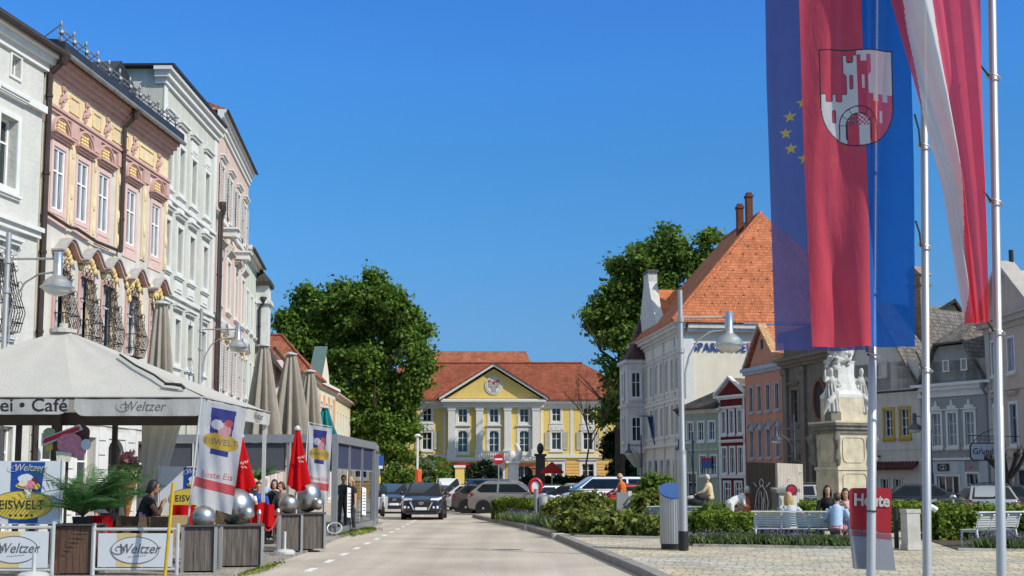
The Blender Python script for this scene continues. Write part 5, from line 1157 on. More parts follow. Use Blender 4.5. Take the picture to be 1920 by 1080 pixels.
place(car_proto('parked_car', 'dark grey hatchback parked between the beige SUV and the white car', ('grey', (.07, .066, .064), .4), 4.3, 1.8, 1.56), -1.0, 66.6, R(-14))
place(car_proto('parked_car', 'white hatchback parked behind the dark grey hatchback', ('white', (.68, .69, .70), .05), 4.1, 1.78, 1.55), -1.55, 69.8, R(-14))
place(car_proto('parked_car', 'black car right behind the oncoming navy SUV', ('black', (.008, .008, .009), .3), 4.3, 1.8, 1.5, 'sedan'), -4.3, 74.5, R(-80))
place(car_proto('parked_van', 'white van showing only its roof above the oncoming navy SUV', ('white', (.68, .69, .70), .05), 4.7, 1.9, 1.95, 'van'), -4.5, 86, R(-85))
place(car_proto('parked_car', 'dark blue car whose roof shows behind the beige grey SUV', ('deepblue', (.014, .03, .075), .3), 4.6, 1.84, 1.9, 'van'), -1.0, 83, R(10))
place(car_proto('parked_car', 'small blue car with slanted windscreen right of the beige grey SUV', ('midblue', (.03, .06, .13), .4), 4.1, 1.78, 1.5), 1.6, 71, R(205))
place(car_proto('parked_car', 'white car with dark windows behind the litter bin and hedge', ('white', (.68, .69, .70), .05), 4.4, 1.8, 1.6), 3.6, 76, R(165))
place(car_proto('parked_car', 'black car parked behind the red ringed post', ('black', (.008, .008, .009), .3), 4.3, 1.8, 1.5), 2.9, 69, R(170))
place(car_proto('parked_van', 'long white van behind the red car and the shrubs', ('white', (.68, .69, .70), .05), 5.3, 1.92, 1.95, 'van'), 4.9, 62.5, R(190))
place(car_proto('parked_car', 'bright red car in front of the white van, half hidden by shrubs', ('red', (.46, .012, .01), .1), 4.3, 1.78, 1.55), 5.3, 58.2, R(184))
for (x, y, rz, lab, colr, sty) in ((13.9, 55.5, 15, 'black car showing beside the foot of the saint column', ('black', (.008, .008, .009), .3), 'suv'), (16.9, 52.8, 170, 'black car parked under the small tiled canopy', ('black', (.008, .008, .009), .3), 'sedan'), (19.3, 50.9, 172, 'dark grey car behind the broad hedge in front of the pale shop', ('charcoal', (.02, .02, .022), .3), 'suv'), (22.6, 53.5, 168, 'black car at the right edge in front of the rose house', ('black', (.008, .008, .009), .3), 'suv')):
    place(car_proto('parked_car', lab, colr, 4.4, 1.82, 1.6, sty), x, y, R(rz))
place(car_proto('parked_car', 'silver car with its rear window towards us above the broad hedge', ('silver', (.42, .43, .44), .6), 4.2, 1.8, 1.55), 17.3, 45.2, R(78))
# parked motor scooter
t = thing('motor_scooter', 'white and black motor scooter parked at the end of the glass pavilion', 'scooter', (-6.35, 60.5, 0), R(-80), None)
m = MB(); m.tube([(-.55, 0, .75), (-.2, 0, .78), (.1, 0, .4), (.45, 0, .45), (.6, 0, .95)], [.16, .17, .1, .13, .1], 10); m.slab([(.42, -.22, .35), (.55, -.24, .95), (.55, .24, .95), (.42, .22, .35)], (.06, 0, 0)); m.obj('body', mat('scooter_white', (.65, .65, .64), .3, spec=.6), t, True)
m = MB(); m.box(-.75, .0, -.15, .15, .86, .96); m.obj('seat', M_blackpl, t)
for x in (-.6, .68):
    m = MB(); m.lathe([(.13, -.05), (.24, -.06), (.26, 0), (.24, .06), (.13, .05)], 18); m.xform(Matrix.Translation((x, 0, .26)) @ Matrix.Rotation(pi/2, 4, 'X')); m.obj('wheel', M_tyre, t, 40)
m = MB(); m.tube([(.68, 0, .3), (.55, 0, 1.05), (.5, 0, 1.12)], .035, 6); m.tube([(.45, -.36, 1.18), (.52, 0, 1.12), (.45, .36, 1.18)], .025, 6); m.obj('handlebar', M_blackpl, t)
m = MB(); m.sph((.6, 0, 1.0), (.07, .1, .09), 10, 6); m.obj('headlight', M_lamp, t, True)
m = MB(); m.slab([(.52, -.2, 1.1), (.4, -.18, 1.5), (.4, .18, 1.5), (.52, .2, 1.1)], (.01, 0, 0)); m.obj('windshield', clearglass('visor', fac=.7), t)
m = MB(); m.box(-1.0, -.68, -.2, .2, .9, 1.25); m.obj('top_case', M_blackpl, t)
# ------------------------------------------------------------------ street furniture of the square
M_steel = mat('brushed_steel', (.46, .46, .45), .38, .85, .08, 5, stretch=(1, 1, .15)); M_galv = mat('galvanised_pole', (.40, .40, .39), .5, .6, .14, 4, stretch=(1, 1, .2)); M_alu = mat('flagpole_grey', (.46, .46, .44), .42, .4, .08, 3, stretch=(1, 1, .1)); M_ring = mat('clip_steel', (.45, .45, .45), .3, .9)
def remesh(mb, vox, smooth=4, name='b'):
    me = mb.mesh(name, [], False, False); o = bpy.data.objects.new(name, me); COL.objects.link(o)
    m = o.modifiers.new('r', 'REMESH'); m.mode = 'VOXEL'; m.voxel_size = vox
    if smooth: q = o.modifiers.new('s', 'SMOOTH'); q.factor = .5; q.iterations = smooth
    dg = bpy.context.evaluated_depsgraph_get(); out = bpy.data.meshes.new_from_object(o.evaluated_get(dg)); out.name = name
    bpy.data.objects.remove(o); bpy.data.meshes.remove(me); out.polygons.foreach_set('use_smooth', [True]*len(out.polygons)); return out
def setmat(me, m): me.materials.clear(); me.materials.append(m); return me
POLE = []
for (px0, px1, Y, lab) in ((1641, 1633, 13.6, 'left grey flagpole carrying the newspaper pouch'), (1731.5, 1738.5, 14.3, 'middle grey flagpole holding the red and blue castle banner'), (1860, 1878, 13.0, 'right grey flagpole holding the red white red flag')):
    A = at(px1, 1080, Y); B = at(px0, 0, Y); d = (B-A)/(B.z-A.z); base = A-d*A.z+d*KH; top = base+d*9.2
    t = thing('flagpole', lab, 'flagpole', base, 0, 'flagpoles at the right of the square'); L = top-base
    m = MB(); m.tube([(0, 0, 0), L*.25, L*.25+d*.005, L], [.05, .049, .045, .04], 16); m.obj('pole', M_alu, t, True)
    m = MB(); m.lathe([(.14, 0), (.14, .03), (.08, .06), (.075, .2)], 16); m.obj('base_plate', M_galv, t); m = MB(); m.sph(L, .07, 12, 8); m.obj('finial', M_galv, t, True)
    POLE.append((base, d))
def on_pole(i, z): b, d = POLE[i]; return b+d*(z-b.z)
def lerp_tab(tab, v):
    for (a, x), (b, y) in zip(tab, tab[1:]):
        if v <= b: return x+(y-x)*(v-a)/(b-a)
    return tab[-1][1]
def star_in(dx, dy, r):
    R = hypot(dx, dy)
    if R > r: return False
    a = (atan2(dx, -dy)) % (2*pi/5); a = abs(a-pi/5 if a > 0 else a); a = pi/5-abs((atan2(dx, -dy) % (2*pi/5))-pi/5)
    # a = angle from nearest point axis
    ri = r*.40; ax, ay = r, 0.; bx, by = ri*cos(pi/5), ri*sin(pi/5); x, y = R*cos(a), R*sin(a)
    return (bx-ax)*(y-ay)-(by-ay)*(x-ax) >= 0
M_eu = clothmat('flag_eu_blue', (.12, .15, .38), .45, .17); M_gold = clothmat('flag_gold', (.62, .50, .10), .4, .06); M_fr = clothmat('flag_red', (.80, .10, .135), .45, .2); M_fb = clothmat('flag_blue', (.016, .17, .60), .45, .17); M_fw = clothmat('flag_white', (.70, .70, .68), .4, .05); M_fo = clothmat('flag_outline', (.05, .05, .06), .3, .03)
def banner(name, label, Y, top, bot, Lt, Rt, fold, colour, mats, nu, nv, grp='flags on the three poles'):
    """hanging cloth; (left, right) edge tables and pattern are written in the photograph's pixel units and become real metres at distance Y"""
    m = MB()
    def fn(u, v):
        y = top+(bot-top)*v; l = lerp_tab(Lt, y); r = lerp_tab(Rt, y); p = at(l+(r-l)*u, y, Y); p.y += fold(u, v); return p
    def mf(u, v):
        y = top+(bot-top)*v; return colour(u, v, y, lerp_tab(Lt, y), lerp_tab(Rt, y))
    m.grid(fn, nu, nv, mf); c = at(lerp_tab(Rt, bot), bot, Y); o = m.obj(name, mats, None, True, None, 0, False)
    return tag(o, label, 'flag', grp)
def eu_col(u, v, y, l, r):
    x = u*190-95; yy = y-248
    for k in range(12):
        a = k*pi/6
        if star_in(x-60*sin(a), yy+60*cos(a), 11.5): return 1
    return 0
banner('flag', 'dark blue flag with a ring of gold stars hanging from the left pole', 13.75, -160, 657, [(-160, 1432), (150, 1437), (657, 1456)], [(-160, 1622), (657, 1632)], lambda u, v: .07*sin(u*9+v*2)*(.3+.7*v)+.03*sin(u*17-v*3), eu_col, [M_eu, M_gold], 130, 520)
def inshield(x, y):
    if y < 93 or abs(x) > 73: return False
    if y < 200: return True
    t = (y-200)/76; return t <= 1 and abs(x) <= 73*sqrt(max(0, 1-t*t))
def castle(x, y):
    ax = abs(x)
    if 103 <= y < 116: return ax < 27 and not (7 < ax < 18)
    if 116 <= y < 136: return ax < 27
    if 136 <= y < 142: return ax < 27-(y-136)
    if y < 142: return False
    tw = ax < 21
    if tw and 142 <= y < 190: return not (8.5 < ax < 13.5 and 140 < y < 166)
    if 176 <= y < 190: return ax >= 21 and ((ax-21) % 20 < 9 or ax > 66)
    if y >= 190:
        if 43 < ax < 49 and 207 < y < 230: return False
        if ax < 25 and y > 236: return False if ax < 20 else True
        if hypot(x, y-236) < 22 and y < 236: return (int(x/4)+int(y/4)) % 2 == 0
        return True
    return False
def line(x, y):
    ax = abs(x); R = hypot(x, y-236)
    if y < 236 and (abs(R-36) < 1.1 or abs(R-23) < 1.1): return True
    if y < 236 and 23 < R < 36 and (atan2(x, 236-y)*6/pi+6) % 1 < .08: return True
    return 236 <= y < 262 and (abs(ax-23) < 1 or abs(ax-36) < .8)
def city_col(u, v, y, l, r):
    x = u*212-106
    red = x < 12
    if inshield(x, y):
        if not inshield(x-2.2, y) or not inshield(x+2.2, y) or not inshield(x, y-2.2) or not inshield(x, y+2.4): return 3
        c = castle(x, y)
        if line(x, y): return 3
        if x < 0:
            if not c and y > 236 and abs(x) < 20: return 0
            if c and not (castle(x-1.3, y) and castle(x+1.3, y) and castle(x, y-1.3) and castle(x, y+1.3)): return 3
            return 2 if c else 0
        return 0 if c else 2
    return 0 if red else 1
def city_fold(u, v): return .05*sin(u*8+1)*v+.05*sin(u*15+v*4)*(.3+.7*v)+.06*math.exp(-((u-.28-.12*sin(v*7))/.07)**2)*max(0, v-.35)*1.6
banner('flag', 'red and blue banner with a castle shield, hanging from the middle pole', 13.3, -270, 650, [(-270, 1496), (0, 1500), (300, 1510), (650, 1523)], [(-270, 1700), (0, 1704), (300, 1712), (650, 1717)], city_fold, city_col, [M_fr, M_fb, M_fw, M_fo], 176, 740)
def at_fold(u, v): return .16*sin(u*10+v*2.2)*(1-.55*v)+.05*sin(u*23-v*5)
def at_col(u, v, y, l, r):
    a = .17*max(0, 1-max(0, y)/210); b = lerp_tab([(-420, .5), (0, .45), (250, .38), (420, .3), (540, .16), (606, .0)], y); return 0 if u < a else (1 if u < b else 0)
banner('flag', 'twisted red white red flag tapering downwards on the right pole', 12.9, -420, 606, [(-420, 1600), (0, 1674), (180, 1728), (350, 1775), (606, 1815)], [(-420, 1826), (0, 1833), (606, 1849)], at_fold, at_col, [M_fr, M_fw], 90, 340)
for i, lst in ((0, ((1622, 652), )), (1, ((1715, 215), (1717, 415), (1718, 660))), (2, ((1838, 122), (1844, 358), (1850, 602)))):
    for (x, y) in lst:
        p = at(x, y, (13.75, 13.35, 12.9)[i]); q = on_pole(i, p.z-.1); m = MB(); rr_ = .075
        t = thing('flag_clip', 'steel clip tying the %s, %s' % (('starred flag to the left pole', 'castle banner to the middle pole', 'twisted flag to the right pole')[i], ('uppermost', 'halfway down', 'lowest')[lst.index((x, y)) if len(lst) > 1 else 2]), 'clip', q, 0, 'flag clips')
        m.tube([Vector((rr_*cos(k*.55), rr_*sin(k*.55), -.03*cos(k*.55))) for k in range(13)], .01, 6); m.obj('loop', M_ring, t); m = MB(); m.tube([Vector((-.06, -.03, 0)), (p-q)*.6+Vector((0, 0, -.02)), p-q], .011, 6); m.obj('hook', M_blackpl, t)
# newspaper pouch
b, d = POLE[0]; Y = 13.78
t = thing('newspaper_pouch', 'red and grey plastic newspaper pouch lettered Heute, tied to the left flagpole', 'pouch', (0, 0, 0))
def pp(x, y, o=0): p = at(x, y, Y); p.y += o; return p
def rounded(x0, x1, y0, y1, r, n=5):
    out = []
    for cx, cy, a0 in ((x0+r, y0+r, pi), (x1-r, y0+r, 1.5*pi)):
        for k in range(n+1): a = a0+k*pi/2/n; out.append((cx+r*cos(a), cy+r*sin(a)))
    return out
m = MB(); m.slab([pp(x, y) for x, y in rounded(1594, 1672, 915, 1005, 8)+[(1671, 1000), (1596, 992)]], (0, .05, 0)); m.obj('header', mat('pouch_red', (.33, .008, .014), .4, 0, .05, 4, spec=.5), t)
m = MB(); m.slab([pp(1596, 993, .0), pp(1671, 1001, .0), pp(1678, 1070, -.03), pp(1602, 1066, -.03)], (0, .09, 0)); m.obj('pocket', mat('pouch_grey', (.22, .22, .25), .35, 0, .1, 3, spec=.5), t)
m = MB(); m.slab([pp(1596, 994, -.002), pp(1671, 1002, -.002), pp(1671.5, 1012, -.006), pp(1597, 1004, -.006)], (0, -.002, 0)); m.obj('pocket_edge', mat('pouch_dull', (.20, .07, .085), .4), t)
c = pp(1634, 939, -.012); text('Heute', .185, M_fw, t, c, (pi/2, .04, 0), bold=.006, name='lettering', sx=.86)
m = MB(); m.tube([on_pole(0, at(1634, 958, 13.6).z)+Vector((.06*cos(a), .06*sin(a), 0)) for a in np.arange(0, 6.6, .4)], .008, 5); m.obj('strap', M_blackpl, t)

def street_lamp(label, base, H, zarm, arm, rz, k=1., m=None, group='curved arm street lamps'):
    m_ = m or M_galv; t = thing('street_lamp', label, 'street lamp', base, rz, group); s = k
    p = MB(); p.tube([(0, 0, 0), (0, 0, H*.36), (0, 0, H*.375), (0, 0, H)], [.105*s, .1*s, .07*s, .06*s], 12); p.obj('pole', m_, t, True)
    p = MB()
    for z in (zarm-.05, zarm-.75, H*.37): p.cut(); p.lathe([(.07*s, -.06), (.095*s, -.05), (.095*s, .05), (.07*s, .06)], 12, (0, 0, z))
    p.obj('collar', m_, t, True)
    p = MB(); p.tube([(0, 0, zarm), (arm, 0, zarm+.01)], .028*s, 8); p.obj('arm', m_, t, True)
    p = MB(); p.tube([(.1*s, 0, zarm-2.0*s), (.1*s, 0, zarm-1.35*s), (.2*s, 0, zarm-.95*s), (.42*s, 0, zarm-.56*s), (.72*s, 0, zarm-.36*s), (arm, 0, zarm-.3*s)], .024*s, 8); p.obj('brace', m_, t, True)
    p = MB(); p.lathe([(.0, .16*s), (.1*s, .155*s), (.105*s, -.36*s), (.13*s, -.4*s), (.2*s, -.45*s), (.3*s, -.54*s), (.335*s, -.63*s), (.385*s, -.655*s), (.385*s, -.69*s), (.3*s, -.69*s)], 24, (arm, 0, zarm)); hd = p.obj('lamp_head', mat('lamp_steel', (.52, .52, .51), .32, .8, .1, 5) if m is None else m, t, 50)
    p = MB(); p.lathe([(.32*s, -.685*s), (.3*s, -.76*s), (.2*s, -.83*s), (.08*s, -.865*s)], 20, (arm, 0, zarm)); p.obj('lens', mat('lamp_lens', (.6, .58, .52), .2, 0, .1, 5, spec=.6), hd, True)
    return t
street_lamp('curved arm street lamp beside the silver column in front of the flower bed', (3.82, 27.6, KH), 5.85, 5.22, 1.1, 0., .92)
street_lamp('curved arm street lamp at the far left above the parasol', (-11.75, 28.2, 0), 7.45, 6.83, 1.18, 0.)
street_lamp('curved arm street lamp in front of the pale green house', (-11.75, 46, 0), 8.2, 7.4, 1.4, 0.)
M_lgrey = mat('lamp_shaded', (.07, .085, .11), .45, .4)  # shade on the far lamps painted in as a dark blue grey
street_lamp('shade-toned street lamp on the square in front of the salmon house', (15.15, 66, 0), 5.3, 4.5, .95, pi, .9, M_lgrey); street_lamp('shade-toned street lamp in front of the green house', (12.05, 82, 0), 5.0, 4.4, .9, pi, .9, M_lgrey)
street_lamp('shade-toned street lamp behind the middle flagpole before the beige house', (20.6, 60.5, 0), 5.6, 4.9, .75, pi, .95, M_lgrey); street_lamp('shade-toned street lamp in front of the bank house oriel', (10.3, 98, 0), 5.4, 4.6, 1.0, pi, .9, M_lgrey)
# silver advertising column with slanted blue top
t = thing('advertising_column', 'ribbed silver column with a slanted blue top beside the lamp post', 'column', (3.66, 28.25, KH)); m = MB(); n = 64; r = .285
def ctop(a): return 1.15+.17*(1+sin(a))
for k in range(n):
    a, b_ = 2*pi*k/n, 2*pi*(k+1)/n; ra = r-(.012 if k % 2 else 0); rb = r-(0 if k % 2 else .012)
    m.poly([(ra*cos(a), ra*sin(a), .12), (rb*cos(b_), rb*sin(b_), .12), (rb*cos(b_), rb*sin(b_), ctop(b_)), (ra*cos(a), ra*sin(a), ctop(a))])
m.obj('shaft', M_steel, t); m = MB(); m.poly([((r-.006)*cos(2*pi*k/n), (r-.006)*sin(2*pi*k/n), ctop(2*pi*k/n)) for k in range(n)]); m.slab([((r+.012)*cos(2*pi*k/n), (r+.012)*sin(2*pi*k/n), ctop(2*pi*k/n)-.02) for k in range(n)], (0, 0, .03)); m.obj('top', mat('column_blue', (.03, .085, .24), .35, 0, .05, 5), t)
m = MB(); m.lathe([(.265, 0), (.265, .12)], 32); m.obj('foot', M_blackpl, t)
# plinth band at the lamp post
m = MB(); m.lathe([(.112, .0), (.112, .42)], 14, (0, 0, 0)); tag(m.obj('pole_sleeve', M_blackpl, None, False, (3.82, 27.6, KH+.002)), 'black rubber sleeve round the foot of the lamp post', 'sleeve')
# litter bin with ring
t = thing('litter_bin', 'pale grey litter bin hanging on a dark post between the clipped hedges', 'bin', (1.05, 48.6, KH)); m = MB(); m.tube([(-.1, 0, 0), (-.1, 0, 1.25)], .09, 10); m.obj('post', M_galv, t, True); m = MB(); m.lathe([(.15, .22), (.17, .25), (.18, .9), (.18, .94), (.15, .94), (.14, .5)], 18, (.17, -.02, 0)); m.obj('bin', mat('bin_grey', (.50, .50, .50), .45, .2, .08, 4), t, 40); m = MB(); m.box(-.05, .12, -.03, .03, .7, .76); m.obj('bracket', M_blackpl, t)
t = thing('ring_sign', 'red ring with white centre standing behind the litter bin', 'sign', (.95, 49.6, KH)); m = MB(); m.tube([(.22*sin(2*pi*k/24), 0, 1.35+.28*cos(2*pi*k/24)) for k in range(25)], .075, 8); m.obj('ring', mat('ring_red', (.5, .015, .03), .4), t, True); m = MB(); m.prism([(.18*sin(2*pi*k/20), 1.35+.24*cos(2*pi*k/20)) for k in range(20)], -.01, .02); m.obj('disc', M_whiteframe, t); m = MB(); m.tube([(0, .03, 0), (0, .03, 1.15)], .04, 8); m.obj('post', M_blackpl, t)
# post stands in the beds
for (x, y, h, lab) in ((3.4, 37.6, 1.2, 'grey post stand with white edge among the shrubs left of the silver column'),):
    t = thing('post_stand', lab, 'post', (x, y, KH)); m = MB(); m.box(-.22, .12, -.15, .15, 0, h); m.obj('cabinet', mat('stand_grey', (.30, .29, .27), .6, .1), t); m = MB(); m.box(.13, .24, -.12, .12, 0, h+.04); m.obj('edge_post', M_white, t)
# benches
M_bench = mat('bench_white', (.66, .67, .65), .45, 0, .08, 5, spec=.5)
def bench(label, loc, rz, L=2.15):
    t = thing('park_bench', label, 'bench', loc, rz, 'white slatted benches'); t.scale = (.98, .98, .9); prof = [(.46, .40), (.30, .43), (.12, .41), (.0, .42), (-.06, .52), (-.10, .68), (-.15, .82), (-.22, .86)]
    sl = MB()
    for i in range(5): sl.cut(); y = .42-i*.095; sl.box(-L/2, L/2, y-.038, y+.038, .415, .44)
    sl.obj('seat_slat', M_bench, t); sl = MB()
    for i in range(6):
        z = .50+i*.062; y = -.055-.018*i; sl.cut(); sl.slab([(-L/2, y, z), (L/2, y, z), (L/2, y-.014, z+.048), (-L/2, y-.014, z+.048)], (0, -.02, 0))
    sl.obj('back_slat', M_bench, t); m = MB(); m.slab([(-L/2-.06, -.14, .875), (L/2+.06, -.14, .875), (L/2+.06, -.25, .885), (-L/2-.06, -.25, .885)], (0, 0, .035)); m.obj('top_rail', M_bench, t)
    for x in (-L/2+.05, -L/6, L/6, L/2-.05):
        m = MB(); m.tube([(x, y, z-.03) for y, z in prof], .026, 8); e = abs(x) > L/3
        if e: m.tube([(x, .42, .40), (x, .45, .2), (x, .44, 0)], .026, 8); m.tube([(x, -.03, .44), (x, -.08, .2), (x, -.14, 0)], .026, 8)
        m.obj('side_frame' if e else 'support', M_bench, t, True)
    return t
bench('long white slatted bench seen from behind, with a blonde and a light blue sitter', (6.8, 29.75, KH), radians(-8), 2.0)
bench('white slatted bench behind the right lavender strip, left of the right pole', (11.45, 29.35, KH), radians(24), 1.35); bench('white slatted bench cut by the right edge of the picture', (13.0, 29.1, KH), radians(20), 1.5)
bench('white bench half hidden by the clipped hedge behind the silver column', (4.75, 35.8, KH), radians(-10), 1.6)
# stone pillars and iron rail in front of the monument
M_conc = mat('pillar_stone', (.50, .475, .42), .9, 0, .18, 3, .3, 22)
def pillar(lab, x, y, w, h, cap=None):
    t = thing('stone_pillar', lab, 'pillar', (x, y, KH), radians(10), 'monument rail pillars'); m = MB(); m.cbox((0, 0, 0), w*1.12, w*1.12, .1); m.cbox((0, 0, .1), w, w, h-.18); m.obj('shaft', M_conc, t); m = MB(); m.cbox((0, 0, h-.08), w*1.1, w*1.1, .08); m.obj('cap', cap or M_conc, t); return t
pillar('square stone pillar left of the middle flagpole, nearest of the rail', 8.98, 27.9, .31, .9); pillar('lower stone pillar with rusty cap behind the red pouch', 9.05, 30.8, .46, .98, mat('rust_cap', (.26, .12, .06), .85, 0, .4, 6))
t = thing('iron_rail', 'black iron rail between the two stone pillars', 'rail', (8.78, 28.3, KH)); m = MB(); m.tube([(0, 0, 0), (0, 0, .95)], .055, 8); m.tube([(0, 0, .82), (-.35, 1.2, .84), (-.45, 2.2, .84)], .03, 6); m.tube([(0, 0, .4), (-.5, .6, .28), (-.75, 1.2, .1)], .04, 6); m.obj('bar', M_dark, t)
t = thing('white_arch_post', 'white curved post beside the stone pillar', 'post', (9.35, 28.0, KH)); m = MB(); m.tube([(0, 0, 0), (.02, 0, .7), (.06, 0, .88), (.16, 0, .95), (.26, 0, .88)], .07, 8); m.obj('tube', M_bench, t, True)
# switch cabinet with red round sign, and painted timber hoarding behind it
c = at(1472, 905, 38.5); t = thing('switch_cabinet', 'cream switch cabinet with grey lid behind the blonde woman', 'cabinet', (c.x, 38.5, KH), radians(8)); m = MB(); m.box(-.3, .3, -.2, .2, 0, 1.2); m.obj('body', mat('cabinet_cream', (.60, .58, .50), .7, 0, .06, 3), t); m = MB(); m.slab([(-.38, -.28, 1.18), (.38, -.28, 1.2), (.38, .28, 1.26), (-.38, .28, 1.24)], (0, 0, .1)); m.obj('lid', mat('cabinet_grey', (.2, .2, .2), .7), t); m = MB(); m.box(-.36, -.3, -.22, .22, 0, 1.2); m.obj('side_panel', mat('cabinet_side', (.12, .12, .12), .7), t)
c = at(1484, 905, 38.0); t = thing('round_sign', 'small dark red round sign on a post above the blonde woman', 'sign', (c.x, 38.0, KH)); m = MB(); m.prism([(.17*sin(2*pi*k/20), 1.28+.17*cos(2*pi*k/20)) for k in range(20)], 0, .03); m.obj('rim', M_blackpl, t); m = MB(); m.prism([(.13*sin(2*pi*k/20), 1.28+.13*cos(2*pi*k/20)) for k in range(20)], -.006, .0); m.obj('disc', mat('sign_crimson', (.45, .02, .06), .4), t); m = MB(); m.tube([(0, .04, 0), (0, .04, 1.2)], .025, 6); m.obj('post', M_galv, t)
M_wd = woodmat('shaded_planks', (.085, .07, .058), .14); M_wl = woodmat('lit_planks', (.42, .37, .31), .13); M_chalk = mat('chalk_white', (.6, .6, .57), .9, 0, .3, 12)  # same timber twice: left panel's shade and right panel's sunlight put into the colour
c = at(1400, 905, 43); e = at(1458, 905, 41.2); f = at(1506, 905, 42.4)
t = thing('timber_hoarding', 'timber hoarding with a white painted figure and sunlit-toned end, in front of the dark house', 'hoarding', (0, 0, KH)); H_ = 2.15
m = MB(); m.slab([(c.x, c.y, 0), (e.x, e.y, 0), (e.x, e.y, H_), (c.x, c.y, H_+.06)], (.06, .1, 0)); m.obj('panel', M_wd, t); m = MB(); m.slab([(e.x+.003, e.y-.003, 0), (f.x, f.y, 0), (f.x, f.y, H_-.02), (e.x+.003, e.y-.003, H_)], (-.05, .1, 0)); m.obj('lit_panel', M_wl, t)
m = MB(); rr = random.Random(12); dn = Vector((e.x-c.x, e.y-c.y, 0)).normalized(); nn = Vector((dn.y, -dn.x, 0))*.012; q0 = Vector((c.x, c.y, 0))
def on(u, z): return q0+dn*u+nn+Vector((0, 0, z))
W0 = hypot(e.x-c.x, e.y-c.y)*.5
for a in ([(0, 1.62), (-.12, 1.55), (-.1, 1.4), (.06, 1.38), (.12, 1.5), (.02, 1.63)], [(-.05, 1.38), (-.28, 1.2), (-.42, .8), (-.3, .55)], [(.08, 1.38), (.3, 1.15), (.4, .85), (.33, .5)], [(-.15, 1.2), (-.2, .7), (-.12, .2)], [(.15, 1.2), (.2, .7), (.14, .2)], [(-.05, 1.2), (.02, .9), (-.04, .5)], [(-.3, 1.35), (-.5, 1.5)], [(.3, 1.35), (.52, 1.5)], [(-.35, .9), (-.5, .5)], [(.1, 1.0), (.05, .3)]): m.tube([on(W0+u, z) for u, z in a], rr.uniform(.009, .02), 5)
m.obj('painted_figure', M_chalk, t); m = MB(); d2 = Vector((f.x-e.x, f.y-e.y, 0)).normalized(); n2 = Vector((d2.y, -d2.x, 0))*.015; W2 = hypot(f.x-e.x, f.y-e.y)
for k in range(16): z = rr.uniform(.3, 1.85); u = W2*(.5+.3*sin(z*4)+rr.uniform(-.15, .15)); p = Vector((e.x, e.y, 0))+d2*u+n2+Vector((0, 0, z)); m.tube([p+d2*.08*cos(q)+Vector((0, 0, .06*sin(q))) for q in (0, 1.2, 2.4, 3.6, 4.8)], .016, 5)
m.obj('painted_flower', M_chalk, t)
# hanging shop sign on a wrought bracket
c = at(1818, 830, 56.); t = thing('hanging_sign', 'pale hanging shop sign lettered Grund on a scrolled iron bracket, beside the rose house', 'sign', c); m = MB(); q = []
w_, h_ = 1.35, .82; m.slab([(x, 0, z) for x, z in ((.1, 0), (w_-.1, 0), (w_, -.14), (w_, -h_+.14), (w_-.1, -h_), (.1, -h_), (0, -h_+.14), (0, -.14))], (0, .06, 0)); m.obj('board', mat('sign_black', (.02, .02, .022), .5), t); m = MB(); m.slab([(x, -.008, z) for x, z in ((.13, -.05), (w_-.13, -.05), (w_-.05, -.17), (w_-.05, -h_+.17), (w_-.13, -h_+.05), (.13, -h_+.05), (.05, -h_+.17), (.05, -.17))], (0, .006, 0)); m.obj('face', mat('sign_pale', (.42, .43, .47), .6), t)
text('Grund', .4, mat('sign_black', (.02, .02, .022), .5), t, (.12, -.02, -.4), align='LEFT', name='lettering', sx=.9); m = MB(); m.tube([(-.1, .03, .35), (.7, .03, .3), (2.3, .03, .28)], .02, 6); m.tube([(.15, .03, .02), (.6, .03, .42), (1.1, .03, .62)], .018, 6)
for k in range(4): m.tube([(.5+k*.22+.09*(1-j/12)*cos(j*.7), .03, .14+.1*(1-j/12)*sin(j*.7)) for j in range(12)], .013, 5)
m.obj('bracket', M_dark, t)

# ------------------------------------------------------------------ saint column
MX, MY = 12.15, 45.2; t = thing('saint_column', 'baroque stone saint column with white cloud shaft and two white statues', 'monument', (MX, MY, 0), radians(20)); t.scale = (.84, .84, 1); M_sts = mat('statue_stone', (.56, .54, .49), .9, 0, .28, 4, .4, 20, .2, streak=.4); M_ped = mat('pedestal_stone', (.58, .51, .36), .9, 0, .2, 2.5, .3, 18, .2, streak=.15); M_pedd = mat('cornice_stone', (.20, .185, .15), .9, 0, .25, 3, .3, streak=.3)
m = MB(); m.cbox((0, 0, 0), 3.6, 3.6, .35); m.cbox((0, 0, .35), 2.9, 2.9, .3); m.cbox((0, 0, .65), 2.1, 2.1, .3); m.obj('steps', M_ped, t)
m = MB(); m.cbox((0, 0, .95), 1.66, 1.66, 1.15); m.cbox((0, 0, 2.1), 1.76, 1.76, .12); m.cbox((0, 0, 2.22), 1.6, 1.6, 1.2); m.obj('pedestal', M_ped, t)
m = MB()
for a in range(4):
    R_ = Matrix.Rotation(a*pi/2, 4, 'Z'); q = MB()
    for z0, z1, hw, y in ((2.38, 3.28, .55, -.815), (1.1, 1.98, .6, -.845)): cc = .16; q.tube([(x, y, z) for x, z in ((-hw+cc, z0), (hw-cc, z0), (hw-.05, z0+.05), (hw, z0+cc), (hw, z1-cc), (hw-.05, z1-.05), (hw-cc, z1), (-hw+cc, z1), (-hw+.05, z1-.05), (-hw, z1-cc), (-hw, z0+cc), (-hw+.05, z0+.05), (-hw+cc, z0))], .022, 5)
    q.xform(R_); m.cut(); m.v, o = m.v, len(m.v); m.v += q.v; m.f += [[i+o for i in f] for f in q.f]; m.mi += q.mi
m.obj('panel_moulding', M_ped, t)
m = MB()
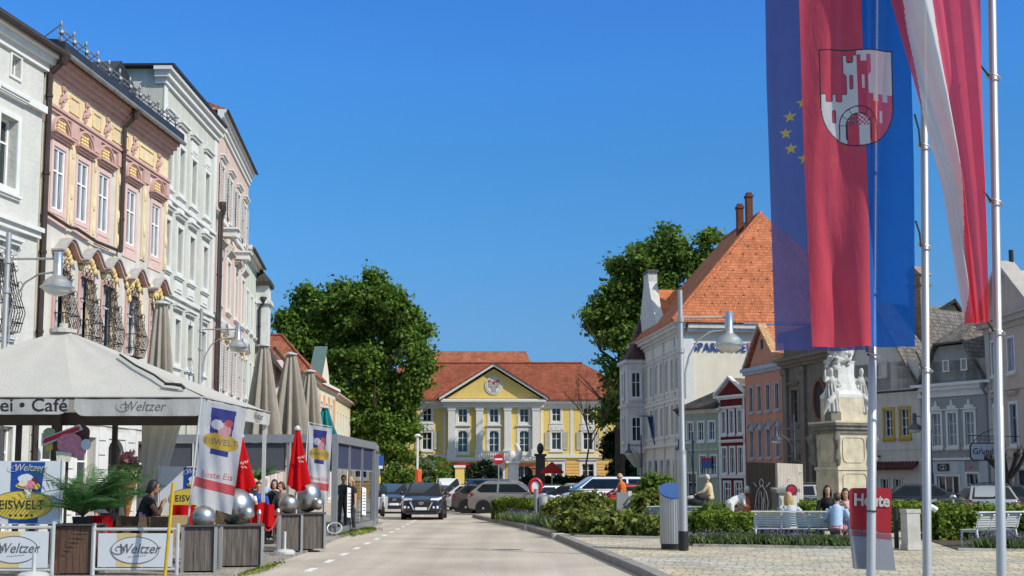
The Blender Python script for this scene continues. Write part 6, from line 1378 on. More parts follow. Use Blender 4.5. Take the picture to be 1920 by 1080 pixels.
for sx in (-1, 1):
    for sy in (-1, 1): m.cut(); m.tube([(sx*.82, sy*.82, 2.3), (sx*.95, sy*.95, 2.5), (sx*.86, sy*.86, 2.85), (sx*.98, sy*.98, 3.2), (sx*.9, sy*.9, 3.42)], [.1, .16, .1, .17, .12], 8)
m.obj('scroll', M_pedd, t, True)
m = MB(); m.cbox((0, 0, 3.42), 1.75, 1.75, .14); m.cbox((0, 0, 3.56), 1.9, 1.9, .14); m.cbox((0, 0, 3.7), 2.06, 2.06, .1); m.obj('cornice', M_pedd, t); m = MB(); m.cbox((0, 0, 3.8), 2.1, 2.1, .07); m.obj('cornice_top', M_ped, t)
m = MB(); m.cbox((0, 0, 3.87), 1.28, 1.28, .86); m.obj('upper_block', M_ped, t)
m = MB(); m.lathe([(.92, 4.73), (.92, 4.85), (.74, 5.0), (.63, 5.25), (.58, 5.6), (.6, 6.0), (.66, 6.1)], 4, (0, 0, 0), pi/4); m.obj('shaft_base', M_stonew, t)
rr = random.Random(77); m = MB(); m.tube([(0, 0, 5.9), (0, 0, 8.2)], [.42, .3], 12)
for k in range(120): z = 5.75+rr.random()*2.5; a = rr.uniform(0, 6.28); r = .5-.06*(z-6)+.12*sin(z*3+a); s_ = rr.uniform(.07, .17); m.sph((r*cos(a), r*sin(a), z), (s_, s_, s_*rr.uniform(.6, 1.1)), 8, 6)
for k in range(14): z = 5.9+rr.random()*2; a = rr.uniform(0, 6.28); m.tube([(.55*cos(a+.18*j), .55*sin(a+.18*j), z+.07*j+.06*sin(j*1.3)) for j in range(7)], [.02, .06, .075, .08, .06, .04, .015], 7)
o = link('cloud_shaft', setmat(remesh(m, .03, 1), M_sts), t)
def saint(mirror, seed):
    rr = random.Random(seed); s_ = -1 if mirror else 1; m = MB()
    m.tube([(0, 0, 0), (.02*s_, 0, .45), (.06*s_, -.02, .85), (0, 0, 1.1), (-.03*s_, 0, 1.3)], [.27, .24, .2, .21, .1], 14); m.sph((-.04*s_, -.02, 1.47), (.1, .115, .13), 12, 9); m.sph((-.04*s_, -.12, 1.45), (.03, .04, .03), 6, 5); m.sph((-.04*s_, -.07, 1.36), (.07, .07, .1), 8, 6)
    m.tube([(-.18*s_, 0, 1.22), (-.4*s_, -.1, 1.1), (-.42*s_, -.15, 1.4), (-.42*s_, -.16, 1.5)], [.085, .07, .05, .045], 8); m.tube([(.18*s_, 0, 1.2), (.36*s_, -.08, .95), (.12*s_, -.25, .92)], [.09, .075, .05], 8)
    for k in range(11): a = k*.57; m.tube([(.2*cos(a), .2*sin(a), 1.0), (.26*cos(a+.2), .26*sin(a+.2), .6), (.3*cos(a+.3), .28*sin(a+.3), 0)], [.03, .05, .07], 6)
    m.tube([(.3*s_, .05, 1.1), (.1*s_, -.2, .7), (-.3*s_, -.2, .35), (-.5*s_, -.05, -.1)], [.07, .11, .12, .05], 8); m.tube([(.3*s_, .05, 1.1), (.42*s_, .1, .6), (.36*s_, .05, .1)], [.06, .1, .06], 8)
    return setmat(remesh(m, .018, 1), M_sts)
for (x, y, mir, rz, sc) in ((-.86, -.5, False, .0, 1.02), (.9, -.25, True, -.5, 1.05)):
    m = MB(); m.cbox((x*.93, y, 3.87), .5, .5, .32); m.obj('statue_block', M_ped if x > 0 else M_pedd, t); o = link('statue', saint(mir, 3+int(x)), t, (x*.95, y, 4.19), rz); o.scale = (sc, sc, sc)
# ------------------------------------------------------------------ things in front of the palace
t = thing('no_entry_sign', 'round red no entry sign with white bar on a grey post', 'sign', (-.74, 68, 0)); m = MB(); m.tube([(0, .04, 0), (0, .04, 3.3)], .035, 8); m.obj('post', M_galv, t); m = MB(); m.prism([(.29*sin(2*pi*k/28), 2.93+.29*cos(2*pi*k/28)) for k in range(28)], -.02, 0.); m.obj('disc', mat('sign_red_face', (.50, .012, .02), .4), t); m = MB(); m.prism([(-.21, 2.88), (.21, 2.88), (.21, 2.98), (-.21, 2.98)], -.03, -.021); m.obj('bar', M_whiteframe, t)
t = thing('slim_mast', 'slim pale lamp mast in front of the left palace windows', 'mast', (-8.3, 108, 0)); m = MB(); m.tube([(0, 0, 0), (0, 0, 5.6)], .1, 8); m.obj('pole', M_bench, t); m = MB(); m.sph((0, 0, 5.75), (.3, .3, .16), 10, 6); m.obj('lamp_head', M_bench, t, True)
t = thing('orange_basket', 'orange basket on a post behind the oncoming navy SUV', 'bin', (-6.0, 79, 0)); m = MB(); m.tube([(0, .15, 0), (0, .15, 1.9)], .04, 6); m.obj('post', M_galv, t); m = MB(); m.lathe([(.15, 1.65), (.2, 1.7), (.22, 2.4), (.18, 2.5)], 12); m.obj('basket', mat('orange_plastic', (.62, .10, .02), .5), t)
t = thing('path_sign', 'small blue and white footpath sign at the end of the glass pavilion', 'sign', (-7.75, 72, 0)); m = MB(); m.tube([(0, .04, 0), (0, .04, 3.3)], .04, 6); m.obj('post', M_galv, t); m = MB(); m.box(-.25, .25, -.02, 0, 2.65, 3.2); m.obj('panel', mat('sign_blue_face', (.02, .10, .42), .4), t); m = MB(); m.box(-.2, .2, -.02, 0, 2.45, 2.63); m.obj('plate', M_whiteframe, t); m = MB(); m.lathe([(.09, 1.6), (.09, 2.0)], 8, (0, -.05, 0)); m.obj('tag', mat('sign_yellow', (.6, .4, .05), .5), t)
c = at(862, 905, 104); t = thing('gate_stone', 'small yellow gate pillar among the shrubs before the palace', 'pillar', (c.x, 104, 0)); m = MB(); m.cbox((0, 0, 0), .75, .75, 2.9); m.obj('shaft', M_py, t); m = MB(); m.cbox((0, 0, 2.9), .95, .95, .2); m.obj('cap', M_white, t)
c = at(962, 905, 106); t = thing('palace_gate', 'white scrolled gate pillar with iron gate and shade-toned lantern pillar before the palace door', 'gate', (c.x, 106, 0))
m = MB(); m.cbox((0, 0, 0), .95, .95, 3.3); m.cbox((0, 0, 3.3), 1.25, 1.25, .2); m.tube([(.3, 0, 3.5), (.55, 0, 4.2), (.3, 0, 4.9), (.6, 0, 5.2)], [.35, .28, .2, .08], 8); m.sph((-.1, 0, 3.9), (.4, .35, .5), 10, 7); m.obj('pillar', M_stonew, t); m = MB(); m.cbox((2.35, 0, 0), .8, .8, 3.9); m.cbox((2.35, 0, 3.9), 1.05, 1.05, .2); m.sph((2.35, 0, 4.55), (.3, .3, .5), 10, 7); m.obj('lantern_pillar', M_dark, t)  # lantern pillar coloured dark for the shade it stands in
m = MB()
for k in range(9): m.tube([(.55+k*.165, 0, 0), (.55+k*.165, 0, 2.9)], .025, 4)
for z in (.3, 1.4, 2.85): m.tube([(.5, 0, z), (1.95, 0, z)], .035, 4)
m.obj('iron_gate', M_dark, t); m = MB()
for k in range(5): m.tube([(.6+k*.3+.22*(1-j/12)*cos(j*.7), 0, 3.5+.3*(1-abs(k-2)/3)+.26*(1-j/12)*sin(j*.7)) for j in range(12)], .05, 5)
m.obj('overthrow', M_stonew, t)
def sunshade(lab, px_, y0, y1, Y, R_, colr):
    c = at(px_, 905, Y); z1 = at(px_, y0, Y).z; z0 = at(px_, y1, Y).z; t = thing('sunshade', lab, 'parasol', (c.x, Y, 0)); m = MB(); m.lathe([(R_, z0-.15), (R_, z0), (.05, z1)], 8); m.obj('canopy', colr, t); m = MB(); m.tube([(0, 0, 0), (0, 0, z1)], .04, 6); m.obj('pole', M_galv, t)
M_par = clothmat('parasol_red', (.38, .02, .025), .3); sunshade('dark red sunshade in front of the right palace rustication', 1035, 866, 884, 101, .95, M_par); sunshade('bright red sunshade in the left palace archway', 868, 866, 873, 126, 1.3, M_par)
# ------------------------------------------------------------------ cafe terrace
M_can = clothmat('canopy_cloth', (.62, .60, .55), .32, 0, .03); M_val = clothmat('valance_cloth', (.56, .545, .51), .3, 0, .04); M_beigec = clothmat('parasol_beige', (.42, .37, .30), .25, 0, .08); M_ink = mat('ink', (.02, .02, .022), .6); M_inkg = mat('ink_grey', (.12, .12, .12), .6)
M_brown = mat('brown_post', (.055, .042, .035), .55, .1, .15, 4); M_tub = mat('tube_white', (.60, .60, .58), .4, .3, .08, 5)
def lay(o, surf, gap=.004):
    """bend lettering that faces -y onto a cloth whose front is y = surf(x, z)"""
    me = o.data; M_ = Matrix.LocRotScale(o.location, o.rotation_euler, o.scale)
    for v in me.vertices: p = M_ @ v.co; d = p.y-o.location.y; v.co = (p.x, surf(p.x, p.z)-gap+d*.3, p.z)
    o.location = (0, 0, 0); o.rotation_euler = (0, 0, 0); o.scale = (1, 1, 1); me.update(); return o
def script(s_, size, mt, parent, loc, rot=(pi/2, 0, 0), swash=True, name='lettering'):
    global o2; o2 = []
    o = text(s_, size, mt, parent, loc, rot, shear=.32, name=name, sx=.9)
    if swash:
        m = MB(); w_ = size*.47*len(s_)*.5*.9; pts = [(-w_*.95+size*.62*(1-j/26)*cos(j*.42+2.6), 0, -size*.02+size*.42*(1-j/26)*sin(j*.42+2.6)) for j in range(20)]
        m.tube(pts, [size*.012+size*.02*sin(pi*j/19) for j in range(20)], 5); q = m.obj('flourish', mt, parent, False, Vector(loc)+Matrix.Rotation(rot[2], 3, 'Z') @ Vector((0, -.004, 0))); q.rotation_euler = (0, 0, rot[2]); o2.append(q)
    return o
# large pyramid canopy
C2 = at(386, 748, 24.5); C3 = at(506, 771, 29.9); zc = (C2.z+C3.z)/2; C0 = Vector((-13.3, 24.5, zc)); C1 = Vector((-13.3, 29.9, zc)); C2.z = C3.z = zc; AP = at(119, 618, 27.2)
t = thing('cafe_canopy', 'large cream pyramid canopy lettered Café over the terrace at the left', 'canopy', (0, 0, 0))
m = MB()
def facet(a, b, c, nu=16):
    def fn(u, v): p = a.lerp(b, u).lerp(c, v); p.z -= .09*sin(pi*u)*(1-v)*sin(pi*min(1, v*1.2+.02)) + .03*sin(u*pi*2)**2*v*(1-v)*2; return p
    m.grid(fn, nu, 10)
S_ = Vector((-8.8, 24.5, zc)); facet(C0, S_, AP); facet(S_, C2, AP); facet(C2, C3, AP); facet(C3, C1, AP); facet(C1, C0, AP); m.obj('roof_cloth', M_can, t, 25)
m = MB(); m.lathe([(.3, -.02), (.3, .06), (.1, .1), (.09, .2)], 12, AP-Vector((0, 0, .06))); m.obj('cap', M_can, t)
VAL = {}
def valance(a, b, h, seed):
    VAL[seed] = lambda x, z: (lambda u, v: (a+(b-a)*u).y-(.02+.02*sin(u*(b-a).length*5+seed)*v+.012*sin(u*(b-a).length*13)*v))((x-a.x)/(b-a).x if abs((b-a).x) > 1 else 0, (zc+.015-z)/h)
    m = MB(); rr = random.Random(seed); d = (b-a); n = Vector((d.y, -d.x, 0)).normalized()
    def fn(u, v):
        e = min(u, 1-u)*d.length; hh = h*(1-.35*max(0, 1-e/.18)**2) ; p = a+d*u; p = p+n*(.02+.02*sin(u*d.length*5+seed)*v+.012*sin(u*d.length*13)*v); p.z = zc+.015-hh*v; return p
    m.grid(fn, 44, 6); m.cur = 0; return m.obj('valance', M_val, t, True)
valance(C0, S_-Vector((.06, 0, 0)), .36, 1); valance(S_+Vector((.06, 0, 0)), C2, .39, 2); mid = C2.lerp(C3, .5); valance(C2+Vector((0, .05, 0)), mid, .36, 3); valance(mid+Vector((0, .05, 0)), C3, .34, 4)
lay(text('Konditorei • Café', .37, M_ink, t, (at(126, 762, 24.45).x, 24.43, zc-.17), align='RIGHT', bold=.004, sx=1.06), VAL[1])
lay(script('Weltzer', .28, M_inkg, t, (at(268, 764, 24.45).x, 24.43, zc-.19)), VAL[2]); [lay(q, VAL[2]) for q in o2]; script('Weltzer', .24, M_inkg, t, (C2.lerp(C3, .25)+Vector((.06, 0, -.17))), (pi/2, 0, radians(86)), False); script('Weltzer', .24, M_inkg, t, (C2.lerp(C3, .75)+Vector((.06, 0, -.17))), (pi/2, 0, radians(86)), False)
m = MB()
for a, b in ((C0, C2), (C2, C3), (C3, C1), (C1, C0)): m.tube([a+Vector((0, 0, -.02)), b+Vector((0, 0, -.02))], .03, 6)
for a in (C0, C1, C2, C3): m.tube([a+Vector((0, 0, -.02)), AP-Vector((0, 0, .08))], .028, 6)
m.obj('frame', M_brown, t)
for (x, y, r_) in ((at(107, 800, 26).x, 26, .085), (at(36, 800, 26.4).x, 26.4, .05), (at(216, 800, 26.8).x, 26.8, .05), (C2.x-.1, 24.6, .03), (C3.x-.1, 29.8, .04)): m = MB(); m.box(x-r_, x+r_, y-r_, y+r_, .05, zc-.05); m.obj('post', M_brown if r_ > .045 else M_tub, t)
m = MB(); m.box(-13.2, C2.x-.2, 26.1, 26.2, 2.86, 3.12); m.obj('shaded_valance_strip', M_brown, t)  # dark strip standing for the far valances in shade
e = [at(226, 668, 26.0), at(255, 688, 25.6), at(290, 706, 25.2), at(312, 722, 24.9), at(340, 727, 24.8)]; m = MB(); m.tube([p+Vector((0, -.05, .03)) for p in e], .022, 6); m.tube([e[3]+Vector((0, -.1, .02)), e[4]+Vector((.02, -.12, .05)), e[4]+Vector((.1, -.1, -.03))], .035, 6); tag(m.obj('cable', M_ink, None, True), 'black cable lying along the ridge of the cream canopy', 'cable')
# tied curtain
t = thing('curtain', 'white tied curtain hanging at the back of the terrace behind the dark haired woman', 'curtain', (at(283, 900, 27.6).x, 27.6, .05))
def cur(u, v):
    z = 2.9*(1-v); tie = 1.33; w_ = .15+.2*abs(z-tie)**.8/1.4**.8 if z > tie else .15+.13*(tie-z)/1.3
    a = u*2*pi; f = 1+.22*sin(9*a+v*3); return (w_*f*cos(a)*1.0+.12*(max(0, z-tie)), .5*w_*f*sin(a), z)
m = MB(); m.grid(cur, 90, 26); m.obj('cloth', clothmat('curtain_cloth', (.66, .64, .58), .35, 0, .05), t, True); m = MB(); m.tube([(.18*cos(a), .1*sin(a), 1.33+.05*cos(a)) for a in np.arange(0, 6.5, .4)], .03, 6); m.obj('tie', M_val, t)
# ---- barriers
def ell(m, cx, cz, rx, rz_, y, n=40, w=.012):
    for k in range(n): a, b = 2*pi*k/n, 2*pi*(k+1)/n; m.slab([(cx+rx*cos(a), y, cz+rz_*sin(a)), (cx+rx*cos(b), y, cz+rz_*sin(b)), (cx+(rx-w)*cos(b), y, cz+(rz_-w)*sin(b)), (cx+(rx-w)*cos(a), y, cz+(rz_-w)*sin(a))], (0, .003, 0))
M_pan = mat('panel_white', (.60, .62, .63), .45, 0, .03, 3); M_pany = mat('panel_yellow', (.62, .48, .22), .45); M_gold2 = mat('oval_gold', (.60, .44, .06), .45, 0, .12, 6); M_cob2 = mat('banner_cobalt', (.01, .06, .28), .45)
M_strb = mat('ice_pink', (.62, .22, .26), .5, 0, .25, 14); M_choc = mat('ice_chocolate', (.10, .03, .025), .5, 0, .3, 14); M_van = mat('ice_cream', (.66, .60, .46), .5, 0, .15, 14); M_red2 = mat('ice_red', (.55, .015, .02), .45)
def barrier(lab, x0, x1, y, ztop, z0, z1, cf=.5):
    t = thing('barrier', lab, 'barrier', (x0, y, .05)); L = x1-x0; m = MB()
    m.tube([(0, 0, ztop), (L, 0, ztop)], .028, 8); m.tube([(0, 0, .1), (L, 0, .1)], .025, 8)
    m.obj('rail', M_tub, t, True)
    for x in (0, L): m = MB(); m.tube([(x, 0, 0), (x, 0, ztop+.1)], .032, 8); m.obj('post', M_tub, t, True)
    m = MB(); m.box(.08, L-.08, -.015, .0, z0, z1); p = m.obj('panel', M_pan, t); c = L*cf; m = MB(); m.box(c-.32, c+.1, -.018, -.0152, z0+.003, z1-.003); m.obj('stripe', M_pany, p)
    m = MB(); m.prism([(c+.42*cos(2*pi*k/36), (z0+z1)/2+.235*sin(2*pi*k/36)) for k in range(36)], -.0215, -.0182); m.obj('oval', M_pan, p); m = MB(); ell(m, c, (z0+z1)/2, .42, .235, -.025); m.obj('oval_line', M_inkg, p)
    script('Weltzer', .24, M_inkg, p, (c+.06, -.026, (z0+z1)/2+.02)); m = MB()
    for k in range(9): m.box(c-.12+k*.035, c-.12+k*.035+.022, -.024, -.0216, (z0+z1)/2-.125+k*.003, (z0+z1)/2-.112+k*.003)
    m.obj('small_print', M_inkg, p); return t
X = lambda px_, Y: at(px_, 905, Y).x
barrier('white barrier panel with Weltzer oval under the large EISWELT banner', X(-75, 21.4), X(104, 21.4), 21.4, .83, .14, .76, .6); barrier('white barrier panel with Weltzer oval beside the leaning yellow pole', X(180, 21.6), X(336, 21.6), 21.6, .79, .14, .72)
def icecream(m_of, par, cx, cz, s, y):
    def blob(pts, mt, nm, dy=.0): m = MB(); m.prism([(cx+a*s, cz+b*s) for a, b in pts], y-.004-dy, y-dy); m.obj(nm, mt, par)
    def circ(a, b, r, rz_=None, n=18): rr = random.Random(int(a*100+b*10)); return [(a+r*(1+rr.uniform(-.08, .08))*cos(2*pi*k/n), b+(rz_ or r)*(1+rr.uniform(-.08, .08))*sin(2*pi*k/n)) for k in range(n)]
    blob(circ(-.42, -.05, .42, .2), M_gold2, 'fruit', .001); blob(circ(.5, -.1, .3, .2), M_gold2, 'fruit', .0012); blob([(-.28, -.25), (.25, -.25), (.17, -.85), (-.1, -.85)], M_van, 'cup', .003); blob(circ(-.2, .42, .5, .3), M_pan, 'cream', .004); blob(circ(.42, .28, .24), M_choc, 'scoop', .0085); blob(circ(.1, .0, .36, .3), M_strb, 'scoop', .013); blob(circ(-.35, .1, .3, .2), M_van, 'scoop', .0175)
def eiswelt(lab, x0, x1, y, z0, z1):
    t = thing('ice_cream_banner', lab, 'banner', (x0, y, 0)); L = x1-x0; H_ = z1-z0; c = L*.6+.1*H_
    m = MB(); m.box(0, L, 0, .02, z0, z1); m.obj('sheet', M_pan, t)
    m = MB(); m.slab([(c-.29*H_, -.004, z1-.02), (c+.25*H_, -.004, z1-.02), (c+.2*H_, -.004, z1-.5*H_), (c-.29*H_, -.004, z1-.5*H_)], (0, .0035, 0)); m.slab([(c-.3*H_, -.004, z0+.02), (c+.16*H_, -.004, z0+.02), (c+.17*H_, -.004, z0+.12*H_), (c-.3*H_, -.004, z0+.12*H_)], (0, .0035, 0)); m.cuts = [(8, 6)]; m.obj('blue_field', M_cob2, t)
    m = MB(); m.prism([(c-.1*H_+.5*H_*cos(2*pi*k/40), z0+.3*H_+.23*H_*sin(2*pi*k/40)) for k in range(40)], -.008, -.0045); m.obj('oval', M_gold2, t); m = MB(); ell(m, c-.1*H_, z0+.3*H_, .5*H_, .23*H_, -.011); m.obj('oval_line', M_inkg, t)
    icecream(None, t, c, z0+.62*H_, .24*H_, -.0115); script('Weltzers', .16*H_, M_fw, t, (c+.02, -.012, z1-.11*H_))
    text('EISWELT', .2*H_, M_ink, t, (c-.1*H_, -.0125, z0+.30*H_), name='lettering', sx=.9, space=1.05)
    for k in range(5): m = MB(); m.prism([(c-.1*H_+(k-2)*.085*H_+.02*H_*cos(2*pi*j/8), z0+.14*H_+.02*H_*sin(2*pi*j/8)) for j in range(8)], -.0115, -.0085); m.obj('dot', M_ink, t)
    for x in (-.03, L+.03): m = MB(); m.tube([(x, .02, .05), (x, .02, z1+.03)], .025, 8); m.obj('post', M_tub, t)
    return t
eiswelt('large white and blue EISWELT ice cream banner above the leftmost barrier', X(-62, 21.75), X(112, 21.75), 21.75, .92, 2.03); eiswelt('smaller EISWELT banner seen behind the yellow pole', X(300, 27), X(400, 27), 27, 1.0, 2.0)
# planters
M_wp = woodmat('grey_planter_wood', (.135, .115, .10), .095, .55); M_wb = woodmat('brown_planter_wood', (.13, .075, .05), .12, .4)
def planter(lab, x, y, w, d, h, m_, rz=0.):
    t = thing('planter', lab, 'planter', (x, y, .05), rz, 'wooden planters along the terrace edge'); m = MB(); m.box(-w/2+.02, w/2-.02, -d/2+.02, d/2-.02, .03, h-.02); m.obj('box', m_, t)
    for sx in (-1, 1):
        for sy in (-1, 1): m = MB(); m.box(sx*w/2-.025, sx*w/2+.025, sy*d/2-.025, sy*d/2+.025, 0, h-.012); m.obj('corner_trim', M_galv, t)
    m = MB(); m.box(-w/2-.03, w/2+.03, -d/2-.03, d/2+.03, h-.01, h+.02); m.obj('lid', mat('planter_lid', (.08, .075, .07), .6), t); return t
planter('dark brown wooden planter carrying the palm between the two barriers', X(144, 21.7), 21.9, .72, .6, .86, M_wb); planter('grey wooden planter under the smallest front steel ball', X(376, 22.3), 22.5, .58, .62, .82, M_wp, .1); planter('wide grey wooden planter under the big front steel ball', X(446, 23.6), 24.0, .76, .85, .78, M_wp, .25); planter('grey wooden planter under the middle steel ball, left of the last planter', X(545, 28.8), 28.9, .5, .6, .86, M_wp, .2); planter('grey wooden planter under the far steel balls beside the pavilion', X(583, 29.6), 29.9, .56, .8, .86, M_wp, .2)
M_ball = mat('polished_steel', (.47, .46, .44), .34, 1., .1, 6)
def ball(lab, px_, py_, rpx, Y, sq=1.): c = at(px_, py_, Y); r_ = rpx*Y/2287; m = MB(); m.sph((0, 0, 0), (r_, r_, r_*sq), 32, 20); o = tag(m.obj('steel_ball', M_ball, None, True, c), lab, 'steel ball', 'polished steel balls on planters'); return o
for a in (('small polished steel ball beside the foot of the front ice cream flag', 382, 970, 22, 22.5), ('largest polished steel ball right of the front ice cream flag', 443, 951, 32, 24.1, 1.08), ('little polished steel ball tucked right of the largest one', 463, 962, 14, 23.6), ('medium polished steel ball below the folded red umbrella', 541, 945, 18, 28.9), ('large polished steel ball in front of the far ice cream flag', 577, 931, 25, 29.9, 1.15), ('little polished steel ball right of the large far one', 596, 945, 11, 29.7)): ball(*a)
# palm
def palm(lab, loc, n, L, seed, name='potted_palm'):
    t = thing(name, lab, 'palm', loc); rr = random.Random(seed); m = MB(); st = MB()
    for k in range(n):
        a = rr.uniform(0, 6.28); e = rr.uniform(.75, 1.5); l = L*rr.uniform(.6, 1.1); d = Vector((cos(a), sin(a), 0)); pts = [Vector((0, 0, .05))+d*l*s*cos(e*(1-.5*s))*.9+Vector((0, 0, l*(sin(e)*s-.55*s*s*(1.3-e*.5)))) for s in (0, .2, .4, .6, .8, 1)]
        st.tube(pts, [.012, .01, .009, .007, .005, .003], 5)
        for i in range(24):
            s = .15+.85*i/24; q = min(4, int(s*5)); p = pts[q].lerp(pts[q+1], s*5-q); tn = (pts[q+1]-pts[q]).normalized(); sd = tn.cross(Vector((0, 0, 1))).normalized(); ll = .26*l*sin(pi*min(1, s*.85+.12))
            for g in (-1, 1): tip = p+sd*g*ll+tn*ll*.55-Vector((0, 0, ll*.35)); m.poly([p, p+(tip-p)*.45+tn*.014, tip, p+(tip-p)*.45-tn*.014])
    m.obj('frond', leafmat('palm_leaf', (.02, .075, .02), (.07, .20, .05), .3), t); st.obj('stem', M_bark, t); q = MB(); q.lathe([(.14, -.05), (.18, .2)], 14, (0, 0, -.15)); q.obj('pot', M_blackpl, t); return t
palm('bushy green potted palm standing on the brown planter', (X(150, 21.9)+.05, 21.95, 1.0), 34, 1.45, 5); palm('green palm behind the barrier right of the first palm', (X(208, 24.3), 24.3, 1.0), 26, 1.3, 6); palm('palm inside the pavilion behind the folded red umbrella', (X(478, 36.5), 36.5, 1.6), 16, 1.0, 8)
# cone basket with flowers
c = at(240, 905, 25.3); t = thing('flower_cone', 'orange wicker cone holding pink flowers beside the palm', 'flowers', (c.x, 25.3, .9)); m = MB(); m.lathe([(.03, 0), (.1, .35), (.17, .75), (.18, .8), (.15, .78)], 14); m.obj('cone', mat('wicker_orange', (.42, .16, .05), .8, 0, .4, 25), t); P, nr = crown_pts([(0, 0, .98, .2, .2, .22)], 700, 3, .08, 12); leafobj('leaf', leafquads(P, .08, 4), leafmat('bouquet_leaf', (.06, .16, .04), (.22, .36, .08)), t); P, nr = crown_pts([(0, -.03, 1.12, .18, .18, .22)], 420, 4, .06, 12); leafobj('flower', leafquads(P, .07, 5), leafmat('bouquet_flower', (.55, .12, .14), (.7, .35, .3)), t); m = MB(); m.tube([(0, 0, -.85), (0, 0, .05)], .02, 6); m.obj('stand', M_dark, t)
# ice cream cut-out sign
c = at(128, 838, 25.2); t = thing('ice_cream_sign', 'ice cream cone cut-out sign with pink and chocolate scoops under the canopy', 'sign', c)
k_ = 25.2/2287
def cut(pts, mt, nm, y, z=None): m = MB(); m.prism([((x-128)*k_, (838-yy)*k_) for x, yy in pts], y-.03, y); m.obj(nm, mt, t)
def cc_(x, y, rx, ry=None, n=20, j=.06, sd=1): rr = random.Random(sd); return [(x+rx*(1+rr.uniform(-j, j))*cos(2*pi*i/n), y+(ry or rx)*(1+rr.uniform(-j, j))*sin(2*pi*i/n)) for i in range(n)]
cut(cc_(92, 812, 11, 10), mat('ice_pistachio', (.30, .38, .22), .5, 0, .2, 14), 'scoop', .0); cut([(82, 826), (98, 822), (100, 842), (88, 846)], M_gold2, 'cone', -.002); cut(cc_(150, 815, 18, 20, sd=4), M_choc, 'scoop', -.01); cut([(80, 836), (82, 822), (150, 796), (156, 806), (90, 834)], M_pan, 'ribbon', -.044); cut([(84, 832), (86, 823), (148, 800), (151, 806)], M_red2, 'ribbon', -.077); cut(cc_(134, 832, 23, 20, sd=2), M_strb, 'scoop', -.11); cut(cc_(150, 846, 16, 13, sd=6), M_strb, 'scoop', -.141); cut([(112, 846), (142, 850), (138, 866), (114, 864)], M_van, 'cone', -.172); cut(cc_(166, 834, 9, 10, sd=8), M_pan, 'cream', -.145)
m = MB(); m.tube([(-.02, .02, -.3), (-.02, .02, -2.3)], .03, 6); m.obj('post', M_brown, t)
# yellow leaning pole, bases
m = MB(); a, b = gnd(310, 1090, .05), at(325, 905, 21.2); a.y = 21.1; a.x = at(309, 1080, 21.1).x; m.tube([a, b], .03, 10); tag(m.obj('yellow_pole', mat('pole_yellow', (.50, .33, .015), .45, 0, .2, 6), None, True), 'yellow pole leaning against the right Weltzer barrier', 'pole')
def base(lab, x, y, r_, h): t = thing('parasol_base', lab, 'base', (x, y, .05)); m = MB(); m.lathe([(r_, 0), (r_, .05), (r_*.8, .09), (.06, .11)], 20); m.obj('foot', M_tub, t, 40); m = MB(); m.tube([(0, 0, .05), (0, 0, h)], .035, 10); m.obj('tube', M_tub, t, True)
base('white round parasol base in front of the leftmost barrier', X(70, 21.0), 21.0, .26, .42); base('white round parasol base between the steel ball planters', X(536, 28.0), 28.0, .24, .5)
# ice cream flags on poles
def adflag(lab, Y, TL, TR, BR, BL, ptop, pbot):
    tx = lambda y, A, B: A[0]+(B[0]-A[0])*(y-A[1])/(B[1]-A[1])
    W_ = TR[0]-TL[0]; H_ = BL[1]-TL[1]
    def col(u, v, y, l, r):
        x = u-.5
        if .045 < v < .40 and abs(x+.02) < .3-.12*(v-.045): c = 1
        else: c = 0
        if ((x)/.44)**2+((v-.36)/.085)**2 < 1: c = 2
        if .43 < v < .49 and abs(x) < .22: c = 1
        if ((x-.06)/.16)**2+((v-.24)/.07)**2 < 1: c = 4
        if ((x+.13)/.15)**2+((v-.2)/.05)**2 < 1: c = 0
        if ((x-.14)/.1)**2+((v-.17)/.035)**2 < 1: c = 3
        if .735 < v < .83: c = 3
        return c
    t = thing('ice_cream_flag', lab, 'flag', (0, 0, 0), 0, 'white ice cream flags')
    m = MB()
    def fn(u, v): p = at(TL[0]+(BL[0]-TL[0])*v+(TR[0]-TL[0]+((BR[0]-BL[0])-(TR[0]-TL[0]))*v)*u, TL[1]+(BL[1]-TL[1])*v+((TR[1]-TL[1])*(1-v)+(BR[1]-BL[1])*v)*u, Y); p.y += .05*sin(u*7+v*3)*v+.02*sin(u*15-v*8)*(.2+v); return p
    m.grid(fn, 60, 150, lambda u, v: col(u, v, 0, 0, 0)); m.obj('cloth', [clothmat('flag_offwhite', (.64, .64, .66), .4, .1), clothmat('flag_indigo', (.05, .06, .26), .4, .06), clothmat('flag_ochre', (.58, .40, .07), .4, .06), clothmat('flag_rose', (.60, .10, .11), .4, .06), clothmat('flag_pinkice', (.62, .32, .34), .4, .06)], t, True)
    sc = W_*Y/2287
    def put(s_, size, u, v, mt, **k):
        p = fn(u, v)
        def surf(x, z):
            v_ = min(1, max(0, v+(p.z-z)/(H_*Y/2287))); q0, q1 = fn(0, v_), fn(1, v_); return fn((x-q0.x)/(q1.x-q0.x), v_).y
        lay(text(s_, size*sc, mt, t, p, (pi/2, radians(8), 0), name='lettering', **k), surf)
    put('EISWELT', .20, .5, .36, M_inkg, space=1.05); put('Beste Eis', .22, .52, .68, mat('letter_rose', (.45, .10, .11), .6), sx=.95)
    m = MB(); a, b = at(*ptop, Y+.03), at(*pbot, Y+.03); m.tube([a, b], .018, 8); m.tube([a, fn(1, 0)+Vector((0, .03, .03))], .012, 6); m.obj('pole', M_tub, t, True); return t
adflag('front white ice cream flag with red band reading Beste Eis, on a slanted pole', 22.6, (384, 752), (462, 766), (434, 965), (358, 944), (378, 744), (352, 985)); adflag('far white ice cream flag reading Beste Eis beside the glass pavilion', 30.2, (580, 797), (623, 803), (614, 946), (574, 940), (578, 792), (567, 965))
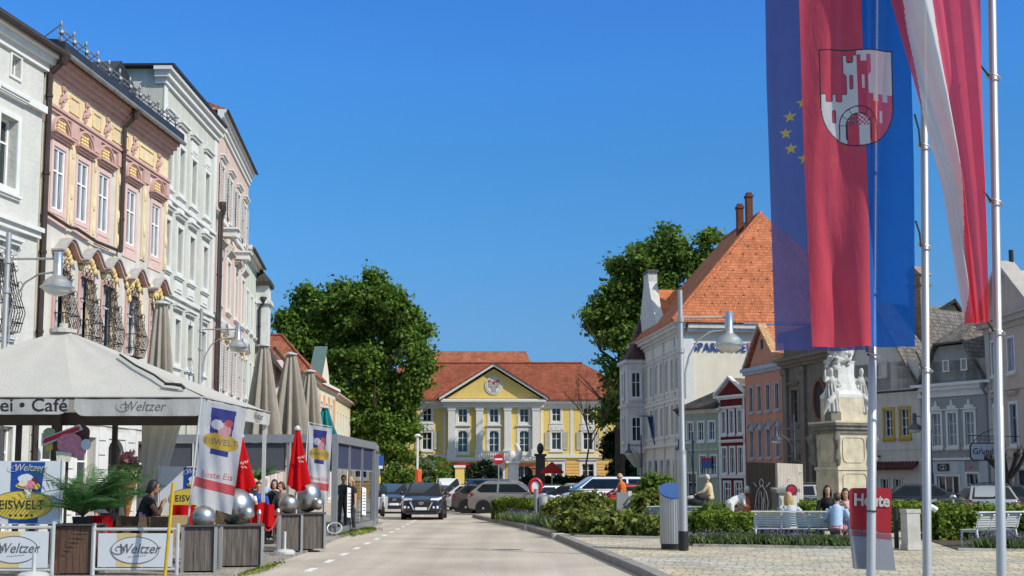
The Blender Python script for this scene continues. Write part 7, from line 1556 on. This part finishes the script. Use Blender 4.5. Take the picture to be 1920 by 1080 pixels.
# folded umbrellas
def folded(lab, cat, loc, zt, zb, rt, rb, mt, seed, name='folded_parasol', nf=8, pole=.03, grp=None, tail=.0):
    t = thing(name, lab, cat, loc, 0, grp); rr = random.Random(seed); ph = rr.uniform(0, 6)
    def fn(u, v): a = u*2*pi; r_ = (rt+(rb-rt)*v**.75)*(1+(.2+.26*v)*sin(nf*a+ph+v*.8)+.07*sin(3*a+ph)); return (r_*cos(a)+tail*v*v, r_*sin(a)*.85, zt+(zb-zt)*v+(.1*sin(2*a+ph))*v)
    m = MB(); m.grid(fn, 96, 20); m.obj('cloth', mt, t, True); m = MB(); m.tube([(0, 0, 0), (0, 0, zt+.08)], pole, 8); m.obj('pole', M_tub, t, True); m = MB(); m.lathe([(.03, 0), (rt*1.5+.03, .02), (rt*1.5+.03, .06), (.03, .12)], 12, (0, 0, zt-.02)); m.obj('cap', M_tub, t); return t
M_redc = clothmat('umbrella_red', (.60, .008, .012), .35, 0, .08)
def redumb(lab, px_, top, bot, Y, sd):
    c = at(px_, 905, Y); zt = at(px_, top, Y).z; zb = at(px_, bot, Y).z; t = folded(lab, 'parasol', (c.x, Y, .05), zt-.05, zb, .03, .2, M_redc, sd, 'red_umbrella', 5, .02, None, .05); m = MB(); z = zb+.48*(zt-zb); m.tube([(.05+.02*j, -.2-.004*j, z+.03*sin(j*1.7)+.006*j) for j in range(9)], .012, 5); m.tube([(.07+.02*j, -.2-.004*j, z-.07+.02*sin(j*1.9)) for j in range(7)], .01, 5); m.obj('emblem', M_fw, t)
redumb('folded red umbrella between the two ice cream flags', 556, 806, 918, 29.0, 3); redumb('folded red umbrella behind the front ice cream flag', 449, 820, 925, 25.2, 4)
G_ = 'closed beige parasols'
for (lab, px_, top, Y, rb, zb) in (('closed beige parasol in front of the rococo house, above the canopy', 293, 574, 31.0, .30, 3.2), ('closed beige parasol, leftmost of the three above the pavilion', 489, 652, 40.5, .55, 2.2), ('closed beige parasol in the middle above the pavilion', 541, 668, 42.5, .62, 2.2), ('closed beige parasol, rightmost of the three above the pavilion', 578, 700, 45.5, .50, 2.2)):
    c = at(px_, 905, Y); folded(lab, 'parasol', (c.x, Y, .05), at(px_, top, Y).z, zb, .13, rb, M_beigec, int(px_), 'closed_parasol', 9, .06, G_, .05)
c = at(607, 905, 47); folded('small teal closed parasol behind the far ice cream flag', 'parasol', (c.x, 47, .05), at(603, 768, 47).z, 2.9, .1, .34, clothmat('parasol_teal', (.02, .24, .24), .3), 9, 'teal_parasol', 6, .03, None, .25)
# rope posts with red cloth
for (px_, Y, lab) in ((487, 26.4, 'chrome rope post left of the gap between the planters'), (522, 27.6, 'chrome rope post at the right of the gap with red rope')):
    t = thing('rope_post', lab, 'rope post', (X(px_, Y), Y, .05)); m = MB(); m.tube([(0, 0, 0), (0, 0, .98)], .026, 8); m.obj('post', M_steel, t, True); m = MB(); m.lathe([(.17, 0), (.17, .03), (.04, .06)], 16); m.obj('foot', M_steel, t); m = MB(); m.lathe([(.04, .92), (.05, .95), (.03, 1.02)], 10); m.obj('head', M_steel, t)
m = MB(); A, B = Vector((X(524, 27.6), 27.55, .98)), Vector((X(498, 27.6), 27.0, .9)); m.tube([A.lerp(B, s)-Vector((0, 0, .38*4*s*(1-s)*.9)) for s in np.linspace(0, 1, 12)], .022, 8); tag(m.obj('rope', mat('rope_red', (.42, .02, .02), .6), None, True), 'red rope hanging in a bow between the chrome posts', 'rope')
m = MB(); m.grid(lambda u, v: (X(471+44*u, 28.2), 28.2+.05*sin(u*14)*(.4+v), at(490, 944, 28.2).z-.5*v-.03*sin(u*9)), 24, 8); tag(m.obj('red_cloth', M_redc, None, True), 'red cloth hung over the barrier behind the rope posts', 'cloth')
# ---- glass pavilion
t = thing('glass_pavilion', 'grey steel glass pavilion with dark blue awnings beside the road', 'pavilion', (0, 0, 0)); M_fr_ = mat('pavilion_frame', (.30, .31, .32), .45, .5, .08, 4); M_awn = clothmat('awning_navy', (.075, .085, .15), .3, .1, .06); M_awg = clothmat('awning_grey', (.14, .145, .17), .35, .12, .06); gl = clearglass('pavilion_glass', (.72, .76, .80), .88)
Pa, Pb, Pc, Pd = Vector((-11.2, 37.9, 0)), Vector((-5.42, 37.7, 0)), Vector((-5.12, 45.5, 0)), Vector((-5.45, 49.6, 0)); HT = 3.12
def strip3(nm, a, b, z0, z1, th, mt, off=0.):
    d = (b-a).normalized(); n = Vector((d.y, -d.x, 0)); m = MB(); A_, B2 = a+n*off, b+n*off; m.slab([(A_.x, A_.y, z0), (B2.x, B2.y, z0), (B2.x, B2.y, z1), (A_.x, A_.y, z1)], tuple(-n*th)); return m.obj(nm, mt, t)
for i, (a, b, nb) in enumerate(((Pa, Pb, 4), (Pb, Pc, 3), (Pc, Pd, 2))):
    strip3('roof_beam', a, b, HT-.25, HT, .2, M_fr_, .08); strip3('floor_rail', a, b, .06, .26, .16, M_fr_, .05)
    for k in range(nb):
        p, q = a.lerp(b, k/nb+.015), a.lerp(b, (k+1)/nb-.015)
        strip3('awning', p, q, 2.08 if i else 2.02, HT-.26, .012, M_awn if i else M_awg, -.02); strip3('awning_rail', p, q, 2.04 if i else 1.98, 2.09 if i else 2.03, .04, M_fr_, -.0)
        if i: strip3('pane', p, q, .27, 2.03, .012, gl, -.05)
    for k in range(nb+1):
        if i and not k: continue
        p = a.lerp(b, k/nb); big = k in (0, nb); w_ = .085 if big else .035; m = MB(); m.cbox((p.x, p.y, .05), 2*w_, 2*w_, HT-.06, atan2((b-a).y, (b-a).x)); m.obj('post', M_fr_, t)
m = MB(); m.tube([(Pb.x+.05+.22*cos(a), Pb.y-.25+.1*sin(a), .28+.16*sin(a)) for a in np.arange(0, 6.6, .5)], .02, 6); tag(m.obj('hose_reel', M_tub), 'coiled pale hose at the foot of the pavilion corner post', 'hose')
m = MB(); m.box(-11.2, -5.3, 37.9, 49, .052, .09); m.obj('floor', mat('deck_brown', (.10, .075, .06), .8, 0, .3, 4), t)
for k, (f0, lab) in enumerate(((.28, 'white menu sheet on the nearest side pane of the pavilion'), (.66, 'white menu sheet on the farther side pane of the pavilion'))):
    p, q = Pb.lerp(Pc, f0-.05), Pb.lerp(Pc, f0+.06); s_ = thing('menu_sheet', lab, 'menu', (0, 0, 0)); m = MB(); m.slab([(p.x+.08, p.y, .55), (q.x+.08, q.y, .5), (q.x+.08, q.y, 1.45), (p.x+.08, p.y, 1.5)], (.008, 0, 0)); m.obj('sheet', M_whiteframe, s_); m = MB()
    for j in range(7): z = .68+j*.1; m.slab([(p.x+.09, p.y+.1, z), (q.x+.09, q.y-.12-.05*(j % 3), z), (q.x+.09, q.y-.12-.05*(j % 3), z+.025), (p.x+.09, p.y+.1, z+.025)], (.002, 0, 0))
    m.obj('text_line', M_inkg, s_)
# furniture
M_wick = mat('brown_wicker', (.085, .055, .03), .8, 0, .45, 45, .5, 60); M_wickl = mat('light_wicker', (.36, .25, .11), .8, 0, .3, 45, .5, 60)
def wchair(lab, x, y, rz, m_=M_wick):
    t = thing('wicker_chair', lab, 'chair', (x, y, .09), rz, 'wicker chairs on the terrace'); m = MB(); m.box(-.27, .27, -.26, .26, .38, .46); m.obj('seat', m_, t); m = MB(); m.slab([(-.28, -.27, .4), (.28, -.27, .4), (.29, -.36, .92), (-.29, -.36, .92)], (0, .06, 0)); m.obj('backrest', m_, t)
    for s_ in (-1, 1): m = MB(); m.slab([(s_*.27, -.28, .38), (s_*.27, .24, .38), (s_*.28, .22, .64), (s_*.29, -.33, .72)], (-s_*.045, 0, 0)); m.obj('armrest', m_, t)
    for sx in (-1, 1):
        for sy in (-1, 1): m = MB(); m.tube([(sx*.24, sy*.23, 0), (sx*.24, sy*.23, .4)], .025, 6); m.obj('leg', m_, t)
    return t
def ctable(lab, x, y, r_=.36): t = thing('cafe_table', lab, 'table', (x, y, .09), 0, 'terrace tables'); m = MB(); m.lathe([(r_, .71), (r_, .74)], 22); m.obj('tabletop', mat('table_top', (.12, .09, .075), .4, 0, .2, 4), t, 40); m = MB(); m.tube([(0, 0, .02), (0, 0, .72)], .035, 8); m.obj('leg', M_dark, t); m = MB(); m.lathe([(.22, 0), (.22, .025), (.04, .05)], 16); m.obj('foot', M_dark, t); return t
wchair('dark wicker chair left of the dark haired woman', X(222, 23.2), 23.3, radians(160)); wchair('dark wicker chair turned away beside the yellow pole', X(292, 22.9), 23.0, radians(200)); wchair('dark wicker chair under the dark haired woman', X(268, 24.4), 24.3, radians(-70)); wchair('light wicker chair edge behind the yellow pole', X(322, 23.9), 24.0, radians(190), M_wickl)
ctable('round table with a menu holder in front of the dark haired woman', X(262, 23.4)+.05, 23.5); o = thing('menu_holder', 'white and violet menu holder on the round terrace table', 'menu', (X(262, 23.4)+.05, 23.45, .83)); m = MB(); m.cbox((0, 0, 0), .1, .08, .06); m.obj('stand', M_whiteframe, o); m = MB(); m.cbox((-.03, 0, .06), .06, .02, .2, .2); m.cbox((.03, .0, .06), .05, .02, .16, -.2); m.cuts = [(8, 6)]; m.obj('card', mat('card_violet', (.35, .22, .38), .5), o)
for k, (px_, Y) in enumerate(((420, 32), (500, 32.5), (545, 33.5))): ctable(['round table behind the largest steel ball', 'round table before the blue jacket guest', 'round table behind the folded red umbrella'][k], X(px_, Y), Y)
for k, (px_, Y, rz) in enumerate(((405, 31, 30), (440, 33, -30), (478, 33.6, 180), (512, 34, 160), (535, 32.6, 90), (565, 34, 200))): wchair('dark wicker chair %s' % ['left of the table behind the largest steel ball', 'right of the table behind the largest steel ball', 'under the guest in the blue jacket', 'behind the table before the blue jacket guest', 'under the guest by the folded red umbrella', 'nearest the pavilion front'][k], X(px_, Y), Y, radians(rz))
c = at(187, 905, 22.6); m = MB(); m.grid(lambda u, v: (c.x-.22+.44*u+.03*sin(v*6), 22.6+.12*sin(u*8)*(.3+v*.7), 1.05-.55*v*(1-.35*sin(u*pi*2)**2)), 24, 10); tag(m.obj('red_blanket', M_redc, None, True), 'red blanket draped beside the brown planter', 'blanket')
c = at(342, 905, 25.0); m = MB(); m.grid(lambda u, v: (c.x-.25+.5*u, 25.0+.08*sin(u*8)*(.3+v*.7), 1.2-.62*v), 20, 10); tag(m.obj('red_blanket', M_redc, None, True), 'red blanket over a chair behind the front ice cream flag pole', 'blanket')
# ------------------------------------------------------------------ people
SKIN = mat('skin', (.50, .27, .17), .55, 0, .06, 9, spec=.35); SKIND = mat('skin_tanned', (.30, .15, .09), .55, 0, .06, 9, spec=.35); M_eye = mat('eye_dark', (.015, .012, .012), .3); M_lip = mat('lip', (.32, .10, .085), .5)
HAIRC = {'black': (.010, .008, .008), 'brown': (.055, .028, .014), 'blonde': (.42, .27, .11), 'grey': (.50, .48, .45), 'darkbrown': (.025, .014, .010)}
V = Vector
def ik(a, b, l1, l2, bend):
    d = b-a; L = min(d.length, (l1+l2)*.999); u = d.normalized(); x = (l1*l1-l2*l2+L*L)/(2*L); h = sqrt(max(0, l1*l1-x*x)); n = (bend-u*bend.dot(u)).normalized(); return a+u*x+n*h, a+u*L
def person(label, loc, rz, pose='sit', shirt=(.1, .1, .1), pants=(.05, .06, .1), hair='brown', hairlen=.0, sleeve=1., hands=None, lean=.12, turn=0., nod=.1, shoe=(.05, .04, .04), skin=None, hip=None, s=1., group=None, bald=False, short=False):
    """local axes: x right, y forward, z up; hands are targets for (left, right) wrists"""
    sk = skin or SKIN; hz = hip if hip is not None else (.50 if pose == 'sit' else .93)
    P = V((0, 0, hz)); ch = P+V((0, sin(lean)*.5, cos(lean)*.5)); nk = P+V((0, sin(lean)*.58, cos(lean)*.58)); hd = nk+V((0, .03+sin(lean)*.12, .155))
    sh = [ch+V((g*.185, 0, -.03)) for g in (-1, 1)]; hp = [P+V((g*.095, 0, 0)) for g in (-1, 1)]
    if pose == 'sit': kn = [h_+V((g*.05, .42, .02)) for h_, g in zip(hp, (-1, 1))]; an = [V((k.x, k.y+.03, .09)) for k in kn]
    elif pose == 'walk': kn = [hp[0]+V((-.01, .16, -.41)), hp[1]+V((.01, -.02, -.44))]; an = [V((kn[0].x, .26, .09)), V((kn[1].x, -.32, .15))]
    else: kn = [h_+V((g*.02, .03, -.43)) for h_, g in zip(hp, (-1, 1))]; an = [V((k.x, -.02, .09)) for k in kn]
    hands = hands or ([V((-.2, .34, hz+.12)), V((.2, .34, hz+.12))] if pose == 'sit' else [V((-.27, .08, hz-.08)), V((.27, .04, hz-.08))]); arms = []
    for a, h_, g in zip(sh, hands, (-1, 1)): e, w_ = ik(a, V(h_), .285, .25, V((g*.6, -.5, -.7))); arms.append((a, e, w_))
    rh = Matrix.Rotation(turn, 3, 'Z') @ Matrix.Rotation(-nod, 3, 'X')
    def hp_(x, y, z): return hd+rh @ V((x, y, z))
    b = MB(); b.sph(hp_(0, 0, .02), (.075, .094, .105), 20, 14, rh); b.sph(hp_(0, .03, -.05), (.058, .068, .07), 16, 10, rh); b.sph(hp_(0, .098, -.012), (.013, .02, .022), 8, 6, rh); b.sph(hp_(0, .078, -.085), (.028, .025, .02), 8, 6, rh)
    for g in (-1, 1): b.sph(hp_(g*.078, -.005, .0), (.012, .022, .032), 8, 6, rh)
    b.tube([nk-V((0, .0, .05)), nk+V((0, .02, .05)), hd-V((0, 0, .04))], [.06, .052, .05], 12)
    b.tube([P, P.lerp(ch, .45), ch-V((0, 0, .06)), ch+V((0, 0, .02))], [.13, .115, .135, .08], 14)
    for a, e, w_ in arms:
        b.tube([a, a.lerp(e, .5), e], [.05, .047, .038], 10); b.tube([e, e.lerp(w_, .35), w_], [.038, .038, .026], 10); d = (w_-e).normalized(); g = -1 if a.x < 0 else 1
        sd = d.cross(V((0, 0, 1))); sd = sd.normalized() if sd.length > .1 else V((1, 0, 0)); up = sd.cross(d)
        b.tube([w_, w_+d*.045, w_+d*.085], [.026, .036, .034], 10)
        for k, ln in enumerate((.065, .075, .07, .055)):
            o = w_+d*.085+sd*(k-1.5)*.019; b.tube([o, o+d*ln*.55-up*.008, o+d*ln-up*.03], [.0105, .0095, .008], 6)
        o = w_+d*.03-sd*g*.03; b.tube([o, o+d*.035-sd*g*.025, o+d*.065-sd*g*.022-up*.01], [.012, .011, .009], 6)
    for h_, k, a in zip(hp, kn, an): b.tube([h_, h_.lerp(k, .5), k], [.085, .07, .052], 10); b.tube([k, k.lerp(a, .35), a], [.05, .052, .034], 10); b.tube([a, a+V((0, .05, -.05)), a+V((0, .16, -.065))], [.038, .04, .028], 8)
    root = link('person', setmat(remesh(b, .0085, 3), sk), None, loc, rz); root.scale = (s, s, s); tag(root, label, 'person', group)
    c = MB(); c.tube([P-V((0, 0, .03)), P.lerp(ch, .4), ch-V((0, 0, .08)), ch+V((0, 0, .03)), nk-V((0, 0, .01))], [.155, .14, .155, .115, .068], 18); c.tube([sh[0]+V((.02, 0, 0)), sh[1]-V((.02, 0, 0))], .072, 12)
    for a, e, w_ in arms:
        q = [a, a.lerp(e, .6), e] if sleeve >= 1 else [a, a.lerp(e, max(.2, sleeve))]; c.tube(q, [.068, .06, .052][:len(q)], 12)
        if sleeve >= 1: c.tube([e, e.lerp(w_, .5), e.lerp(w_, .93)], [.052, .047, .037], 12)
    cn = 'cloth_%02d%02d%02d' % tuple(int(99*x) for x in shirt); cm = mat(cn, shirt, .85, 0, .1, 12, .3, 40); o = link('shirt', setmat(remesh(c, .013, 4), cm), root)
    c = MB(); c.tube([hp[0]-V((.01, 0, 0)), hp[1]+V((.01, 0, 0))], .125, 14); c.tube([P-V((0, 0, .02)), P+V((0, 0, .08))], .14, 14)
    for h_, k, a in zip(hp, kn, an):
        c.tube([h_, h_.lerp(k, .5), k], [.105, .088, .07], 12)
        if not short: c.tube([k, k.lerp(a, .4), a+V((0, 0, .0))], [.07, .066, .056], 12)
    cm = mat('cloth_%02d%02d%02d' % tuple(int(99*x) for x in pants), pants, .85, 0, .1, 12, .3, 40); link('trousers', setmat(remesh(c, .014, 4), cm), root)
    for a in an: c = MB(); c.tube([a+V((0, -.05, -.045)), a+V((0, .06, -.045)), a+V((0, .17, -.06))], [.042, .046, .03], 10); c.obj('shoe', mat('shoe_%02d' % int(99*shoe[0]), shoe, .6), root, True)
    if not bald:
        c = MB(); c.sph(hp_(0, -.018, .045), (.089, .1, .1), 18, 12, rh); c.sph(hp_(0, -.05, .01), (.085, .075, .1), 16, 10, rh)
        for g in (-1, 1): c.sph(hp_(g*.066, -.02, .02), (.025, .06, .07), 10, 8, rh)
        if hairlen:
            for k in range(9): a = -1.2+2.4*k/8; x, y = .082*sin(a), -.075*cos(a)-.01; c.tube([hp_(x, y, .03), hp_(x*1.15, y-.015, -.08), hp_(x*1.2, y-.03-.02*sin(k*2.), -.05-hairlen)], [.035, .036, .016], 8)
        else: pass
        # face opening: cut away the front of the cap
        me = remesh(c, .011, 2); bm = bmesh.new(); bm.from_mesh(me); inv = rh.inverted()
        kill = [v for v in bm.verts if (lambda q: q.y > .045 and q.z < .075)(inv @ (v.co-hd))]; bmesh.ops.delete(bm, geom=kill, context='VERTS'); bm.to_mesh(me); bm.free(); link('hair', setmat(me, mat('hair_'+hair, HAIRC[hair], .5, 0, .25, 30, spec=.4, stretch=(6, 6, 1))), root)
    else:
        c = MB()
        for k in range(9): a = 1.25+3.8*k/8; c.sph(hp_(.08*sin(a), .085*cos(a), .01), (.018, .018, .035), 8, 6)
        link('hair', setmat(remesh(c, .009, 2), mat('hair_'+hair, HAIRC[hair], .5, 0, .25, 30)), root)
    for g in (-1, 1): c = MB(); c.sph(hp_(g*.031, .083, .018), (.011, .008, .008), 8, 6); c.obj('eye', M_eye, root, True)
    c = MB(); c.sph(hp_(0, .091, -.055), (.024, .008, .007), 8, 5, rh); c.obj('mouth', M_lip, root, True); return root
GX = lambda px_, Y: at(px_, 905, Y).x
# terrace
person('dark haired woman in a black sleeveless top seated with both hands at her mouth', (GX(262, 23.6), 23.7, .12), radians(-68), 'sit', (.012, .012, .014), (.02, .02, .025), 'black', .06, .15, [V((-.1, .37, 1.02)), V((.08, .38, 1.05))], .28, 0, .15, skin=SKIND, hip=.64, s=1.06)
person('seated guest in a blue jacket behind the red cloth', (GX(487, 33.4), 33.4, .15), radians(175), 'sit', (.02, .06, .32), (.05, .05, .07), 'darkbrown', 0, 1, None, .12, .5, .2, hip=.66)
person('seated guest with dark hair in a black top right of the blue jacket', (GX(512, 34.2), 34.3, .15), radians(200), 'sit', (.02, .02, .022), (.04, .04, .05), 'black', .1, 1, None, .1, -.3, .1, hip=.72)
person('seated guest with brown hair in a grey top beside the folded red umbrella', (GX(533, 34.0), 34.0, .15), radians(150), 'sit', (.16, .15, .14), (.04, .04, .05), 'brown', .05, 1, None, .15, 0, .15, hip=.66)
person('seated fair haired guest in a white top behind the largest steel ball', (GX(462, 33.0), 33.1, .15), radians(190), 'sit', (.6, .6, .6), (.05, .05, .08), 'brown', .08, .5, None, .12, .2, .1, hip=.66)
person('seated guest in a dark red top behind the front ice cream flag', (GX(412, 31.8), 31.8, .15), radians(120), 'sit', (.10, .015, .02), (.03, .03, .04), 'darkbrown', .05, 1, None, .12, .2, .1, hip=.66)
person('blonde woman in a dark top standing inside the glass pavilion', (GX(659, 40.2), 40.3, .1), radians(140), 'stand', (.02, .02, .022), (.03, .03, .04), 'blonde', .2, .6, None, .05, .3, .1, s=.97)
person('dark haired man in black standing beside the blonde woman in the pavilion', (GX(641, 40.6), 40.8, .1), radians(215), 'stand', (.02, .018, .018), (.03, .03, .035), 'darkbrown', 0, 1, None, .05, -.3, .1)
person('seated grey haired guest in a pale blue shirt at the back of the terrace group', (GX(498, 35.8), 35.9, .15), radians(170), 'sit', (.30, .40, .52), (.05, .05, .07), 'grey', 0, 1, None, .1, .2, .1, hip=.82)
person('seated blonde guest in a black top left of the guest in the blue jacket', (GX(474, 34.4), 34.5, .15), radians(215), 'sit', (.02, .02, .025), (.05, .05, .07), 'blonde', .12, .6, None, .12, .4, .1, hip=.74)
person('seated guest in a white shirt under the canopy behind the potted palm', (GX(196, 25.8), 25.8, .15), radians(100), 'sit', (.58, .58, .56), (.05, .05, .07), 'brown', .04, .5, None, .12, .2, .1, hip=.55)
# square
person('grey haired man in a cream shirt bending forward over a dark pushchair', (GX(1331, 44.5), 44.5, KH), radians(78), 'walk', (.62, .50, .30), (.12, .10, .08), 'grey', 0, 1, [V((-.2, .46, 1.08)), V((.2, .46, 1.08))], .12, 0, .15)
t = thing('pushchair', 'black and white pushchair in front of the man in the cream shirt', 'pushchair', (GX(1307, 44.5), 44.5, KH), radians(78)); m = MB(); m.sph((0, .1, .8), (.22, .34, .22), 14, 9); m.sph((0, -.08, .98), (.21, .2, .17), 12, 8); m.obj('hood', mat('pram_black', (.015, .015, .016), .7), t, True); m = MB(); m.sph((0, .2, .92), (.17, .22, .12), 12, 8); m.obj('blanket', M_fw, t, True); m = MB()
for g in (-1, 1): m.tube([(g*.22, -.45, 1.06), (g*.22, .1, .55), (g*.22, .38, .15)], .016, 6); m.tube([(g*.22, .1, .55), (g*.22, -.3, .15)], .016, 6)
m.tube([(-.22, -.45, 1.06), (.22, -.45, 1.06)], .02, 6); m.obj('frame', M_dark, t)
for gx in (-1, 1):
    for y in (-.3, .4): m = MB(); m.lathe([(.06, -.02), (.13, -.02), (.13, .02), (.06, .02)], 14); m.xform(Matrix.Translation((gx*.24, y, .13)) @ Matrix.Rotation(pi/2, 4, 'Y')); m.obj('wheel', M_tyre, t)
person('person in a white top bending far forward behind the clipped hedge', (GX(1368, 42.0), 42, KH), radians(-78), 'stand', (.66, .66, .65), (.62, .62, .62), 'grey', 0, 1, [V((-.14, .55, .62)), V((.14, .6, .7))], 1.05, 0, .2, hip=.8)
person('person in an orange top sitting low beside the timber hoarding', (GX(1398, 42.5), 42.3, KH), radians(60), 'sit', (.62, .13, .05), (.55, .52, .48), 'brown', .05, .5, None, .1, .3, .1, hip=.45)
person('bald older man in an orange shirt behind the shrubs', (GX(1168, 42.6), 42.6, KH), radians(85), 'stand', (.62, .14, .02), (.1, .1, .12), 'grey', 0, .6, None, .1, .3, .1, bald=True, s=1.02)
person('long haired blonde woman sitting on the white bench, seen from behind', (GX(1482, 30.3), 30.35, KH), radians(12), 'sit', (.45, .47, .5), (.1, .12, .2), 'blonde', .26, .5, [V((-.2, .35, .65)), V((.33, .12, .76))], .1, -.5, .05, hip=.4)
person('dark haired woman in black sitting and facing us beside the column', (GX(1551, 32.3), 32.3, KH), radians(165), 'sit', (.014, .014, .015), (.03, .03, .035), 'black', .2, 1, [V((-.24, .3, .62)), V((.2, .34, .66))], .1, .1, .1, hip=.56)
person('person in a light blue shirt on the end of the white bench, back towards us', (GX(1565, 29.3), 29.25, KH), radians(-22), 'sit', (.36, .50, .66), (.40, .15, .15), 'brown', .0, 1, [V((-.16, .38, .66)), V((.2, .36, .6))], .3, .35, .25, shoe=(.6, .6, .62), hip=.42)
person('dark haired girl in a pale pink top sitting right of the light blue shirt', (GX(1587, 30.3), 30.3, KH), radians(150), 'sit', (.58, .38, .42), (.12, .17, .32), 'darkbrown', .18, .4, [V((-.05, .3, .95)), V((.1, .32, .9))], .15, .2, .2, shoe=(.6, .6, .6))
